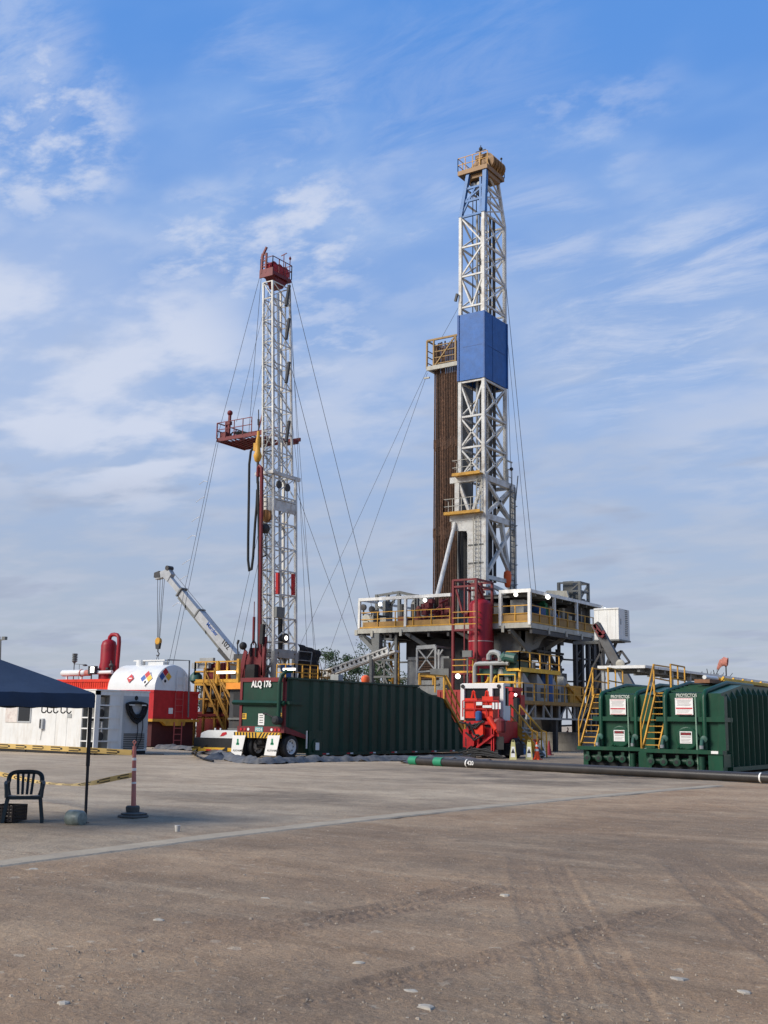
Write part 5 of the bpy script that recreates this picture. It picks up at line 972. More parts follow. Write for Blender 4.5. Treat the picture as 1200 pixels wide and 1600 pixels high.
    s1 = sign((cx-.06, yf-.13, 2.44), .68, .62, [(inkr, .34, .42, .04, .96), (inkr, .02, .05, .06, .94), (inkr, .93, .96, .05, .95)]+[(gp, .84-.075*i, .87-.075*i, .1+.03*(i % 2), .9-.05*(i % 3)) for i in range(5)]+[(gp, .28-.07*i, .305-.07*i, .1, .85-.06*i) for i in range(3)])
    s2 = sign((cx-.03, yf-.125, cz+.03), .46, .44, [(ink, .68, .92, .06, .94), (inkr, .71, .89, .12, .88), (gp, .5, .6, .1, .9), (gp, .34, .38, .1, .9), (gp, .22, .26, .1, .8), (gp, .10, .14, .1, .9)])
    text('PROYECTOS', 'lettering', (cx-.40, yf-.012, zt-.13), XA, ZA, .17, mat('faded_letter', (.42, .44, .38), .6), sh, .02, .03, .83)
    c = B(); c.tube((cx+.42, yf-.22, .12), (cx+.40, yf-.22, zt-.12), .03, 8); c.build('level_rod', mat('pale_green', (.20, .30, .22), .5), t)
    b = B(); b.box(X1-.42, X1-.16, Y0-.012, Y0, .74, .84); b.build('label', paper, t)
    b = B(); [b.lathe((cx-.35+.12*i, yf-.1, .93), [(.03, -.03), (.06, 0), (.03, .05)], 8, 'y') for i in range(3)]; b.build('small_valves', green, t)
    # stairs beside the body
    st = B(); xa, xb = X0+.06, bx0-.12; y0s, y1s, z1s = Y0+.25, Y0+1.75, 3.0
    for x in (xa, xb): st.bar((x, y0s, .9), (x, y1s, z1s), .05, .13); st.bar((x, y0s, .86), (x, y0s, 1.0), .05)
    for i in range(9): u = (i+.4)/9; y = y0s+(y1s-y0s)*u; z = .9+(z1s-.9)*u; st.box(xa, xb, y-.02, y+.14, z-.015, z+.02)
    so_ = st.build('stairs', yellow, t)
    r_ = B()
    for x in (xa-.03,): r_.path([(x, y0s-.1, .86), (x, y0s-.1, 1.95), (x, y1s-.1, z1s+1.08)], .03, 6); r_.path([(x, y0s-.08, 1.45), (x, y1s-.1, z1s+.5)], .025, 6); r_.bar((x, y1s-.1, z1s-.1), (x, y1s-.1, z1s+1.1), .06)
    r_.bar((xb, y1s, z1s), (xb, y1s, z1s+1.1), .06); r_.bar((xb, y1s, z1s+1.08), (xb, y1s+1.6, z1s+1.05), .05); r_.bar((xb, y1s, z1s+.55), (xb, y1s+1.6, z1s+.5), .05); r_.bar((xb, y1s+.8, z1s), (xb, y1s+.8, z1s+1.06), .05); r_.bar((xb, y1s+1.6, z1s), (xb, y1s+1.6, z1s+1.05), .05); r_.bar((xa, y1s-.1, z1s+1.06), (xa, y1s+1.6, z1s+1.05), .05); r_.bar((xa, y1s-.1, z1s+.55), (xa, y1s+1.6, z1s+.5), .05)
    r_.box(xa, xb+.1, y1s, y1s+1.6, z1s-.06, z1s); r_.build('handrail', yellow, so_)
    return t
mt = mud_tank()
m2 = copy_tree(mt, None, (mt.location.x-3.42, mt.location.y+1.95, 0)); m2['label'] = 'left green mud tank, with nothing lying on its top, next to the dark rig legs'
def right_things():
    # yellow pipework lying on the right tank
    a, c = PX(1097, 1068, -14.4), PX(1215, 1083, -14.4); t = thing('pipe_bundle', 'yellow and white pipework lying along the top of the right mud tank', 'pipework', a)
    b = B(); b.box(-14.7, -14.1, a.y, c.y+2, 3.36, 3.50); b.build('tray', mat('rust_tray', (.22, .10, .05), .7, grime=.5), t)
    b = B(); b.tube((-14.3, a.y+1.5, 3.58), (-14.3, c.y+2, 3.58), .07, 10); b.bar((-14.1, a.y+1.6, 3.55), (-14.1, c.y+2, 3.52), .12); [b.bar((-14.15, a.y+1.6+i*1.3, 3.5), (-14.05, a.y+1.6+i*1.3, 3.66), .07) for i in range(7)]; b.build('yellow_pipe', yellowb, t)
    b = B(); b.tube((-14.3, a.y, 3.58), (-14.3, a.y+1.5, 3.58), .08, 10); b.build('white_pipe', tankw, t)
    # open shelter
    Ys = 60.; a, c = PY(934, 1041, Ys), PY(1008, 1038, Ys); x0, x1 = a.x, c.x; t = thing('open_shelter', 'long flat white-edged shelter roof on posts behind the mud tanks', 'shelter', (x1, Ys, 0))
    z0, z1 = 4.62, 4.98; b = B(); b.box(x0, x1, Ys-.04, Ys+.04, z1-.16, z1); b.box(x1-.04, x1+.03, Ys, 92, z1-.14, z1); b.build('fascia', white, t)
    b = B(); b.box(x0, x1-.04, Ys+.04, 92, z1-.12, z1-.02); [b.box(x0, x1-.05, y-.1, y+.1, z0+.05, z1-.12) for y in np.arange(61, 92, 2.2)]; b.box(x1-.5, x1-.35, Ys+.1, 92, z0, z1-.12); b.build('roof', greys, t)
    for y in (61.5, 64.6, 67.7, 71, 74.5, 78, 82): 
        for x in (x1-.2, ): b = B(); b.bar((x, y, 0), (x, y, z0+.2), .2); b.build('post', lgrey, t)
    b = B(); b.bar((x0+.2, Ys+.3, 0), (x0+.2, Ys+.3, z0+.2), .16); b.build('post', lgrey, t)
    for y in (66, 72, 80): b = B(); b.bar((x1-.8, y, z0), (x1-.8, y, z0-.5), .04); b.lathe((x1-.8, y, z0-1.), [(.05, 0), (.16, .1), (.16, .35), (.05, .5)], 8); b.build('hung_strap', darks, t)
    # windsock
    p = PY(1134, 1060, 90.); t = thing('windsock', 'limp faded orange windsock on a thin pole above the shelter', 'windsock', (p.x, 90, 0)); top = PY(1134, 1031, 90.); b = B(); b.tube((p.x, 90, 0), top, .05, 6); b.build('pole', darks, t)
    q = lambda px, py: PY(px, py, 90.); b = B(); pts = [q(1137, 1034.5), q(1132, 1034), q(1128, 1035.5), q(1124.5, 1039.5), q(1121, 1046)]; rad = [.34, .33, .27, .19, .07]; n = 12; vs = []
    for i, (c_, r_) in enumerate(zip(pts, rad)):
        d = (pts[min(i+1, 4)]-pts[max(i-1, 0)]).normalized(); u = YA; v = d.cross(u)
        for j in range(n): an = 2*math.pi*j/n; vs.append(c_+u*math.cos(an)*r_*.6+v*math.sin(an)*r_*(1+.22*math.sin(j*2+i*2.1)))
    b.add(vs, [(i*n+j, i*n+(j+1) % n, (i+1)*n+(j+1) % n, (i+1)*n+j) for i in range(4) for j in range(n)]); b.build('sock', mat('sock_orange', (.70, .27, .19), .8, var=.3, sc=3), t, smooth=True)
    # casing pipe on the ground
    a, c = PZ(643, 1195), PZ(1320, 1231); a.z = c.z = .17; t = thing('casing_pipe', 'long black steel pipe with green end protectors lying across the yard', 'pipe', a); d = (c-a).normalized()
    b = B(); b.tube(a, c, .155, 20); b.build('tube', pipeblk, t, smooth=True)
    q1 = PZ(696, 1197); L1 = (Vector((q1.x, q1.y, 0))-Vector((a.x, a.y, 0))).length
    for s0, s1 in ((-.05, .38), (L1-.22, L1+.22)): b = B(); b.tube(a+d*s0, a+d*s1, .18, 20); b.build('end_protector', bgreen, t, smooth=True)
    for px in (704, 1190): q1 = PZ(px, 1200+24*(px > 1000)); L = (Vector((q1.x, q1.y, 0))-Vector((a.x, a.y, 0))).length; b = B(); b.tube(a+d*L, a+d*(L+.05), .157, 20); b.build('white_band', paper, t, smooth=True)
    q1 = PZ(727, 1200); L = (Vector((q1.x, q1.y, 0))-Vector((a.x, a.y, 0))).length; nn = d.cross(ZA).normalized(); nn = nn if nn.y < 0 else -nn; text('420', 'lettering', a+d*L+nn*.158-ZA*.05, d, ZA, .22, paper, t, .008)
right_things()
# ------------------------------------------------------------------ the tall drilling rig
def main_rig():
    F = 68.; X0, XC, X1, YB, ZF, ZR = -47.9, -36.2, -34., 80., 8.42, 10.5
    f = lambda px, py: PY(px, py, F)
    t = thing('drilling_rig', 'tall rig with white mast, blue mid panels, raised platform and gold crown', 'drilling rig', (-40., 74., 0))
    # ---- substructure
    b = B(); b.box(X0, X1, F+.05, YB, 7.95, 8.35); 
    for x in np.arange(X0+1, X1, 1.6): b.box(x, x+.18, F+.1, YB-.1, 7.65, 7.94)
    b.box(-45.2, -35.4, 70.2, 74, 6.2, 7.6); b.box(-43, -36.5, 71.4, 73.2, 3.3, 6.2); b.build('underfloor_girders', darks, t)
    b = B(); b.box(X0-.1, XC+2.2, F-.08, F+.05, 8.02, 8.38); b.box(X1-.03, X1+.08, F-.06, YB, 8.0, 8.34); b.box(X0-.35, X0-.1, F-.1, F+.3, 7.9, 8.3)
    for x in (-46.7, -44.2, -38.6, -36.0): b.box(x-.1, x+.1, F-.16, F-.08, 7.75, 8.2)
    for y in (70.6, 73.4, 76., 78.): b.box(X1+.08, X1+.16, y-.1, y+.1, 7.75, 8.15)
    b.build('edge_beam', cream, t)
    for p_, q_ in [((x, F+.1, 7.95), (x+2.2, F+1.9, 6.2)) for x in (X0+.1, -43.9, -39.6)]+[((X1, y, 7.95), (X1-2.0, y-1., 6.5)) for y in (71., 74.)]+[((-35.6, F+.1, 7.95), (-34.9, F+1.6, 6.5))]: b = B(); b.bar(p_, q_, .28, .26); b.build('knee_brace', greys, t)
    a = [f(778, 986), f(813, 1006), f(828, 984), f(800, 976)]; b = B(); b.prism([(-38.0, 6.5), (-35.3, 6.45), (-35.0, 7.0), (-34.9, 7.9), (-36.6, 7.9), (-37.9, 7.75)], 'y', 69.2, 69.5); b.prism([(69.2, 6.45), (71.2, 6.9), (72.3, 7.9), (69.2, 7.9)], 'x', -35.3, -35.0); b.build('gusset_plate', greys, t)
    b = B()
    for x, y in ((-46.9, F+.4), (-46.9, 71.5), (-44.9, F+.4), (-44.9, 71.5)): b.bar((x, y, 0), (x, y, 8.0), .2)
    for z in (2.6, 4.9, 6.1, 7.6): b.bar((-46.9, F+.4, z), (-44.9, F+.4, z), .14); b.bar((-46.9, 71.5, z), (-44.9, 71.5, z), .12)
    for a_, c_ in (((-46.9, 7.6), (-44.9, 5.)), ((-44.9, 7.6), (-46.5, 5.3)), ((-46.7, 6.), (-44.9, 4.9)), ((-45.9, 5.0), (-44.9, 3.)), ((-46.2, 4.6), (-45.8, 3.8)), ((-45.9, 7.9), (-45.9, 2))): b.bar((a_[0], F+.4, a_[1]), (c_[0], F+.4, c_[1]), .12)
    b.bar((X0, F+.2, 7.9), (-46.4, F+.2, 6.6), .28, .3); b.bar((-46.4, F+.2, 8), (-46.4, F+.2, 6.4), .6, .5)
    for i in range(6): b.bar((-45.6, 72+i*.2, 7.5-i*.7), (-44.6, 73, 6.8-i*.7), .1)
    b.build('side_frame', greys, t)
    b = B(); 
    for i in range(7): b.bar((-45.9, F+1., 6.9-i*.55), (-45.1, F+1.2, 6.6-i*.55), .09)
    b.bar((-45.9, F+1., 7.4), (-45.3, F+1., 2.5), .14); b.bar((-45.1, F+1., 7.4), (-45.0, F+1., 2.5), .14); b.build('access_stairs', yellow, t)
    b = B(); b.box(-44.7, -41.2, 69.6, 71.4, 0.3, 6.35); b.box(-44.65, -42.0, 69.5, 69.6, 4.35, 4.45); b.box(-44.65, -42.0, 69.5, 69.6, 6.1, 6.2); b.box(-44.2, -41.6, 69.5, 69.6, 3.2, 3.3); b.bar((-44.4, 69.5, .3), (-44.4, 69.5, 4.3), .14); bc = b.build('equipment_cladding', lgrey, t)
    b = B(); [b.box(-43.7, -42.1, 69.5, 69.58, 4.75+i*.17, 4.84+i*.17) for i in range(9)]; b.box(-43.8, -42.0, 69.58, 69.598, 4.7, 6.3); b.build('louvre', mat('louvre_brown', (.07, .04, .025), .7), bc)
    b = B(); b.box(-45.2, -40., 70.8, 71, 6.3, 8.); b.build('back_panel', greys, t)
    # small balcony frame with a cross brace
    b = B(); xa, xb, yb_ = -42.9, -39.9-.1, 67.2; q = [PY(652, 1012, yb_), PY(681, 1010, yb_), PY(652, 1050, yb_), PY(681, 1048, yb_)]
    b.bar(q[0], q[1], .16, .26); b.bar(q[0], q[2]-ZA*.5, .13); b.bar(q[1], q[3]-ZA*.5, .15); b.bar(q[0], q[3], .09); b.bar(q[1], q[2], .09); b.bar(q[2], q[3], .11); b.bar(q[1], q[1]+YA*2.5, .12); b.bar(q[3], q[3]+YA*2.5, .1); b.bar(q[0], q[0]+YA*2.5, .12)
    b.bar(PY(686, 1015, yb_), PY(686, 1045, yb_), .14); b.bar(PY(686, 1025, yb_), PY(692, 1015, yb_), .1); b.bar(PY(686, 1025, yb_), PY(680, 1015, yb_), .1); b.build('balcony_frame', lgrey, t)
    b = B(); g0, g1 = PY(672, 1045, 66.8), PY(703, 1056, 66.8); b.box(g0.x, g1.x-.1, 66.8, 66.95, g1.z-.1, g0.z); b.build('grey_cabinet', greys, t)
    b = B(); z_ = PY(690, 1070, 66.5).z; b.rail([(PY(657, 1070, 66.5).x, 66.5, z_), (PY(697, 1070, 66.5).x, 66.5, z_)], PY(690, 1056, 66.5).z-z_, .9, .1, (1.,)); b.path([PY(657, 1056, 66.5), PY(681, 1059, 66.5)], .06, 5); b.bar(PY(697, 1056, 66.5), PY(712, 1085, 66.5), .1); b.build('balcony_rail', yellow, t)
    b = B(); b.box(-41.8, -39.0, 68.3, 68.4, .5, 3.6); b.box(-41.6, -38.5, 69.5, 70, 3.5, 6.2); b.build('dark_housing', darks, t)
    # rear columns and cross bracing seen against the sky
    b = B(); 
    for y in (75.4, 76.5, 77.6, 78.6, 79.6):
        b.bar((X1-.15, y, 0), (X1-.15, y, 8.1), .26, .30)
    for y in (76.2, 79.8): b.bar((X1-1.9, y+.2, 0), (X1-1.9, y+.2, 8.1), .2, .2)
    for z in (1.6, 3.2, 4.8, 6.4): b.bar((X1-1.9, 76.2, z), (X1-1.9, 80, z+.1), .12); b.bar((X1-.15, 75.4, z), (X1-.15, 77.6, z+1.5), .1); b.bar((X1-.15, 79.6, z), (X1-.15, 77.6, z+1.5), .1)
    for z in (1.6, 3.2, 4.8, 6.4): b.bar((X1-.15, 75.2, z), (X1-.15, 79.8, z), .12)
    b.box(X1-.45, X1-.15, 78.75, 79.2, .5, 8)
    for a_, c_ in (((71.4, 6.6), (73.2, 4.6)), ((73.2, 6.6), (71.4, 4.6)), ((73.2, 6.6), (75.4, 4.8)), ((75.4, 6.5), (71.6, 3.4)), ((73.4, 3.2), (75.2, 5.6)), ((72., 3.1), (73., 1.4)), ((74., 3.), (72.5, 1.2)), ((74.5, 1.2), (75.4, 3.))): b.bar((X1-1.2, a_[0], a_[1]), (X1-1.2, c_[0], c_[1]), .22, .25)
    for z in (6.7, 5.6, 4.6, 3.3): b.bar((X1-1.2, 71.2, z), (X1-1.2, 75.6, z), .16)
    for y in (72.4, 73.4, 74.6): b.bar((X1-1.2, y, 0), (X1-1.2, y, 7), .18)
    b.build('rear_columns', darks, t)
    b = B(); b.box(-38.2, -36.2, 72, 74, .9, 3.); b.lathe((-36.9, 71.4, 2.0), [(.2, 0), (1.05, .05), (1.1, .2), (1.1, 2.5), (.3, 2.7)], 24, 'x'); b.box(-37.2, -34.4, 71.0, 71.2, 1.3, 3.0); b.box(-43, -38.3, 71, 74, .2, 3.2); b.build('drawworks_housing', mat('drum_grey', (.075, .07, .065), .6, grime=.5, gcol=(.12, .1, .08)), t)
    # ---- floor, rails and roof frame
    b = B(); b.box(X0, X1, F+.06, YB-.02, 8.35, 8.42); b.build('drill_floor', greys, t)
    b = B(); b.rail([(X0+.1, 79, ZF), (X0+.1, F, ZF), (-40.2, F, ZF)], 1.12, 1.55, .06, (1., .55)); b.build('floor_rail', yellow, t); b = B(); b.box(X0, -34, F-.1, F-.03, 8.38, 8.48); b.rail([(-38.2, F, ZF), (-34.1, F, ZF)], 1.1, 1.1, .06, (1., .52)); b.rail([(X1, F, ZF), (X1, YB-.2, ZF)], 1.1, 1.45, .06, (1., .52)); b.box(X1+.02, X1+.1, F, YB, 8.36, 8.44); fr = b.build('floor_rail', yellow, t)
    b = B(); b.box(X0+.3, -40.2, F+.04, F+.07, ZF, ZF+.42); b.box(-38.2, -34.1, F+.04, F+.07, ZF, ZF+.56); b.box(X1-.07, X1-.04, F+.2, YB-.4, ZF, ZF+.56); b.build('toe_panel', ochre, fr)
    b = B()
    for x in (X0+.03, -43.85): b.bar((x, F-.04, 8.4), (x, F-.04, ZR-.1), .18)
    b.bar((X0-.02, F-.04, ZR), (-40.1, F-.04, ZR), .2, .22); b.bar((X0+.03, F, ZR), (X0+.03, 76, ZR), .16); b.bar((X0+.03, 74, 8.4), (X0+.03, 74, ZR), .16)
    for x in (XC, X1-.02): b.bar((x, F-.04, 8.2), (x, F-.04, ZR-.1), .2)
    for y in (71.7, 75.4, 79.8): b.bar((X1, y, 8.1), (X1, y, ZR-.1), .18)
    b.box(XC-.1, X1+.1, F-.1, F+.02, ZR-.12, ZR+.12); b.box(X1-.03, X1+.1, F+.02, YB, ZR-.14, ZR+.08); b.build('roof_frame', white, t)
    b = B(); b.box(-39, X1-.04, F+.9, YB, ZR-.1, ZR-.04); b.box(XC, X1-.04, F+.03, F+.9, ZR-.1, ZR-.04); [b.box(-38.9, X1-.1, y, y+.12, ZR-.3, ZR-.11) for y in np.arange(69, 80, 1.4)]; b.build('roof_panel', greys, t)
    for i, (px, py) in enumerate(((594, 944), (664, 938), (806, 929))): p = PY(px, py, F-.3); b = B(); b.ball(p, .14, 8); b.build('lamp', lamp, t)
    for y in (70.2, 80.0): b = B(); p = V3((X1+.25, y, ZR-.25)); b.ball(p, .16, 8); b.build('lamp', lamp, t)
    # ---- equipment on the floor, left half
    b = B(); q = lambda px, py, Y=70.5: PY(px, py, Y)
    for px in (589, 606, 624, 650, 652): b.bar(q(px, 978), q(px, 929), .22)
    b.bar(q(588, 931), q(625, 925), .16); b.bar(q(625, 925), q(652, 931), .16); b.bar(q(625, 925), q(610, 945), .14); b.bar(q(606, 948), q(616, 940), .14); b.bar(q(588, 947), q(610, 955), .2); b.bar(q(625, 935, 72), q(652, 935, 72), .12); b.bar(q(613, 925, 72.5), q(640, 930, 72.5), .1); b.box(q(604, 935).x, q(608, 935).x, 70, 71, 8.4, 10.6); b.build('pipe_handling_frame', greys, t)
    b = B(); g = q(566, 975, 69); b.box(g.x, q(583, 975, 69).x, 69, 71, ZF, q(570, 961, 69).z); b.box(q(594, 960, 69).x, q(603, 960, 69).x, 69, 69.8, ZF+.2, q(600, 965, 69).z); b.build('white_locker', cream, t)
    b = B(); b.box(q(584, 960, 69.2).x, q(593, 960, 69.2).x, 69.2, 70.5, ZF, q(590, 961, 69.2).z); b.build('dark_gear', darks, t)
    for px, py in ((568, 949), (581, 952), (588, 958)): b = B(); b.lathe(q(px, py, 69), [(.1, -.1), (.24, -.08), (.24, .08), (.1, .1)], 12, 'y'); b.bar(q(px, py, 69), q(px, 978, 69.1), .09); b.build('cable_reel', darks, t)
    for px in (628, 645): b = B(); b.bar(q(px, 978), q(px, 944), .22); b.build('dark_post', darks, t)
    b = B(); b.box(q(622, 970, 69.4).x, q(632, 970, 69.4).x, 69.4, 70.5, ZF, q(625, 963, 69.4).z); b.box(q(660, 970, 69.2).x, q(675, 970, 69.2).x, 69.2, 70.2, ZF, q(665, 969, 69.2).z); b.lathe(q(654, 975, 69.6), [(.3, 0), (.32, .5), (.15, .6), (.15, 1.0), (.25, 1.05), (.1, 1.3)], 10); b.build('rusty_machine', mat('machine_rust', (.22, .06, .035), .6, grime=.6), t)
    b = B(); r = random.Random(11)
    for i in range(26):
        px, py = r.uniform(661, 706), r.uniform(938, 972); c = q(px, py, 69.5+r.random()*1.5); s_ = r.uniform(.10, .32)
        b.box(c.x-s_, c.x+s_*r.uniform(.5, 1), c.y-s_, c.y+s_, c.z-s_*r.uniform(.4, 1), c.z+s_) if i % 3 else b.tube(c, c+V3((r.uniform(-.8, .8), 0, r.uniform(-.8, .8))), .09, 6)
    b.bar(q(690, 978), q(690, 936), .3); b.bar(q(697, 978), q(699, 940), .25); b.build('iron_roughneck', mred, t)
    b = B(); g = q(652, 925, 73); b.lathe((q(661, 930, 73).x, 73, ZF), [(.9, 0), (.9, 2.2), (.75, 2.6), (.4, 2.7)], 14); b.build('cream_dome', cream, t, smooth=True)
    # ---- equipment right half
    b = B(); g = q(783, 945, 69.6); n = 12; vs = []
    for i in range(n+1):
        for j in range(n+1): u, v = i/n-.5, j/n-.5; vs.append((g.x-.4+u*2.8, 70.1+v*1.8, ZF+1.95*(max(0, 1-abs(2*u)**3)*max(0, 1-abs(2*v)**4))**.5*(1+.12*noise.noise(Vector((u*6, v*6, 0))))))
    b.add(vs, [(i*(n+1)+j, (i+1)*(n+1)+j, (i+1)*(n+1)+j+1, i*(n+1)+j+1) for i in range(n) for j in range(n)]); b.build('tarped_machine', mat('tarp_black', (.016, .018, .022)), t, smooth=True)
    b = B(); b.box(-36.0, -35.0, 69, 70.2, ZF, ZF+1.6); b.build('grey_cabinet', lgrey, t)
    for nm, m_, its in (('blue_machine', bluep, ((-35.2, 71.2, 1.1, 1.2), (-35., 73.6, .8, .9))), ('green_machine', bgreen, ((-35.3, 72.6, .5, 1.7),)), ('dark_machine', darks, ((-35.6, 70.6, .9, 1.5), (-35.9, 76.6, 1.6, 1.9), (-35.4, 78.4, 1.2, 1.8), (-36.5, 74.5, 1.8, 1.8)))):
        for x, y, w, h in its: b = B(); b.box(x-w/2, x+w/2, y-w/2, y+w/2, ZF, ZF+h); b.lathe((x, y, ZF+h), [(w*.4, 0), (w*.35, .15), (w*.1, .25)], 10); b.tube((x-w/2, y-w/2, ZF+h*.7), (x+w*.7, y-w*.6, ZF+h*.9), .07, 6); b.build(nm, m_, t)
    b = B(); b.box(-35.3, -35.0, 75.2, 75.6, ZF, ZF+1.6); b.box(-35.4, -34.9, 76, 76.6, ZF, ZF+1.1); b.box(-35.2, -34.9, 72.9, 73.2, ZF, ZF+1.5); b.build('cream_gear', cream, t)
    b = B()
    for x, y in ((-36.4, 77.6), (-34.7, 77.6), (-34.7, 79.1), (-36.4, 79.1)): b.bar((x, y, ZF), (x, y, 12.2), .2)
    for z in (10.8, 11.5, 12.15):
        b.bar((-36.4, 77.6, z), (-34.7, 77.6, z), .12); b.bar((-34.7, 77.6, z), (-34.7, 79.1, z), .12); b.bar((-36.4, 79.1, z), (-34.7, 79.1, z), .12)
    b.bar((-36.4, 77.6, 10.8), (-34.7, 77.6, 12.1), .1); b.bar((-34.7, 77.6, 10.8), (-34.7, 79.1, 12.1), .1); b.box(-36.2, -35.4, 77.9, 78.9, 10.6, 12.3); b.lathe((-35.1, 78.3, 11.2), [(.1, -.1), (.4, -.08), (.4, .08), (.1, .1)], 14, 'x'); b.box(-35.5, -34.9, 78.2, 79.0, ZF, 11.0); b.build('elevator_tower', greys, t)
    b = B(); b.prism([(-38, 10.6), (-35, 10.6), (-35.2, 11.4), (-36.8, 11.5)], 'y', 76.4, 76.6); b.bar((-36., 74, 10.6), (-36, 78, 11.3), .25); b.build('cream_cover', cream, t)
    # ---- mast
    NX, MY = -39.70, 72.; LX, RY = -41.72, 75.4
    zN = lambda py: PY(756, py, MY).z
    m1 = B(); m2 = B()
    zsU = [zN(y) for y in (590-103, 475, 424, 379, 330)]
    c4 = [(NX, MY), (NX, RY), (LX, RY), (LX, MY)]
    zsU = [zN(487), zN(474), zN(425), zN(379), zN(331)]
    P = lattice(m1, m2, zsU[1:], c4, c4, 0, 45, ['XXX', 'XXX', 'XXX', 'V/\\'], .24, .11)
    for i in range(4): m1.bar(P(i, zsU[0]-.2), P(i, zsU[1]), .24)
    zsM = [zN(y) for y in (743, 696, 647, 592)]; lattice(m1, m2, zsM, c4, c4, 0, 45, ['XXX', 'XXX', 'XXX', 'XXV'], .26, .12)
    m2.bar(P(0, zsM[2]), P(1, zsM[2]), .3, .12); m2.bar(P(0, zsM[1]), P(1, zsM[1]), .3, .12)
    c5 = [(NX+.08, MY-.05), (NX+.08, RY+1.0), (LX-.15, RY+1.), (LX-.15, MY-.05)]; zsL = [zN(y) for y in (806, 746)]
    lattice(m1, m2, zsL, c5, c5, 0, 45, ['X', 'X', '/', 'V'], .38, .22, faces=(0, 1, 3)); zl = ZF+.1
    lattice(m1, m2, [zl, (zl+zsL[0])/2-.4, zsL[0]], [(NX+.1, MY-.05), (NX+.1, RY+1.1), (LX-.15, RY+1.1), (LX+.9, MY)], [(NX+.08, MY-.05), (NX+.08, RY+1.), (LX-.15, RY+1.), (LX+.9, MY)], 0, 45, ['XX', 'XX', 'X', 'X'], .36, .24, faces=(0,))
    b5 = c5; m1.bar((b5[0][0], 74.5, zsL[0]), (NX+.1, 76.3, zl+2), .3); m1.bar((NX+.1, 72.2, zl+3.2), (NX+.1, 76.4, zl+2.7), .26); m1.bar((NX+.1, 72.2, zl+2.7), (NX+.1, 75, zl+1.9), .2)
    for i in range(4): m1.bar(P(i, zsM[-1]-.1), P(i, zsU[0]), .2); m2.bar(P(i, zsM[-1]), P((i+1) % 4, zsU[1]), .1)
    m1.build('mast_legs', mastw, t); m2.build('mast_bracing', mastw, t)
    b = B(); g = zsL
    for z in (zsL[0], zsL[1]): b.box(LX-.75, NX+.2, MY-.25, MY+.1, z-.22, z+.22); b.box(NX-.1, NX+.25, MY-.2, RY+1.15, z-.22, z+.22)
    # portal leg plate
    zt = zsL[0]-.2; b.prism([(LX-.6, zt), (NX+.1, zt), (NX+.1, ZF), (NX-.9, ZF), (NX-1.25, ZF+1.9), (NX-1.1, zt-1.7), (NX-1.35, zt-.85), (LX-.6, zt-.75)], 'y', MY-.22, MY-.02); b.build('portal_frame', mastw, t)
    b = B(); [b.box(NX-1.2, NX+.08, MY-.26, MY-.221, ZF+.7+i*1.35, ZF+.8+i*1.35) for i in range(5)]; b.build('portal_ribs', greys, t)
    for z, xl in ((zsL[0]+.25, LX-.95), (zsL[1]+.25, LX-.25)):
        b = B(); b.box(xl, NX+.1, MY-.8, MY-.25, z-.06, z+.02); b.box(xl, NX+.1, MY-.83, MY-.8, z-.08, z+.14); bb = b.build('mast_platform', yellow, t); b = B(); b.rail([(xl, MY-.1, z), (xl, MY-.8, z), (NX+.1, MY-.8, z)], 1.1, .8, .045, (1., .5)); b.build('platform_rail', cream, bb)
    b = B(); yl = MY-.95; b.ladder((NX-.45, yl+.6, ZF), (NX-.45, yl+.55, zsL[0]), .42, (1, 0, 0), .32, .03); b.ladder((NX-.2, yl+.6, zsL[0]), (NX-.2, yl+.6, zsL[1]+.2), .4, (1, 0, 0), .3, .025); b.build('front_ladder', cream, t)
    b = B(); a, c = PX(801, 930, NX+.3), PX(801, 760, NX+.3); b.ladder((NX+.3, a.y, a.z-1), (NX+.3, c.y, c.z), .75, (0, 1, 0), .42, .035); b.bar((NX+.3, c.y+.5, c.z-1), (NX+.3, c.y+.9, c.z+1.0), .06); [b.path([(NX+.3, a.y-.4, z), (NX+.75, a.y, z), (NX+.3, a.y+.4, z)], .02, 4) for z in np.arange(12, 19, 1.5)]; b.build('side_ladder', greys, t)
    b = B(); p = lambda px, py: PX(px, py, NX+.35); b.bar(p(791, 750), p(791, 719), .10); b.bar(p(791, 719), p(800, 723), .10); b.rail([p(794, 757), p(800, 760)], 1.2, .8, .05); b.build('davit', cream, t)
    b = B(); b.tube(p(799, 723), p(799, 732), .02, 5); b.ball(p(799, 733), .15, 6); b.build('davit_hook', darks, t)
    # wind panels
    z0, z1 = zN(590), zN(486); b = B(); b.box(LX-.13, NX+.13, MY-.16, MY-.12, z0, z1); b.box(NX+.09, NX+.13, MY-.12, RY+.06, z0, z1); b.box(LX-.13, LX-.09, MY-.12, RY+.06, z0, z1); b.box(LX-.1, NX+.1, RY+.06, RY+.1, z0, z1); bp = b.build('wind_panels', blue, t)
    b = B(); b.bar((NX+.12, MY-.14, z0), (NX+.12, MY-.14, z1), .12); b.bar((LX-.1, MY-.14, z0), (LX-.1, MY-.14, z1), .16); b.bar((NX+.13, RY+.1, z0), (NX+.13, RY+.1, z1), .14); b.box(LX+.3, NX-.1, MY-.17, MY-.161, (z0+z1)/2-.02, (z0+z1)/2+.03); b.box(NX+.142, NX+.15, MY+.4, RY-.2, (z0+z1)/2-.02, (z0+z1)/2+.03); b.box(NX+.142, NX+.15, MY+1.15, MY+1.2, z0, z1); b.build('panel_edges', mat('blue_dark', (.022, .08, .25), .5), bp)
    # inside: cables, top drive rail, ladder
    b = B(); 
    for k in range(8): x = NX-.5-(k % 4)*.32; y = MY+.9+(k//4)*1.1; b.tube((x, y, 12), (x, y, 43), .04, 5)
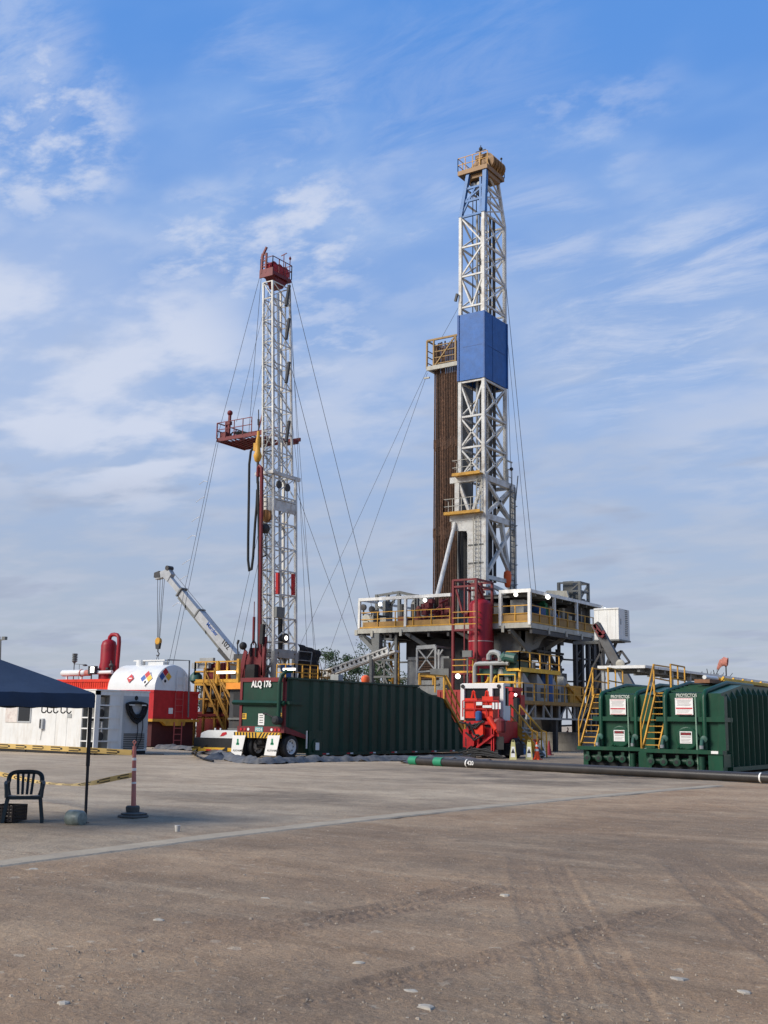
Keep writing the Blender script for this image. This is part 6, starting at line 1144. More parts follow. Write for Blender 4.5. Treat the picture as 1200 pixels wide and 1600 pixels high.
    b.tube((NX-.3, MY+2.2, 12), (NX-.3, MY+2.2, 41), .12, 6); b.tube((NX-.3, MY+1.6, 12), (NX-.3, MY+1.6, 41), .10, 6); b.bar((NX-1.3, RY-.4, 9), (NX-1.3, RY-.4, zsM[-1]), .7, .12); b.bar((NX-.5, MY+1.4, 9), (NX-.5, MY+1.4, 16), .35, .5); b.build('drilling_lines', darks, t)
    b = B(); b.tube((NX-.9, MY+.6, 19), (NX-.9, MY+.6, 41), .10, 8); b.ladder((NX-.2, MY+.8, 20), (NX-.2, MY+.8, 41), .4, (0, 1, 0), .4, .02); b.tube((NX-1.3, RY, 9), (NX-1.3, RY, 41), .10, 8); b.build('standpipe', lgrey, t)
    b = B(); b.path([PY(718, 818, MY-.1), PY(717, 860, MY-.1), PY(719, 905, MY-.1)], .10, 6); b.path([PY(722, 818, MY-.05), PY(722, 860, MY-.05), PY(722, 915, MY-.05)], .10, 6); b.bar(PY(727, 820, MY+.8), PY(727, 905, MY+.8), .7, .3); b.build('hanging_hoses', blackm, t)
    b = B(); b.tube(PY(683, 932, 69.5), PY(711, 817, MY-.25), .18, 10, .14); b.build('raising_strut', white, t, smooth=True)
    b = B(); g = PX(793, 905, NX+.2); b.lathe((g.x, g.y, g.z-.65), [(.08, 0), (.2, .1), (.28, .5), (.3, .9), (.26, 1.2), (.12, 1.3)], 12); b.build('orange_cover', orangep, t, smooth=True)
    # ---- crown
    zb = zN(331); ct = PY(762, 262, MY-.05); zc = ct.z; xr = ct.x; xl = PY(716, 272, MY-.05).x; yr = PX(788, 281, xr).y
    b = B(); cc = [(NX+.02, MY), (NX+.02, RY), (LX, RY), (LX, MY)]; cn = [(NX+.12, MY+.1), (NX-.1, RY-.9), (LX+.75, RY-.9), (LX+.62, MY+.1)]; b2 = B(); b3 = B()
    def Q(i, u): return V3((cc[i][0]*(1-u)+cn[i][0]*u, cc[i][1]*(1-u)+cn[i][1]*u, zb+(zc-zb)*u))
    for i in (0, 3): b.bar(Q(i, 0), Q(i, 1), .34 if i == 0 else .28)
    for i in (1, 2): b2.bar(Q(i, 0), Q(i, 1), .22)
    for u in (.0, .35, .65): b.bar(Q(3, u), Q(0, u), .16); b2.bar(Q(0, u), Q(1, u), .14); b2.bar(Q(2, u), Q(3, u), .12)
    b.bar(Q(3, 0), (Q(0, .65)+Q(3, .65))/2, .13); b.bar(Q(0, .65), Q(3, .35), .12); b.bar(Q(0, 0)+XA*-.3, Q(0, .85)-XA*.4, .16)
    b2.bar(Q(0, 0), Q(1, .35), .1); b2.bar(Q(1, 0), Q(0, .35), .1); b2.bar(Q(0, .35), Q(1, .65), .1); b2.bar(Q(1, .35), Q(0, .65), .1); b2.bar(Q(1, .65), Q(0, 1), .1)
    b.build('crown_legs', mat('crown_blue', (.03, .14, .36), .45, grime=.4, gcol=(.1, .12, .14)), t); b2.build('crown_bracing', mastw, t)
    gold = mat('crown_gold', (.26, .14, .05), .5, grime=.75, gcol=(.12, .07, .035))
    b = B(); b.box(xl, xr, MY-.15, yr, zc-.02, zc+.34); b.box(xl+.5, xr-.1, MY+.2, yr-.5, zc-.4, zc-.02); cp = b.build('crown_platform', gold, t)
    b = B(); b.box(xl+.1, xr-.1, MY, yr-.1, zc-.06, zc-.021); b.prism([(LX+.5, zc-.4), (NX-.3, zc-.4), (NX-.9, zc-1.7), (LX+1.0, zc-1.5)], 'y', MY+.6, MY+1.8); b.build('crown_block', darks, cp)
    b = B(); 
    for x in (-40.9, -40.35): b.lathe((x, MY+.45, zc-.85), [(.1, 0), (.24, .02), (.24, .08), (.1, .1)], 12, 'y')
    b.build('crown_lights', lgrey, cp)
    b = B(); b.rail([(xl, yr, zc+.3), (xl, MY-.1, zc+.3), (xr, MY-.1, zc+.3)], 1.15, .75, .05, (1., .5)); b.rail([(xr, yr-1.2, zc+.3), (xr, yr, zc+.3), (xl, yr, zc+.3)], 1.1, .7, .05, (1., .5)); b.build('crown_rail', yellow, cp)
    for k in range(5): b = B(); b.lathe((xr-.5, MY+.7+k*.42, zc+.95), [(.2, -.18), (.72, -.14), (.62, 0), (.72, .14), (.2, .18)], 20, 'y'); b.build('crown_sheave', gold, cp)
    b = B(); b.prism([(xl+.7, zc+.3), (xr, zc+.3), (xr-.3, zc+1.2), (xr-1.0, zc+1.3)], 'y', MY+.25, MY+.35); b.bar((xr-.9, MY+.2, zc+.3), (xr-.8, MY+.2, zc+1.6), .16); b.bar((xr-1.0, MY+1.2, zc+.3), (xr-.6, MY+1.2, zc+1.8), .12); b.box(xr-1.2, xr-.5, MY+.1, MY+.9, zc+1.1, zc+1.4); b.build('sheave_guard', gold, cp)
    b = B(); b.tube((xr-.75, MY+.2, zc+1.4), (xr-.75, MY+.2, zc+2.2), .035, 6); b.bar((xr-1.2, MY+.2, zc+1.75), (xr-.3, MY+.2, zc+1.75), .06); b.ball((xr-.75, MY+.2, zc+1.9), .16, 8); b.tube((xl+.9, yr, zc+1.3), (xl+.9, yr, zc+2.1), .03, 5); b.tube((xr, yr-.5, zc+.3), (xr, yr-.5, zc+1.7), .03, 5); b.ball((xr, yr-.5, zc+1.75), .1, 6); b.build('aviation_lights', darks, cp)
    # ---- racking board with its cage
    RYf = 73.; p = lambda px, py: PY(px, py, RYf); z0, z1 = p(690, 573).z, p(690, 529).z; xa, xb = p(668, 560).x, p(717, 560).x; yb = RYf+2.6
    b = B(); b.box(xa, xb, RYf-.15, RYf+.05, z0-.15, z0+.18); b.box(xa, xa+.18, RYf, yb, z0-.12, z0+.12); b.box(xb-.18, xb, RYf, yb, z0-.12, z0+.12); b.box(xa, xb, yb-.1, yb, z0-.12, z0+.12); rb = b.build('racking_board', cream, t)
    brn = mat('cage_ochre', (.30, .19, .075), .6, grime=.6); b = B()
    for x in (xa, xa+.62, xb-.25, xb): b.bar((x, RYf-.08, z0), (x, RYf-.08, z1), .12)
    for k in range(5): b.bar((xa+.6, RYf-.06, z0+.3+k*.5), (xb-.2, RYf-.06, z0+.3+k*.5), .07)
    b.bar((xa+.7, RYf-.1, z0+.1), (xb-.3, RYf-.1, z1-.1), .09); b.bar((xa, RYf-.08, z1), (xb, RYf-.08, z1), .14); b.bar((xa, RYf, z1), (xa, yb, z1), .1); b.bar((xb, RYf, z1), (xb, yb, z1), .12); b.bar((xa, yb, z1), (xb, yb, z1), .1)
    for z in (.5, 1.0, 1.5): b.bar((xa, RYf, z0+z), (xa, yb, z0+z), .06)
    for y in (RYf+1.3, yb): b.bar((xa, y, z0), (xa, y, z1), .09); b.bar((xb, y, z0), (xb, y, z1), .09)
    b.build('board_cage', brn, rb); b = B(); b.bar((xb, RYf+.4, z0), (LX, MY+1., z0), .2); b.bar((xb, yb-.4, z0), (LX, RY, z0), .2); b.bar((xb, RYf+.4, z1-.2), (LX, MY+1., z1-.4), .12); b.bar((xa-.3, RYf, z0-.7), (xa+.2, RYf, z0-.7), .12); b.build('board_arm', cream, rb)
    # racked stands: each stand its own object, sharing one mesh
    s0 = None; n = 0
    for r_ in range(6):
        for k in range(15):
            if 0 < r_ < 5 and 0 < k < 14: continue
            x = -44.82+k*.152; y = RYf+.35+r_*.36
            if s0 is None:
                b = B(); h0, h1 = ZF+.05, z1-.25; b.tube((x, y, h0), (x, y, h1), .060, 8)
                for j in range(3): b.tube((x, y, h0+.2+j*7.), (x, y, h0+.9+j*7.), .085, 8)
                s0 = b.build('drill_pipe_stand', rust, smooth=True); o = s0; o['base'] = 0; del o['base']; base_loc = s0.location.copy(); bx, by = x, y
            else: o = s0.copy(); C.objects.link(o); o.location = base_loc+Vector((x-bx, y-by, random.uniform(-.25, .15)))
            tag(o, 'rusty brown drill pipe standing upright in the rack left of the tall mast', 'drill pipe', 'drill pipe stands racked beside the mast'); n += 1
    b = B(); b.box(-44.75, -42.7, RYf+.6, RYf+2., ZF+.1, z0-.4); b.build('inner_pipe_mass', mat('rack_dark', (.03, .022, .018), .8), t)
    b = B(); b.box(-42.6, -42.45, RYf+.3, RYf+2.2, ZF+.1, z0-.2); b.box(-42.66, -42.5, RYf+.2, RYf+.3, ZF, z0); b.build('rack_side_rail', greys, t)
    # lines of this rig
    guy(PX(790, 440, NX), PX(838, 930, X1-1), 'wire from the blue-topped mast falling right to the platform roof, outermost', .022); guy(PX(789, 470, NX), PX(805, 930, NX+.6), 'wire hanging close along the right side of the tall mast', .02); guy(PX(790, 500, NX), PX(830, 928, NX+2), 'inner wire from the tall mast down to the platform roof', .016)
    e = PY(690, 528, RYf); guy(PY(722, 470, MY-.2), e, 'short wire from the tall mast down to the racking board top'); c = PY(713, 465, MY-.25); w = B(); w.bar(PY(711.5, 471, MY-.25), PY(714.5, 459, MY-.25), .17); tag(w.build('counterweight', darks), 'small dark weight on the wire above the racking board', 'weight')
    guy(V3((xa, RYf, z0)), PY(468, 1010, 82), 'long guy wire from the racking board crossing down left behind the left mast'); guy(V3((xa, RYf, z0-.3)), PY(500, 1060, 85), 'second long guy wire from the racking board running down left')
main_rig()
def separator_cage():
    Y = 66.2; q = lambda px, py: PY(px, py, Y); xa, xb = q(708, 980).x, q(744, 980).x; zt = q(708, 907).z; yb = PX(769, 912, xb).y
    t = thing('gas_separator', 'tall red cylinder vessel inside a maroon steel access cage in front of the platform', 'vessel', (xb, Y, 0))
    b = B(); 
    for x, y in ((xa, Y), (xb, Y), (xb, yb), (xa, yb)): b.bar((x, y, .1), (x, y, zt), .16)
    for z in (zt, zt-.45, q(708, 985).z, q(708, 1050).z-.1, 2.4):
        b.bar((xa, Y, z), (xb, Y, z), .13); b.bar((xb, Y, z), (xb, yb, z), .13); b.bar((xa, yb, z), (xb, yb, z), .12); b.bar((xa, Y, z), (xa, yb, z), .12)
    b.bar((xb, Y, zt-.2), (xb, yb, zt-2.4), .13); b.bar((xa+.1, Y+.1, zt-.3), (xa+.7, Y+.1, zt-2.3), .12); b.bar((xa+.15, Y, .2), (xa+.95, Y, 3.5), .08); b.bar(((xa+xb)/2, Y-.02, .2), ((xa+xb)/2, Y-.02, zt), .07); b.bar((xb, Y, 5.5), (xb, yb, 8.), .1); b.bar((xb, yb, 4.), (xb, Y, 6.5), .1); b.build('cage', mred, t)
    b = B()
    for py in (957, 966, 976): z = q(708, py).z; b.bar((xa, Y-.06, z), (xb, Y-.06, z), .055); b.bar((xb+.05, Y, z), (xb+.05, yb, z), .05)
    for py in (1031, 1040, 1050): z = q(708, py).z; b.bar((xa, Y-.06, z), (xb, Y-.06, z), .06 if py < 1050 else .12)
    b.bar((xb-.2, Y-.07, 2.6), (xb-.2, Y-.07, q(708, 1030).z), .07); b.build('cage_rail', yellow, t)
    cx = q(736, 980).x+.10; cy = Y+1.15; r = .80; zt2 = q(736, 936).z; b = B(); b.lathe((cx, cy, 0), [(r*.9, 0.8), (r, 1.0), (r, zt2-.3), (r*.8, zt2-.05), (r*.35, zt2+.1), (r*.3, zt2+.12)], 28); b.build('vessel_shell', sepred, t, smooth=True)
    b = B(); b.lathe((cx, cy, 0), [(.2, zt2), (.2, zt2+.5), (.3, zt2+.52), (.3, zt2+.65), (.15, zt2+.67), (.15, zt2+1.2)], 12); b.tube((cx-1.0, cy-.3, zt2-.9), (cx-.7, cy-.3, zt2-.9), .25, 10); b.lathe((cx+r*.5, cy-.2, 0), [(.18, 1), (.18, zt2-.6)], 10); b.build('nozzle', mred, t, smooth=True)
    b = B(); b.lathe((cx, cy, 0), [(r+.02, 7.1), (r+.02, 7.16)], 28); b.build('weld_band', mat('band_pale', (.45, .30, .28), .5), t)
    b = B(); p = q(734, 1022); b.box(p.x-.35, p.x+.35, Y-.4, Y-.2, p.z-.22, p.z+.22); b.bar(p-YA*.3-ZA*.3, p-YA*.3-ZA*2, .08); b.build('flood_light', greys, t)
    p = q(719, 1057); b = B(); b.ball(p-YA*.3, .17, 8); b.build('lamp', lamp, t)
separator_cage()
# ------------------------------------------------------------------ engine and pump skid
def skid():
    XR = -31.6; YF = 61.; p = lambda px, py: PX(px, py, XR); zd = p(822, 1096).z; ya = p(818, 1096).y; ye = p(952, 1104).y
    t = thing('engine_skid', 'raised engine skid with yellow walkway rails, grey hoods and green pipework under the platform', 'machine skid', (XR, ya, 0)); XL = PY(738, 1090, ya).x
    b = B(); b.box(XL, XR, ya, ye, zd-.12, zd); b.box(XR-.03, XR+.06, ya, ye, zd-.16, zd+.06); b.build('deck', ochre, t)
    b = B(); L = ye-ya; n = 10; zb = zd-1.0
    b.bar((XR-.1, ya+.5, zb), (XR-.1, ye-1, zb), .12)
    for i in range(n+1): y = ya+.6+(L-1.6)*i/n; b.bar((XR-.1, y, zb), (XR-.1, y, zd-.1), .10); (b.bar((XR-.1, y, zb), (XR-.1, y+(L-1.6)/n, zd-.1), .08) if i in (0, 4, 7) else b.bar((XR-.1, y, zd-.1), (XR-.1, y+(L-1.6)/n, zb), .08) if i in (2, 5, 8) else None)
    b.build('truss', lgrey, t)
    for y in (ya+1, ya+5, ya+9, ye-1):
        b = B(); b.box(XR-2.4, XR-2.1, y, y+.3, 0, zd-.13); b.build('leg', darks, t); b = B(); b.box(XR-.5, XR-.25, y, y+.3, 0, zb); b.build('leg', darks, t)
    b = B(); b.box(XL+.2, XR-1.2, ya+1.5, 65.5, .1, zb-.2); b.build('dark_casing', darks, t)
    b = B(); b.rail([(XL, ya, zd), (XR, ya, zd), (XR, ye, zd)], 1.1, 1.5, .065, (1., .52)); b.build('deck_rail', yellow, t)
    y = ya+.8
    for k in range(4):
        b = B(); b.prism([(y, zd), (y, zd+1.75), (y+.25, zd+1.7), (y+1.0, zd+1.15), (y+1.55, zd+1.1), (y+1.55, zd)], 'x', XR-1.7, XR-.45); b.build('engine_hood', lgrey, t); b = B(); b.box(XR-1.4, XR-.8, y+.5, y+1.3, zd+1.2, zd+2.0); b.box(XR-.449, XR-.44, y+.5, y+1.3, zd+.3, zd+.9); b.tube((XR-1.1, y+.9, zd+2), (XR-1.1, y+.9, zd+2.5), .12, 8); b.build('engine_top', darks, t); y += 1.95
    b = B(); q1, q2 = p(866, 1068), p(880, 1068); b.lathe((XR-1., (q1.y+q2.y)/2-.2, zd), [(.62, 0), (.62, 1.9), (.5, 2.0)], 16); b.build('blue_drum', bluep, t)
    b = B(); q1 = p(905, 1090); b.box(XR-1, XR-.3, q1.y-.8, q1.y+1.0, zd, zd+1.2); b.bar((XR-.3, q1.y-1.2, zd+1.2), (XR-.3, q1.y+1, zd+.2), .2); b.build('yellow_motor', yellow, t)
    # upper platform
    zu = PX(822, 1047, XR-.4).z; y0, y1 = PX(812, 1047, XR-.4).y, PX(874, 1062, XR-.4).y; b = B(); b.box(XR-1.3, XR-.4, y0, y1, zu-.08, zu+.08); b.box(XR-.4, XR-.32, y0, y1, zu-.12, zu+.14); u = b.build('upper_platform', yellowb, t)
    b = B(); b.rail([(XR-1.3, y0, zu), (XR-.4, y0, zu), (XR-.4, y1, zu)], 1.1, 1.3, .07, (1., .5)); [b.bar((XR-.5, y, zd), (XR-.5, y, zu), .14) for y in (y0+.2, y0+4, y1-.3)]; b.build('upper_rail', yellow, u)
    # green pump and pipes at the near end
    q = lambda px, py: PY(px, py, ya+.1); b = B(); b.path([q(742, 1090), q(742, 1042), q(744, 1038), q(749, 1037), q(790, 1036), q(795, 1037)], .14, 8); b.tube(q(768, 1038), q(768, 1085), .10, 8); b.path([q(764, 1031), q(764, 1024), q(767, 1020), q(773, 1019), q(779, 1021), q(782, 1027), q(782, 1033)], .17, 8); b.build('white_pipework', lgrey, t, smooth=True)
    b = B(); b.tube(q(786, 1030), q(792, 1024), .3, 10); b.tube(q(791, 1026), q(806, 1029), .3, 12); b.box(q(744, 1040).x, q(800, 1040).x, ya+.5, ya+2.5, q(770, 1052).z, q(770, 1044).z); b.box(q(784, 1040).x, q(803, 1040).x, ya+.4, ya+2, q(790, 1056).z, q(790, 1033).z); [b.bar(q(x, 1052)+YA*.6, q(x, 1090)+YA*.6, .16) for x in (747, 757, 790)]; b.box(q(752, 1060).x, q(766, 1060).x, ya+.8, ya+1.6, q(770, 1085).z, q(770, 1060).z); b.build('green_pump', pgreen, t)
    b = B(); [b.lathe(q(x, 1031)+YA*.4, [(.05, -.15), (.16, -.1), (.16, .1), (.05, .15)], 8) for x in (752, 757, 766, 772, 777)]; b.build('valve_wheels', mred, t)
    b = B(); b.path([q(776, 1056), q(773, 1060), q(771, 1069)], .08, 6); b.path([q(764, 1058), q(762, 1064), q(758, 1069)], .08, 6); b.rail([q(744, 1069), q(766, 1069)], .6, .8, .06, (1.,)); b.rail([q(779, 1077), q(805, 1077)], .9, .9, .07, (1., .5)); b.build('near_rail', yellowb, t)
    b = B(); b.box(q(777, 1060).x, q(781, 1060).x, ya+.2, ya+.5, q(779, 1070).z, q(779, 1058).z); b.lathe(q(777, 1055)+YA*.6, [(.1, 0), (.3, .1), (.25, .4), (.1, .5)], 10); b.build('cream_filter', cream, t)
    # concrete cellar wall
    xL, xR = -44, PY(935, 1150, 70.5).x+1.2; b = B(); b.box(xL, xR, 70.5, 78., 0, 1.18); b.box(xL, xR+.02, 70.46, 70.5, 1.10, 1.2); [b.box(x, x+.02, 70.485, 70.5, 0, 1.1) for x in np.arange(xL, xR, 2.4)]; b.box(xL, xR, 70.482, 70.5, .55, .57); tag(b.build('concrete_wall', conc), 'stained low concrete block wall under the platform, behind the traffic post', 'wall')
skid()
# ------------------------------------------------------------------ red control unit
def red_truck():
    Y = 52.; q = lambda px, py: PY(px, py, Y); xa, xb = q(721, 1100).x, q(788, 1100).x; zt, zb = q(721, 1069).z, q(730, 1125).z; yb = PX(797, 1072, xb).y
    q1 = lambda px, py: PY(px, py, Y-1.0); xa1, xb1 = q1(722, 1100).x, q1(786, 1100).x
    t = thing('red_control_unit', 'bright red hydraulic unit truck with a white-framed cab and dark windows', 'truck', (xb, Y, 0))
    b = B(); w = .22; b.box(xa, xb, Y-.1, Y+.1, zt-w, zt); b.box(xa, xa+w, Y-.1, Y+.1, zb, zt-w); b.box(xb-w*.9, xb, Y-.1, Y+.1, zb-.3, zt-w); xm = q(767, 1100).x; b.box(xm-.12, xm+.14, Y-.1, Y+.1, zb, zt-w); b.box(xa+.02, xb-.02, Y, yb, zt-.1, zt+.04); b.box(xm+.14, xb-w*.9, Y-.08, Y+.1, q(775, 1117).z, q(775, 1096).z); b.box(xb-.12, xb, Y+.1, yb, zb, zt-1.1); b.build('cab_frame', tankw, t)
    b = B(); b.box(xa+w, xb-.03, Y+.03, yb-.1, zb, zt-w+.02); b.box(xb-.04, xb+.01, Y+.3, yb-.2, zt-1.1, zt-.2); b.build('windows', glass, t)
    b = B(); [b.tube((x, Y-.16, zt-.12), (x, Y-.05, zt-.12), .10, 12) for x in (xa+.15, xb-.25)]; b.build('cab_lights', blackm, t)
    b = B(); 
    for x, wd, py in ((735, 11, 1091), (764-3, 10, 1088)):
        c = q1(x, py); b.box(q1(x-wd, py).x+.08, q1(x+wd-1, py).x, Y-1.0, Y-.3, q1(x, 1122).z, c.z)
    [b.path([PY(x-3, 1091, Y-.7), PY(x-1.6, 1084, Y-.7), PY(x-1.5, 1081, Y-.7), PY(x, 1079.5, Y-.7), PY(x+1.5, 1081, Y-.7), PY(x+1.6, 1084, Y-.7), PY(x+3, 1091, Y-.7)], .045, 6) for x in (740, 761)]
    b.box(q1(744, 1132).x, q1(759, 1132).x, Y-1.3, Y-1.1, q1(750, 1149).z, q1(750, 1133).z); b.build('valve_blocks', bred, t)
    b = B(); b.tube(PY(764, 1121, Y-1.), PY(776, 1140, Y-1.), .16, 10); b.tube(PY(776, 1140, Y-1.), PY(780, 1144, Y-1.), .11, 10); b.path([PY(777, 1141, Y-1), PY(782, 1136, Y-1), PY(783, 1131, Y-1), PY(778, 1130, Y-1)], .07, 8); b.build('ram', bred, t, smooth=True)
    b = B(); b.box(xa1+.2, xb1-.3, Y-.9, yb+.5, .75, zb-.05); b.box(xa1-.0, xa1+.4, Y-.9, Y, .5, 1.4); b.box(xa1+.1, xb1-.2, Y-1.05, Y-.9, 1.65, 1.8); [b.box(x, x+.12, Y-1.06, Y-.9, .35, 1.7) for x in (xa1+.3, xa1+.9, xa1+1.7, xb1-.6)]; b.bar(PY(745, 1168, Y-1.1), PY(772, 1148, Y-1.1), .1); b.box(q1(755, 1152).x, q1(772, 1152).x, Y-1.0, Y-.9, q1(760, 1162).z, q1(760, 1151).z); b.prism([(q1(728, 1150).x, 1.2), (q1(742, 1150).x, 1.0), (q1(742, 1150).x, .6), (q1(734, 1150).x, .5)], 'y', Y-1.1, Y-.9); b.build('chassis', red, t)
    b = B(); [b.box(q1(x0_, 1150).x, q1(x1_, 1150).x, Y-.93, Y-.905, q1(740, y1_).z, q1(740, y0_).z) for x0_, x1_, y0_, y1_ in ((726, 741, 1152, 1166), (744, 752, 1153, 1160), (757, 772, 1128, 1136), (774, 786, 1150, 1170), (744, 770, 1165, 1176), (762, 770, 1112, 1122), (726, 732, 1126, 1138))]; b.build('painted_gap_shade', blackm, t)  # black plates on the flat front, standing in for shaded gaps
    b = B(); b.rail([(xa1+.1, Y-1.1, q1(730, 1120).z), (xb1-.2, Y-1.1, q1(730, 1120).z)], q1(730, 1095).z-q1(730, 1120).z, .7, .05, (1., .5)); b.build('front_rail', red, t)
    b = B(); [b.box(q1(x, 1100).x, q1(x+3.2, 1100).x, Y-1.16, Y-1.13, q1(x, 1108).z, q1(x, 1098).z) for x in (771.5, 776.5, 781.5)]; b.box(q1(747, 1100).x, q1(756, 1100).x, Y-1.2, Y-1.13, q1(750, 1102).z, q1(750, 1097).z); b.box(q1(757, 1104).x, q1(771, 1104).x, Y-1.2, Y-1.14, q1(750, 1106).z, q1(750, 1102).z); b.build('white_labels', tankw, t)
    b = B(); b.lathe((q1(751, 1120).x, Y-1.2, q1(751, 1126).z), [(.15, 0), (.17, .1), (.17, .42), (.08, .48)], 12); b.build('blue_canister', bluep, t)
    b = B(); b.lathe((q1(783, 1135).x, Y-1., q1(783, 1145).z), [(.2, 0), (.24, .1), (.24, .6), (.1, .7)], 12); b.tube(PY(775, 1128, Y-.9), PY(784, 1126, Y-.9), .2, 10); b.build('pump_body', mred, t)
    b = B()
    r = random.Random(5)
    for k in range(7): a = PY(r.uniform(715, 735), r.uniform(1128, 1150), Y-1.4); c = PY(r.uniform(738, 760), r.uniform(1122, 1150), Y-1.3); b.path([a, (a+c)/2-ZA*r.uniform(.1, .4), c], .05, 6)
    for k in range(9): a = PY(r.uniform(715, 740), r.uniform(1172, 1186), Y-1.5); c = PY(r.uniform(740, 790), r.uniform(1176, 1188), Y-1.5); a.z = max(a.z, .06); c.z = max(c.z, .06); b.path([a, (a+c)/2+ZA*r.uniform(0, .3), c], .05, 6)
    b.build('hoses', blackm, t)
    b = B(); b.box(xa1+.6, xb1-.3, Y-1.0, Y-.6, .12, .42); b.box(xa1+.5, xb1+.3, Y-.5, yb, .15, .7); b.build('underbody', blackm, t)
    for x in (xb1-.15, xb1-.5, xa1+.4): tire(t, (x, Y+.6, .5), .5, .3, 'x')
    # rear red bodywork and box behind
    b = B(); p2 = lambda px, py: PY(px, py, Y+3.6); b.box(p2(793, 1080).x, p2(804, 1080).x, Y+3.6, Y+4.4, 1.7, p2(800, 1080).z); b.box(p2(790, 1080).x, p2(806, 1080).x, Y+3.2, Y+4.4, p2(800, 1080).z, p2(800, 1077).z+.1); b.box(p2(806, 1080).x, p2(812, 1080).x, Y+3.7, Y+4.2, 2.2, p2(812, 1086).z); b.bar(p2(802, 1090)-YA*.2, p2(806, 1082)-YA*.2, .3); b.build('rear_body', red, t)
    b = B(); b.box(p2(806, 1100).x, p2(812, 1100).x, Y+3.3, Y+3.6, 1.6, p2(806, 1090).z); b.build('rear_dark_gear', blackm, t); b = B(); b.ball(p2(811, 1086)-YA*.4, .08, 8); b.build('lamp', lamp, t)
    b = B(); [b.path([(xb+.35, Y+1.3+.0*k, .55+k*.19), (xb+.7, Y+1.5, .5+k*.19), (xb+.4, Y+2.3, .55+k*.19)], .045, 6) for k in range(6)]; b.build('coil_springs', lgrey, t)
    # left red container
    p3 = lambda px, py: PY(px, py, 57.5); b = B(); x0, x1 = p3(683, 1090).x, p3(722, 1090).x; z1 = p3(700, 1078).z; b.box(x0, x1, 57.5, 60, .2, z1); [b.box(x, x+.14, 57.45, 57.5, .4, z1-.1) for x in np.arange(x0+.1, x1-.1, .36)]; tag(b.build('red_box', mat('box_red', (.30, .03, .025), .55, grime=.4)), 'red ribbed steel box between the green trailer end and the cab', 'container')
    # stairs down to the right
    s = thing('yellow_stairs', 'yellow stairway descending right from the red control unit', 'stairs', (xb+1., Y+1.2, 0)); q4 = lambda px, py, dy=0: PY(px, py, Y+1.4+dy)
    b = B(); tp, bt = q4(797, 1136), q4(836, 1184); bt.z = .05
    for dy in (0, 1.): b.bar(tp+YA*dy, bt+YA*dy, .06, .26)
    for i in range(10): m_ = tp.lerp(bt, (i+.5)/10); b.box(m_.x-.12, m_.x+.12, m_.y, m_.y+1., m_.z-.02, m_.z+.02)
    b.build('flight', lgrey, s)
    for dy in (-.03, 1.03):
        b = B(); o = YA*dy; tp2, bt2 = q4(798, 1101)+o, q4(832, 1141)+o; b.bar(tp2, bt2, .07); b.bar(q4(798, 1118)+o, q4(832, 1157)+o, .06); [b.bar(tp2.lerp(bt2, u), (tp+o).lerp(bt+o, u*.9), .06) for u in (0, .5, 1)]
        b.bar(bt2, q4(840, 1144)+o, .06); b.bar(q4(840, 1144)+o, PZ(841, 1184)*0+Vector((q4(840, 1144).x, (q4(840, 1144)+o).y, .02)), .06); b.build('handrail', yellow, s)
    pn = B(); pn.prism([((q4(800, 1124)).x, q4(800, 1124).z), ((q4(836, 1160)).x, q4(836, 1160).z), (q4(839, 1181).x, .12), (q4(801, 1140).x, q4(801, 1140).z)], 'y', Y+1.33, Y+1.36); pn.build('side_panel', yellow, s)
red_truck()
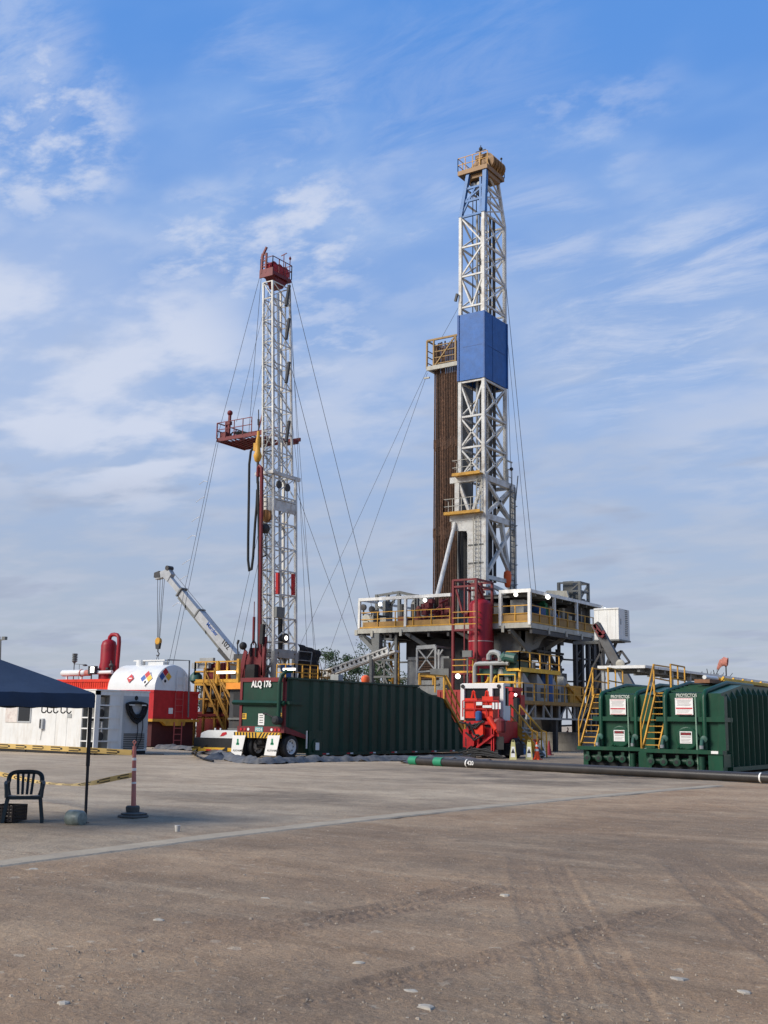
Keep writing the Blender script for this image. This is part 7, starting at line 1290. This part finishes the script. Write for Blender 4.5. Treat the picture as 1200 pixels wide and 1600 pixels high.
def floor_signs():
    for k, (px, py, lab) in enumerate(((802, 1187, 'pale yellow folding floor sign nearest the red truck'), (827, 1187, 'pale yellow folding floor sign left of the orange cone'), (846, 1182, 'grey-white folding floor sign right of the orange cone'))):
        p = PZ(px, py); t = thing('floor_sign', lab, 'floor sign', (p.x, p.y, 0), HEAD+R(-12 if k < 2 else 35), 'folding warning signs by the stairs'); m_ = mat('sign_yellow', (.50, .46, .20), .5, grime=.3) if k < 2 else paper
        for s_ in (-1, 1):
            b = B(); y0, y1 = s_*.20, s_*.02; H_ = .86
            def pt(x, u): return (x, y0+(y1-y0)*u, H_*u)
            vs = [pt(-.17, 0), pt(.17, 0), pt(.09, .98), pt(-.09, .98)]; b.add(vs+[(x, y+.02*-s_, z) for x, y, z in vs], [(0, 1, 2, 3), (7, 6, 5, 4), (0, 4, 5, 1), (1, 5, 6, 2), (2, 6, 7, 3), (3, 7, 4, 0)]); pn = b.build('panel', m_, t, local=True)
            if s_ < 0:
                b = B(); b.quad(*[(x, y-.006, z) for x, y, z in (pt(-.105, .14), pt(.105, .14), pt(.075, .72), pt(-.075, .72))]); pp = b.build('face', paper, pn, local=True)
                b = B(); b.add([(x, y-.010, z) for x, y, z in (pt(-.09, .36), pt(.09, .36), pt(0, .64))], [(0, 1, 2)]); b.build('warning_triangle', ink, pp, local=True) if False else b.build('warning_triangle', ink, t, local=True)
        b = B(); b.path([(-.06, 0, .84), (-.05, 0, .93), (.05, 0, .93), (.06, 0, .84)], .015, 6); b.build('handle', m_, t, local=True)
    def cone(px, py, H_, m_, lab, band):
        p = PZ(px, py); t = thing('traffic_cone', lab, 'traffic cone', (p.x, p.y, 0)); b = B(); w = .20; b.box(p.x-w, p.x+w, p.y-w, p.y+w, 0, .05); b.build('base', m_, t); b = B(); b.lathe((p.x, p.y, .05), [(.16, 0), (.035, H_-.05), (.02, H_-.05)], 18); sh = b.build('cone', m_, t, smooth=True)
        if band:
            for a_, c_ in ((.45, .58), (.72, .84)): b = B(); rr = lambda u: .16+(.035-.16)*u+.004; b.lathe((p.x, p.y, .05+(H_-.05)*a_), [(rr(a_), 0), (rr(c_), (H_-.05)*(c_-a_))], 18); b.build('reflective_band', tankw, sh, smooth=True)
    cone(839, 1187, .85, mat('cone_orange', (.80, .08, .02), .5), 'orange cone with two white bands at the foot of the yellow stairs', True); cone(858, 1180, .80, mat('cone_red', (.22, .02, .03), .5), 'plain dark red cone in front of the concrete wall', False)
    p = PZ(887, 1170); t = thing('delineator_post', 'faded orange delineator post far off against the concrete wall', 'post', (p.x, p.y, 0)); b = B(); b.tube(p+ZA*.1, p+ZA*1.25, .12, 12, .08); b.path([p+ZA*1.2, p+ZA*1.4+XA*.07, p+ZA*1.5], .04, 6); b.build('tube', pinkr, t); b = B(); b.lathe(p, [(.32, 0), (.32, .06), (.1, .12)], 10); b.build('base', pinkr, t); 
    for z in (.5, .9): b = B(); b.tube(p+ZA*z, p+ZA*(z+.12), .118-.03*z, 12); b.build('reflective_band', paper, t)
    a, c = PZ(832, 1172), PZ(872, 1172); b = B(); b.path([a+ZA*.62, c+ZA*.62-XA*.3, c+ZA*.56, c+ZA*.36, c+ZA*.30-XA*.3, a+ZA*.3], .10, 8); tag(b.build('barrier_pipe', mat('pale_red', (.40, .10, .09), .5), smooth=True), 'faded red bent pipe rail low in front of the concrete wall', 'pipe rail')
    p = PZ(817, 1179); tag(B().lathe((p.x, p.y, 0), [(.2, 0), (.22, .1), (.22, .55), (.18, .6)], 14).build('blue_drum', bluep, smooth=True), 'small blue drum under the yellow stairs', 'drum')
floor_signs()
def far_right():
    Y = 72.; q = lambda px, py: PY(px, py, Y); a, c = q(928, 951), q(966, 950); z0, z1 = q(966, 1001).z, c.z; yb = PX(983, 952, c.x).y
    t = thing('white_cabin', 'white ribbed metal cabin high up on the right side of the platform', 'cabin', (c.x, Y, z0)); b = B(); b.box(a.x, c.x, Y, yb, z0+.1, z1); x = a.x+.3
    while x < c.x-.1: b.box(x, x+.04, Y-.015, Y, z0+.15, z1-.05); x += .6
    b.box(a.x, c.x+.04, Y-.05, Y, z1-.06, z1+.03); b.build('walls', cabin, t)
    b = B(); b.box(a.x, c.x+.05, Y-.05, yb+.05, z0, z0+.1); b.bar((a.x-2, Y+1, z0+.0), (c.x, Y+1, z0), .2); b.build('floor_frame', greys, t)
    b = B(); [b.box(c.x+.005, c.x+.02, yb-.8, yb-.35, z0+.4+i*.13, z0+.46+i*.13) for i in range(14)]; b.build('louvre', greys, t); b = B(); b.box(c.x+.001, c.x+.01, Y+.35, Y+.42, z0+1.1, z0+1.5); b.build('mark', ink, t)
    b = B(); b.bar((c.x-.6, Y+1.0, z0), (a.x-2.5, Y+1.5, 0), .16); b.bar((a.x, Y+1.4, 0), (a.x, Y+1.4, z0), .2); b.build('support', darks, t)
    # chute
    p = lambda px, py: PY(px, py, 70.); t = thing('pipe_chute', 'dark grey sloping pipe chute descending right from the platform', 'chute', p(985, 1070)); b = B(); A, E_ = p(932, 975), p(992, 1082); b.bar(A, E_, .45, .42); b.bar(A-YA*.3, E_-YA*.3, .1, .55); b.build('trough', mat('chute_grey', (.10, .10, .10), .6, grime=.5), t)
    b = B(); [b.bar(p(*s_), p(*e), .12) for s_, e in (((936, 1000), (905+40, 1062)), ((945, 1008), (925, 1045)), ((950, 1010), (975, 1070)), ((962, 1022), (971, 1017)), ((971, 1017), (984, 1035)), ((971, 1017), (965, 1030)), ((984, 1035), (975, 1038)), ((940, 1005), (962, 1052)), ((958, 1030), (930, 1062)))]; b.build('bracing', darks, t)
    b = B(); [b.bar(p(*s_)-YA*.5, p(*e)-YA*.5, .22) for s_, e in (((934, 977), (944, 990)), ((940, 994), (950, 988)), ((934, 977), (936, 984)), ((937, 986), (948, 996)))]; b.build('red_clamp', mred, t); b = B(); b.lathe(p(972, 1038)-YA*.4, [(.15, 0), (.3, .05), (.3, .15), (.15, .2)], 16, 'y'); b.build('pulley', cream, t)
    # far lamp pole
    q = lambda px, py: PY(px, py, 90.); t = thing('light_pole', 'grey floodlight pole at the far left edge above the canopy', 'lamp post', (q(1, 1100).x, 90, 0)); b = B(); b.tube((q(1, 1100).x, 90, 0), q(1, 999), .10, 8); b.bar(q(-4, 1001), q(8, 999), .12); b.build('pole', greys, t)
    for px in (-4, 7): b = B(); g = q(px, 998); b.box(g.x-.3, g.x+.3, 89.8, 90.2, g.z-.15, g.z+.25); b.build('lamp_head', greys, t)
far_right()
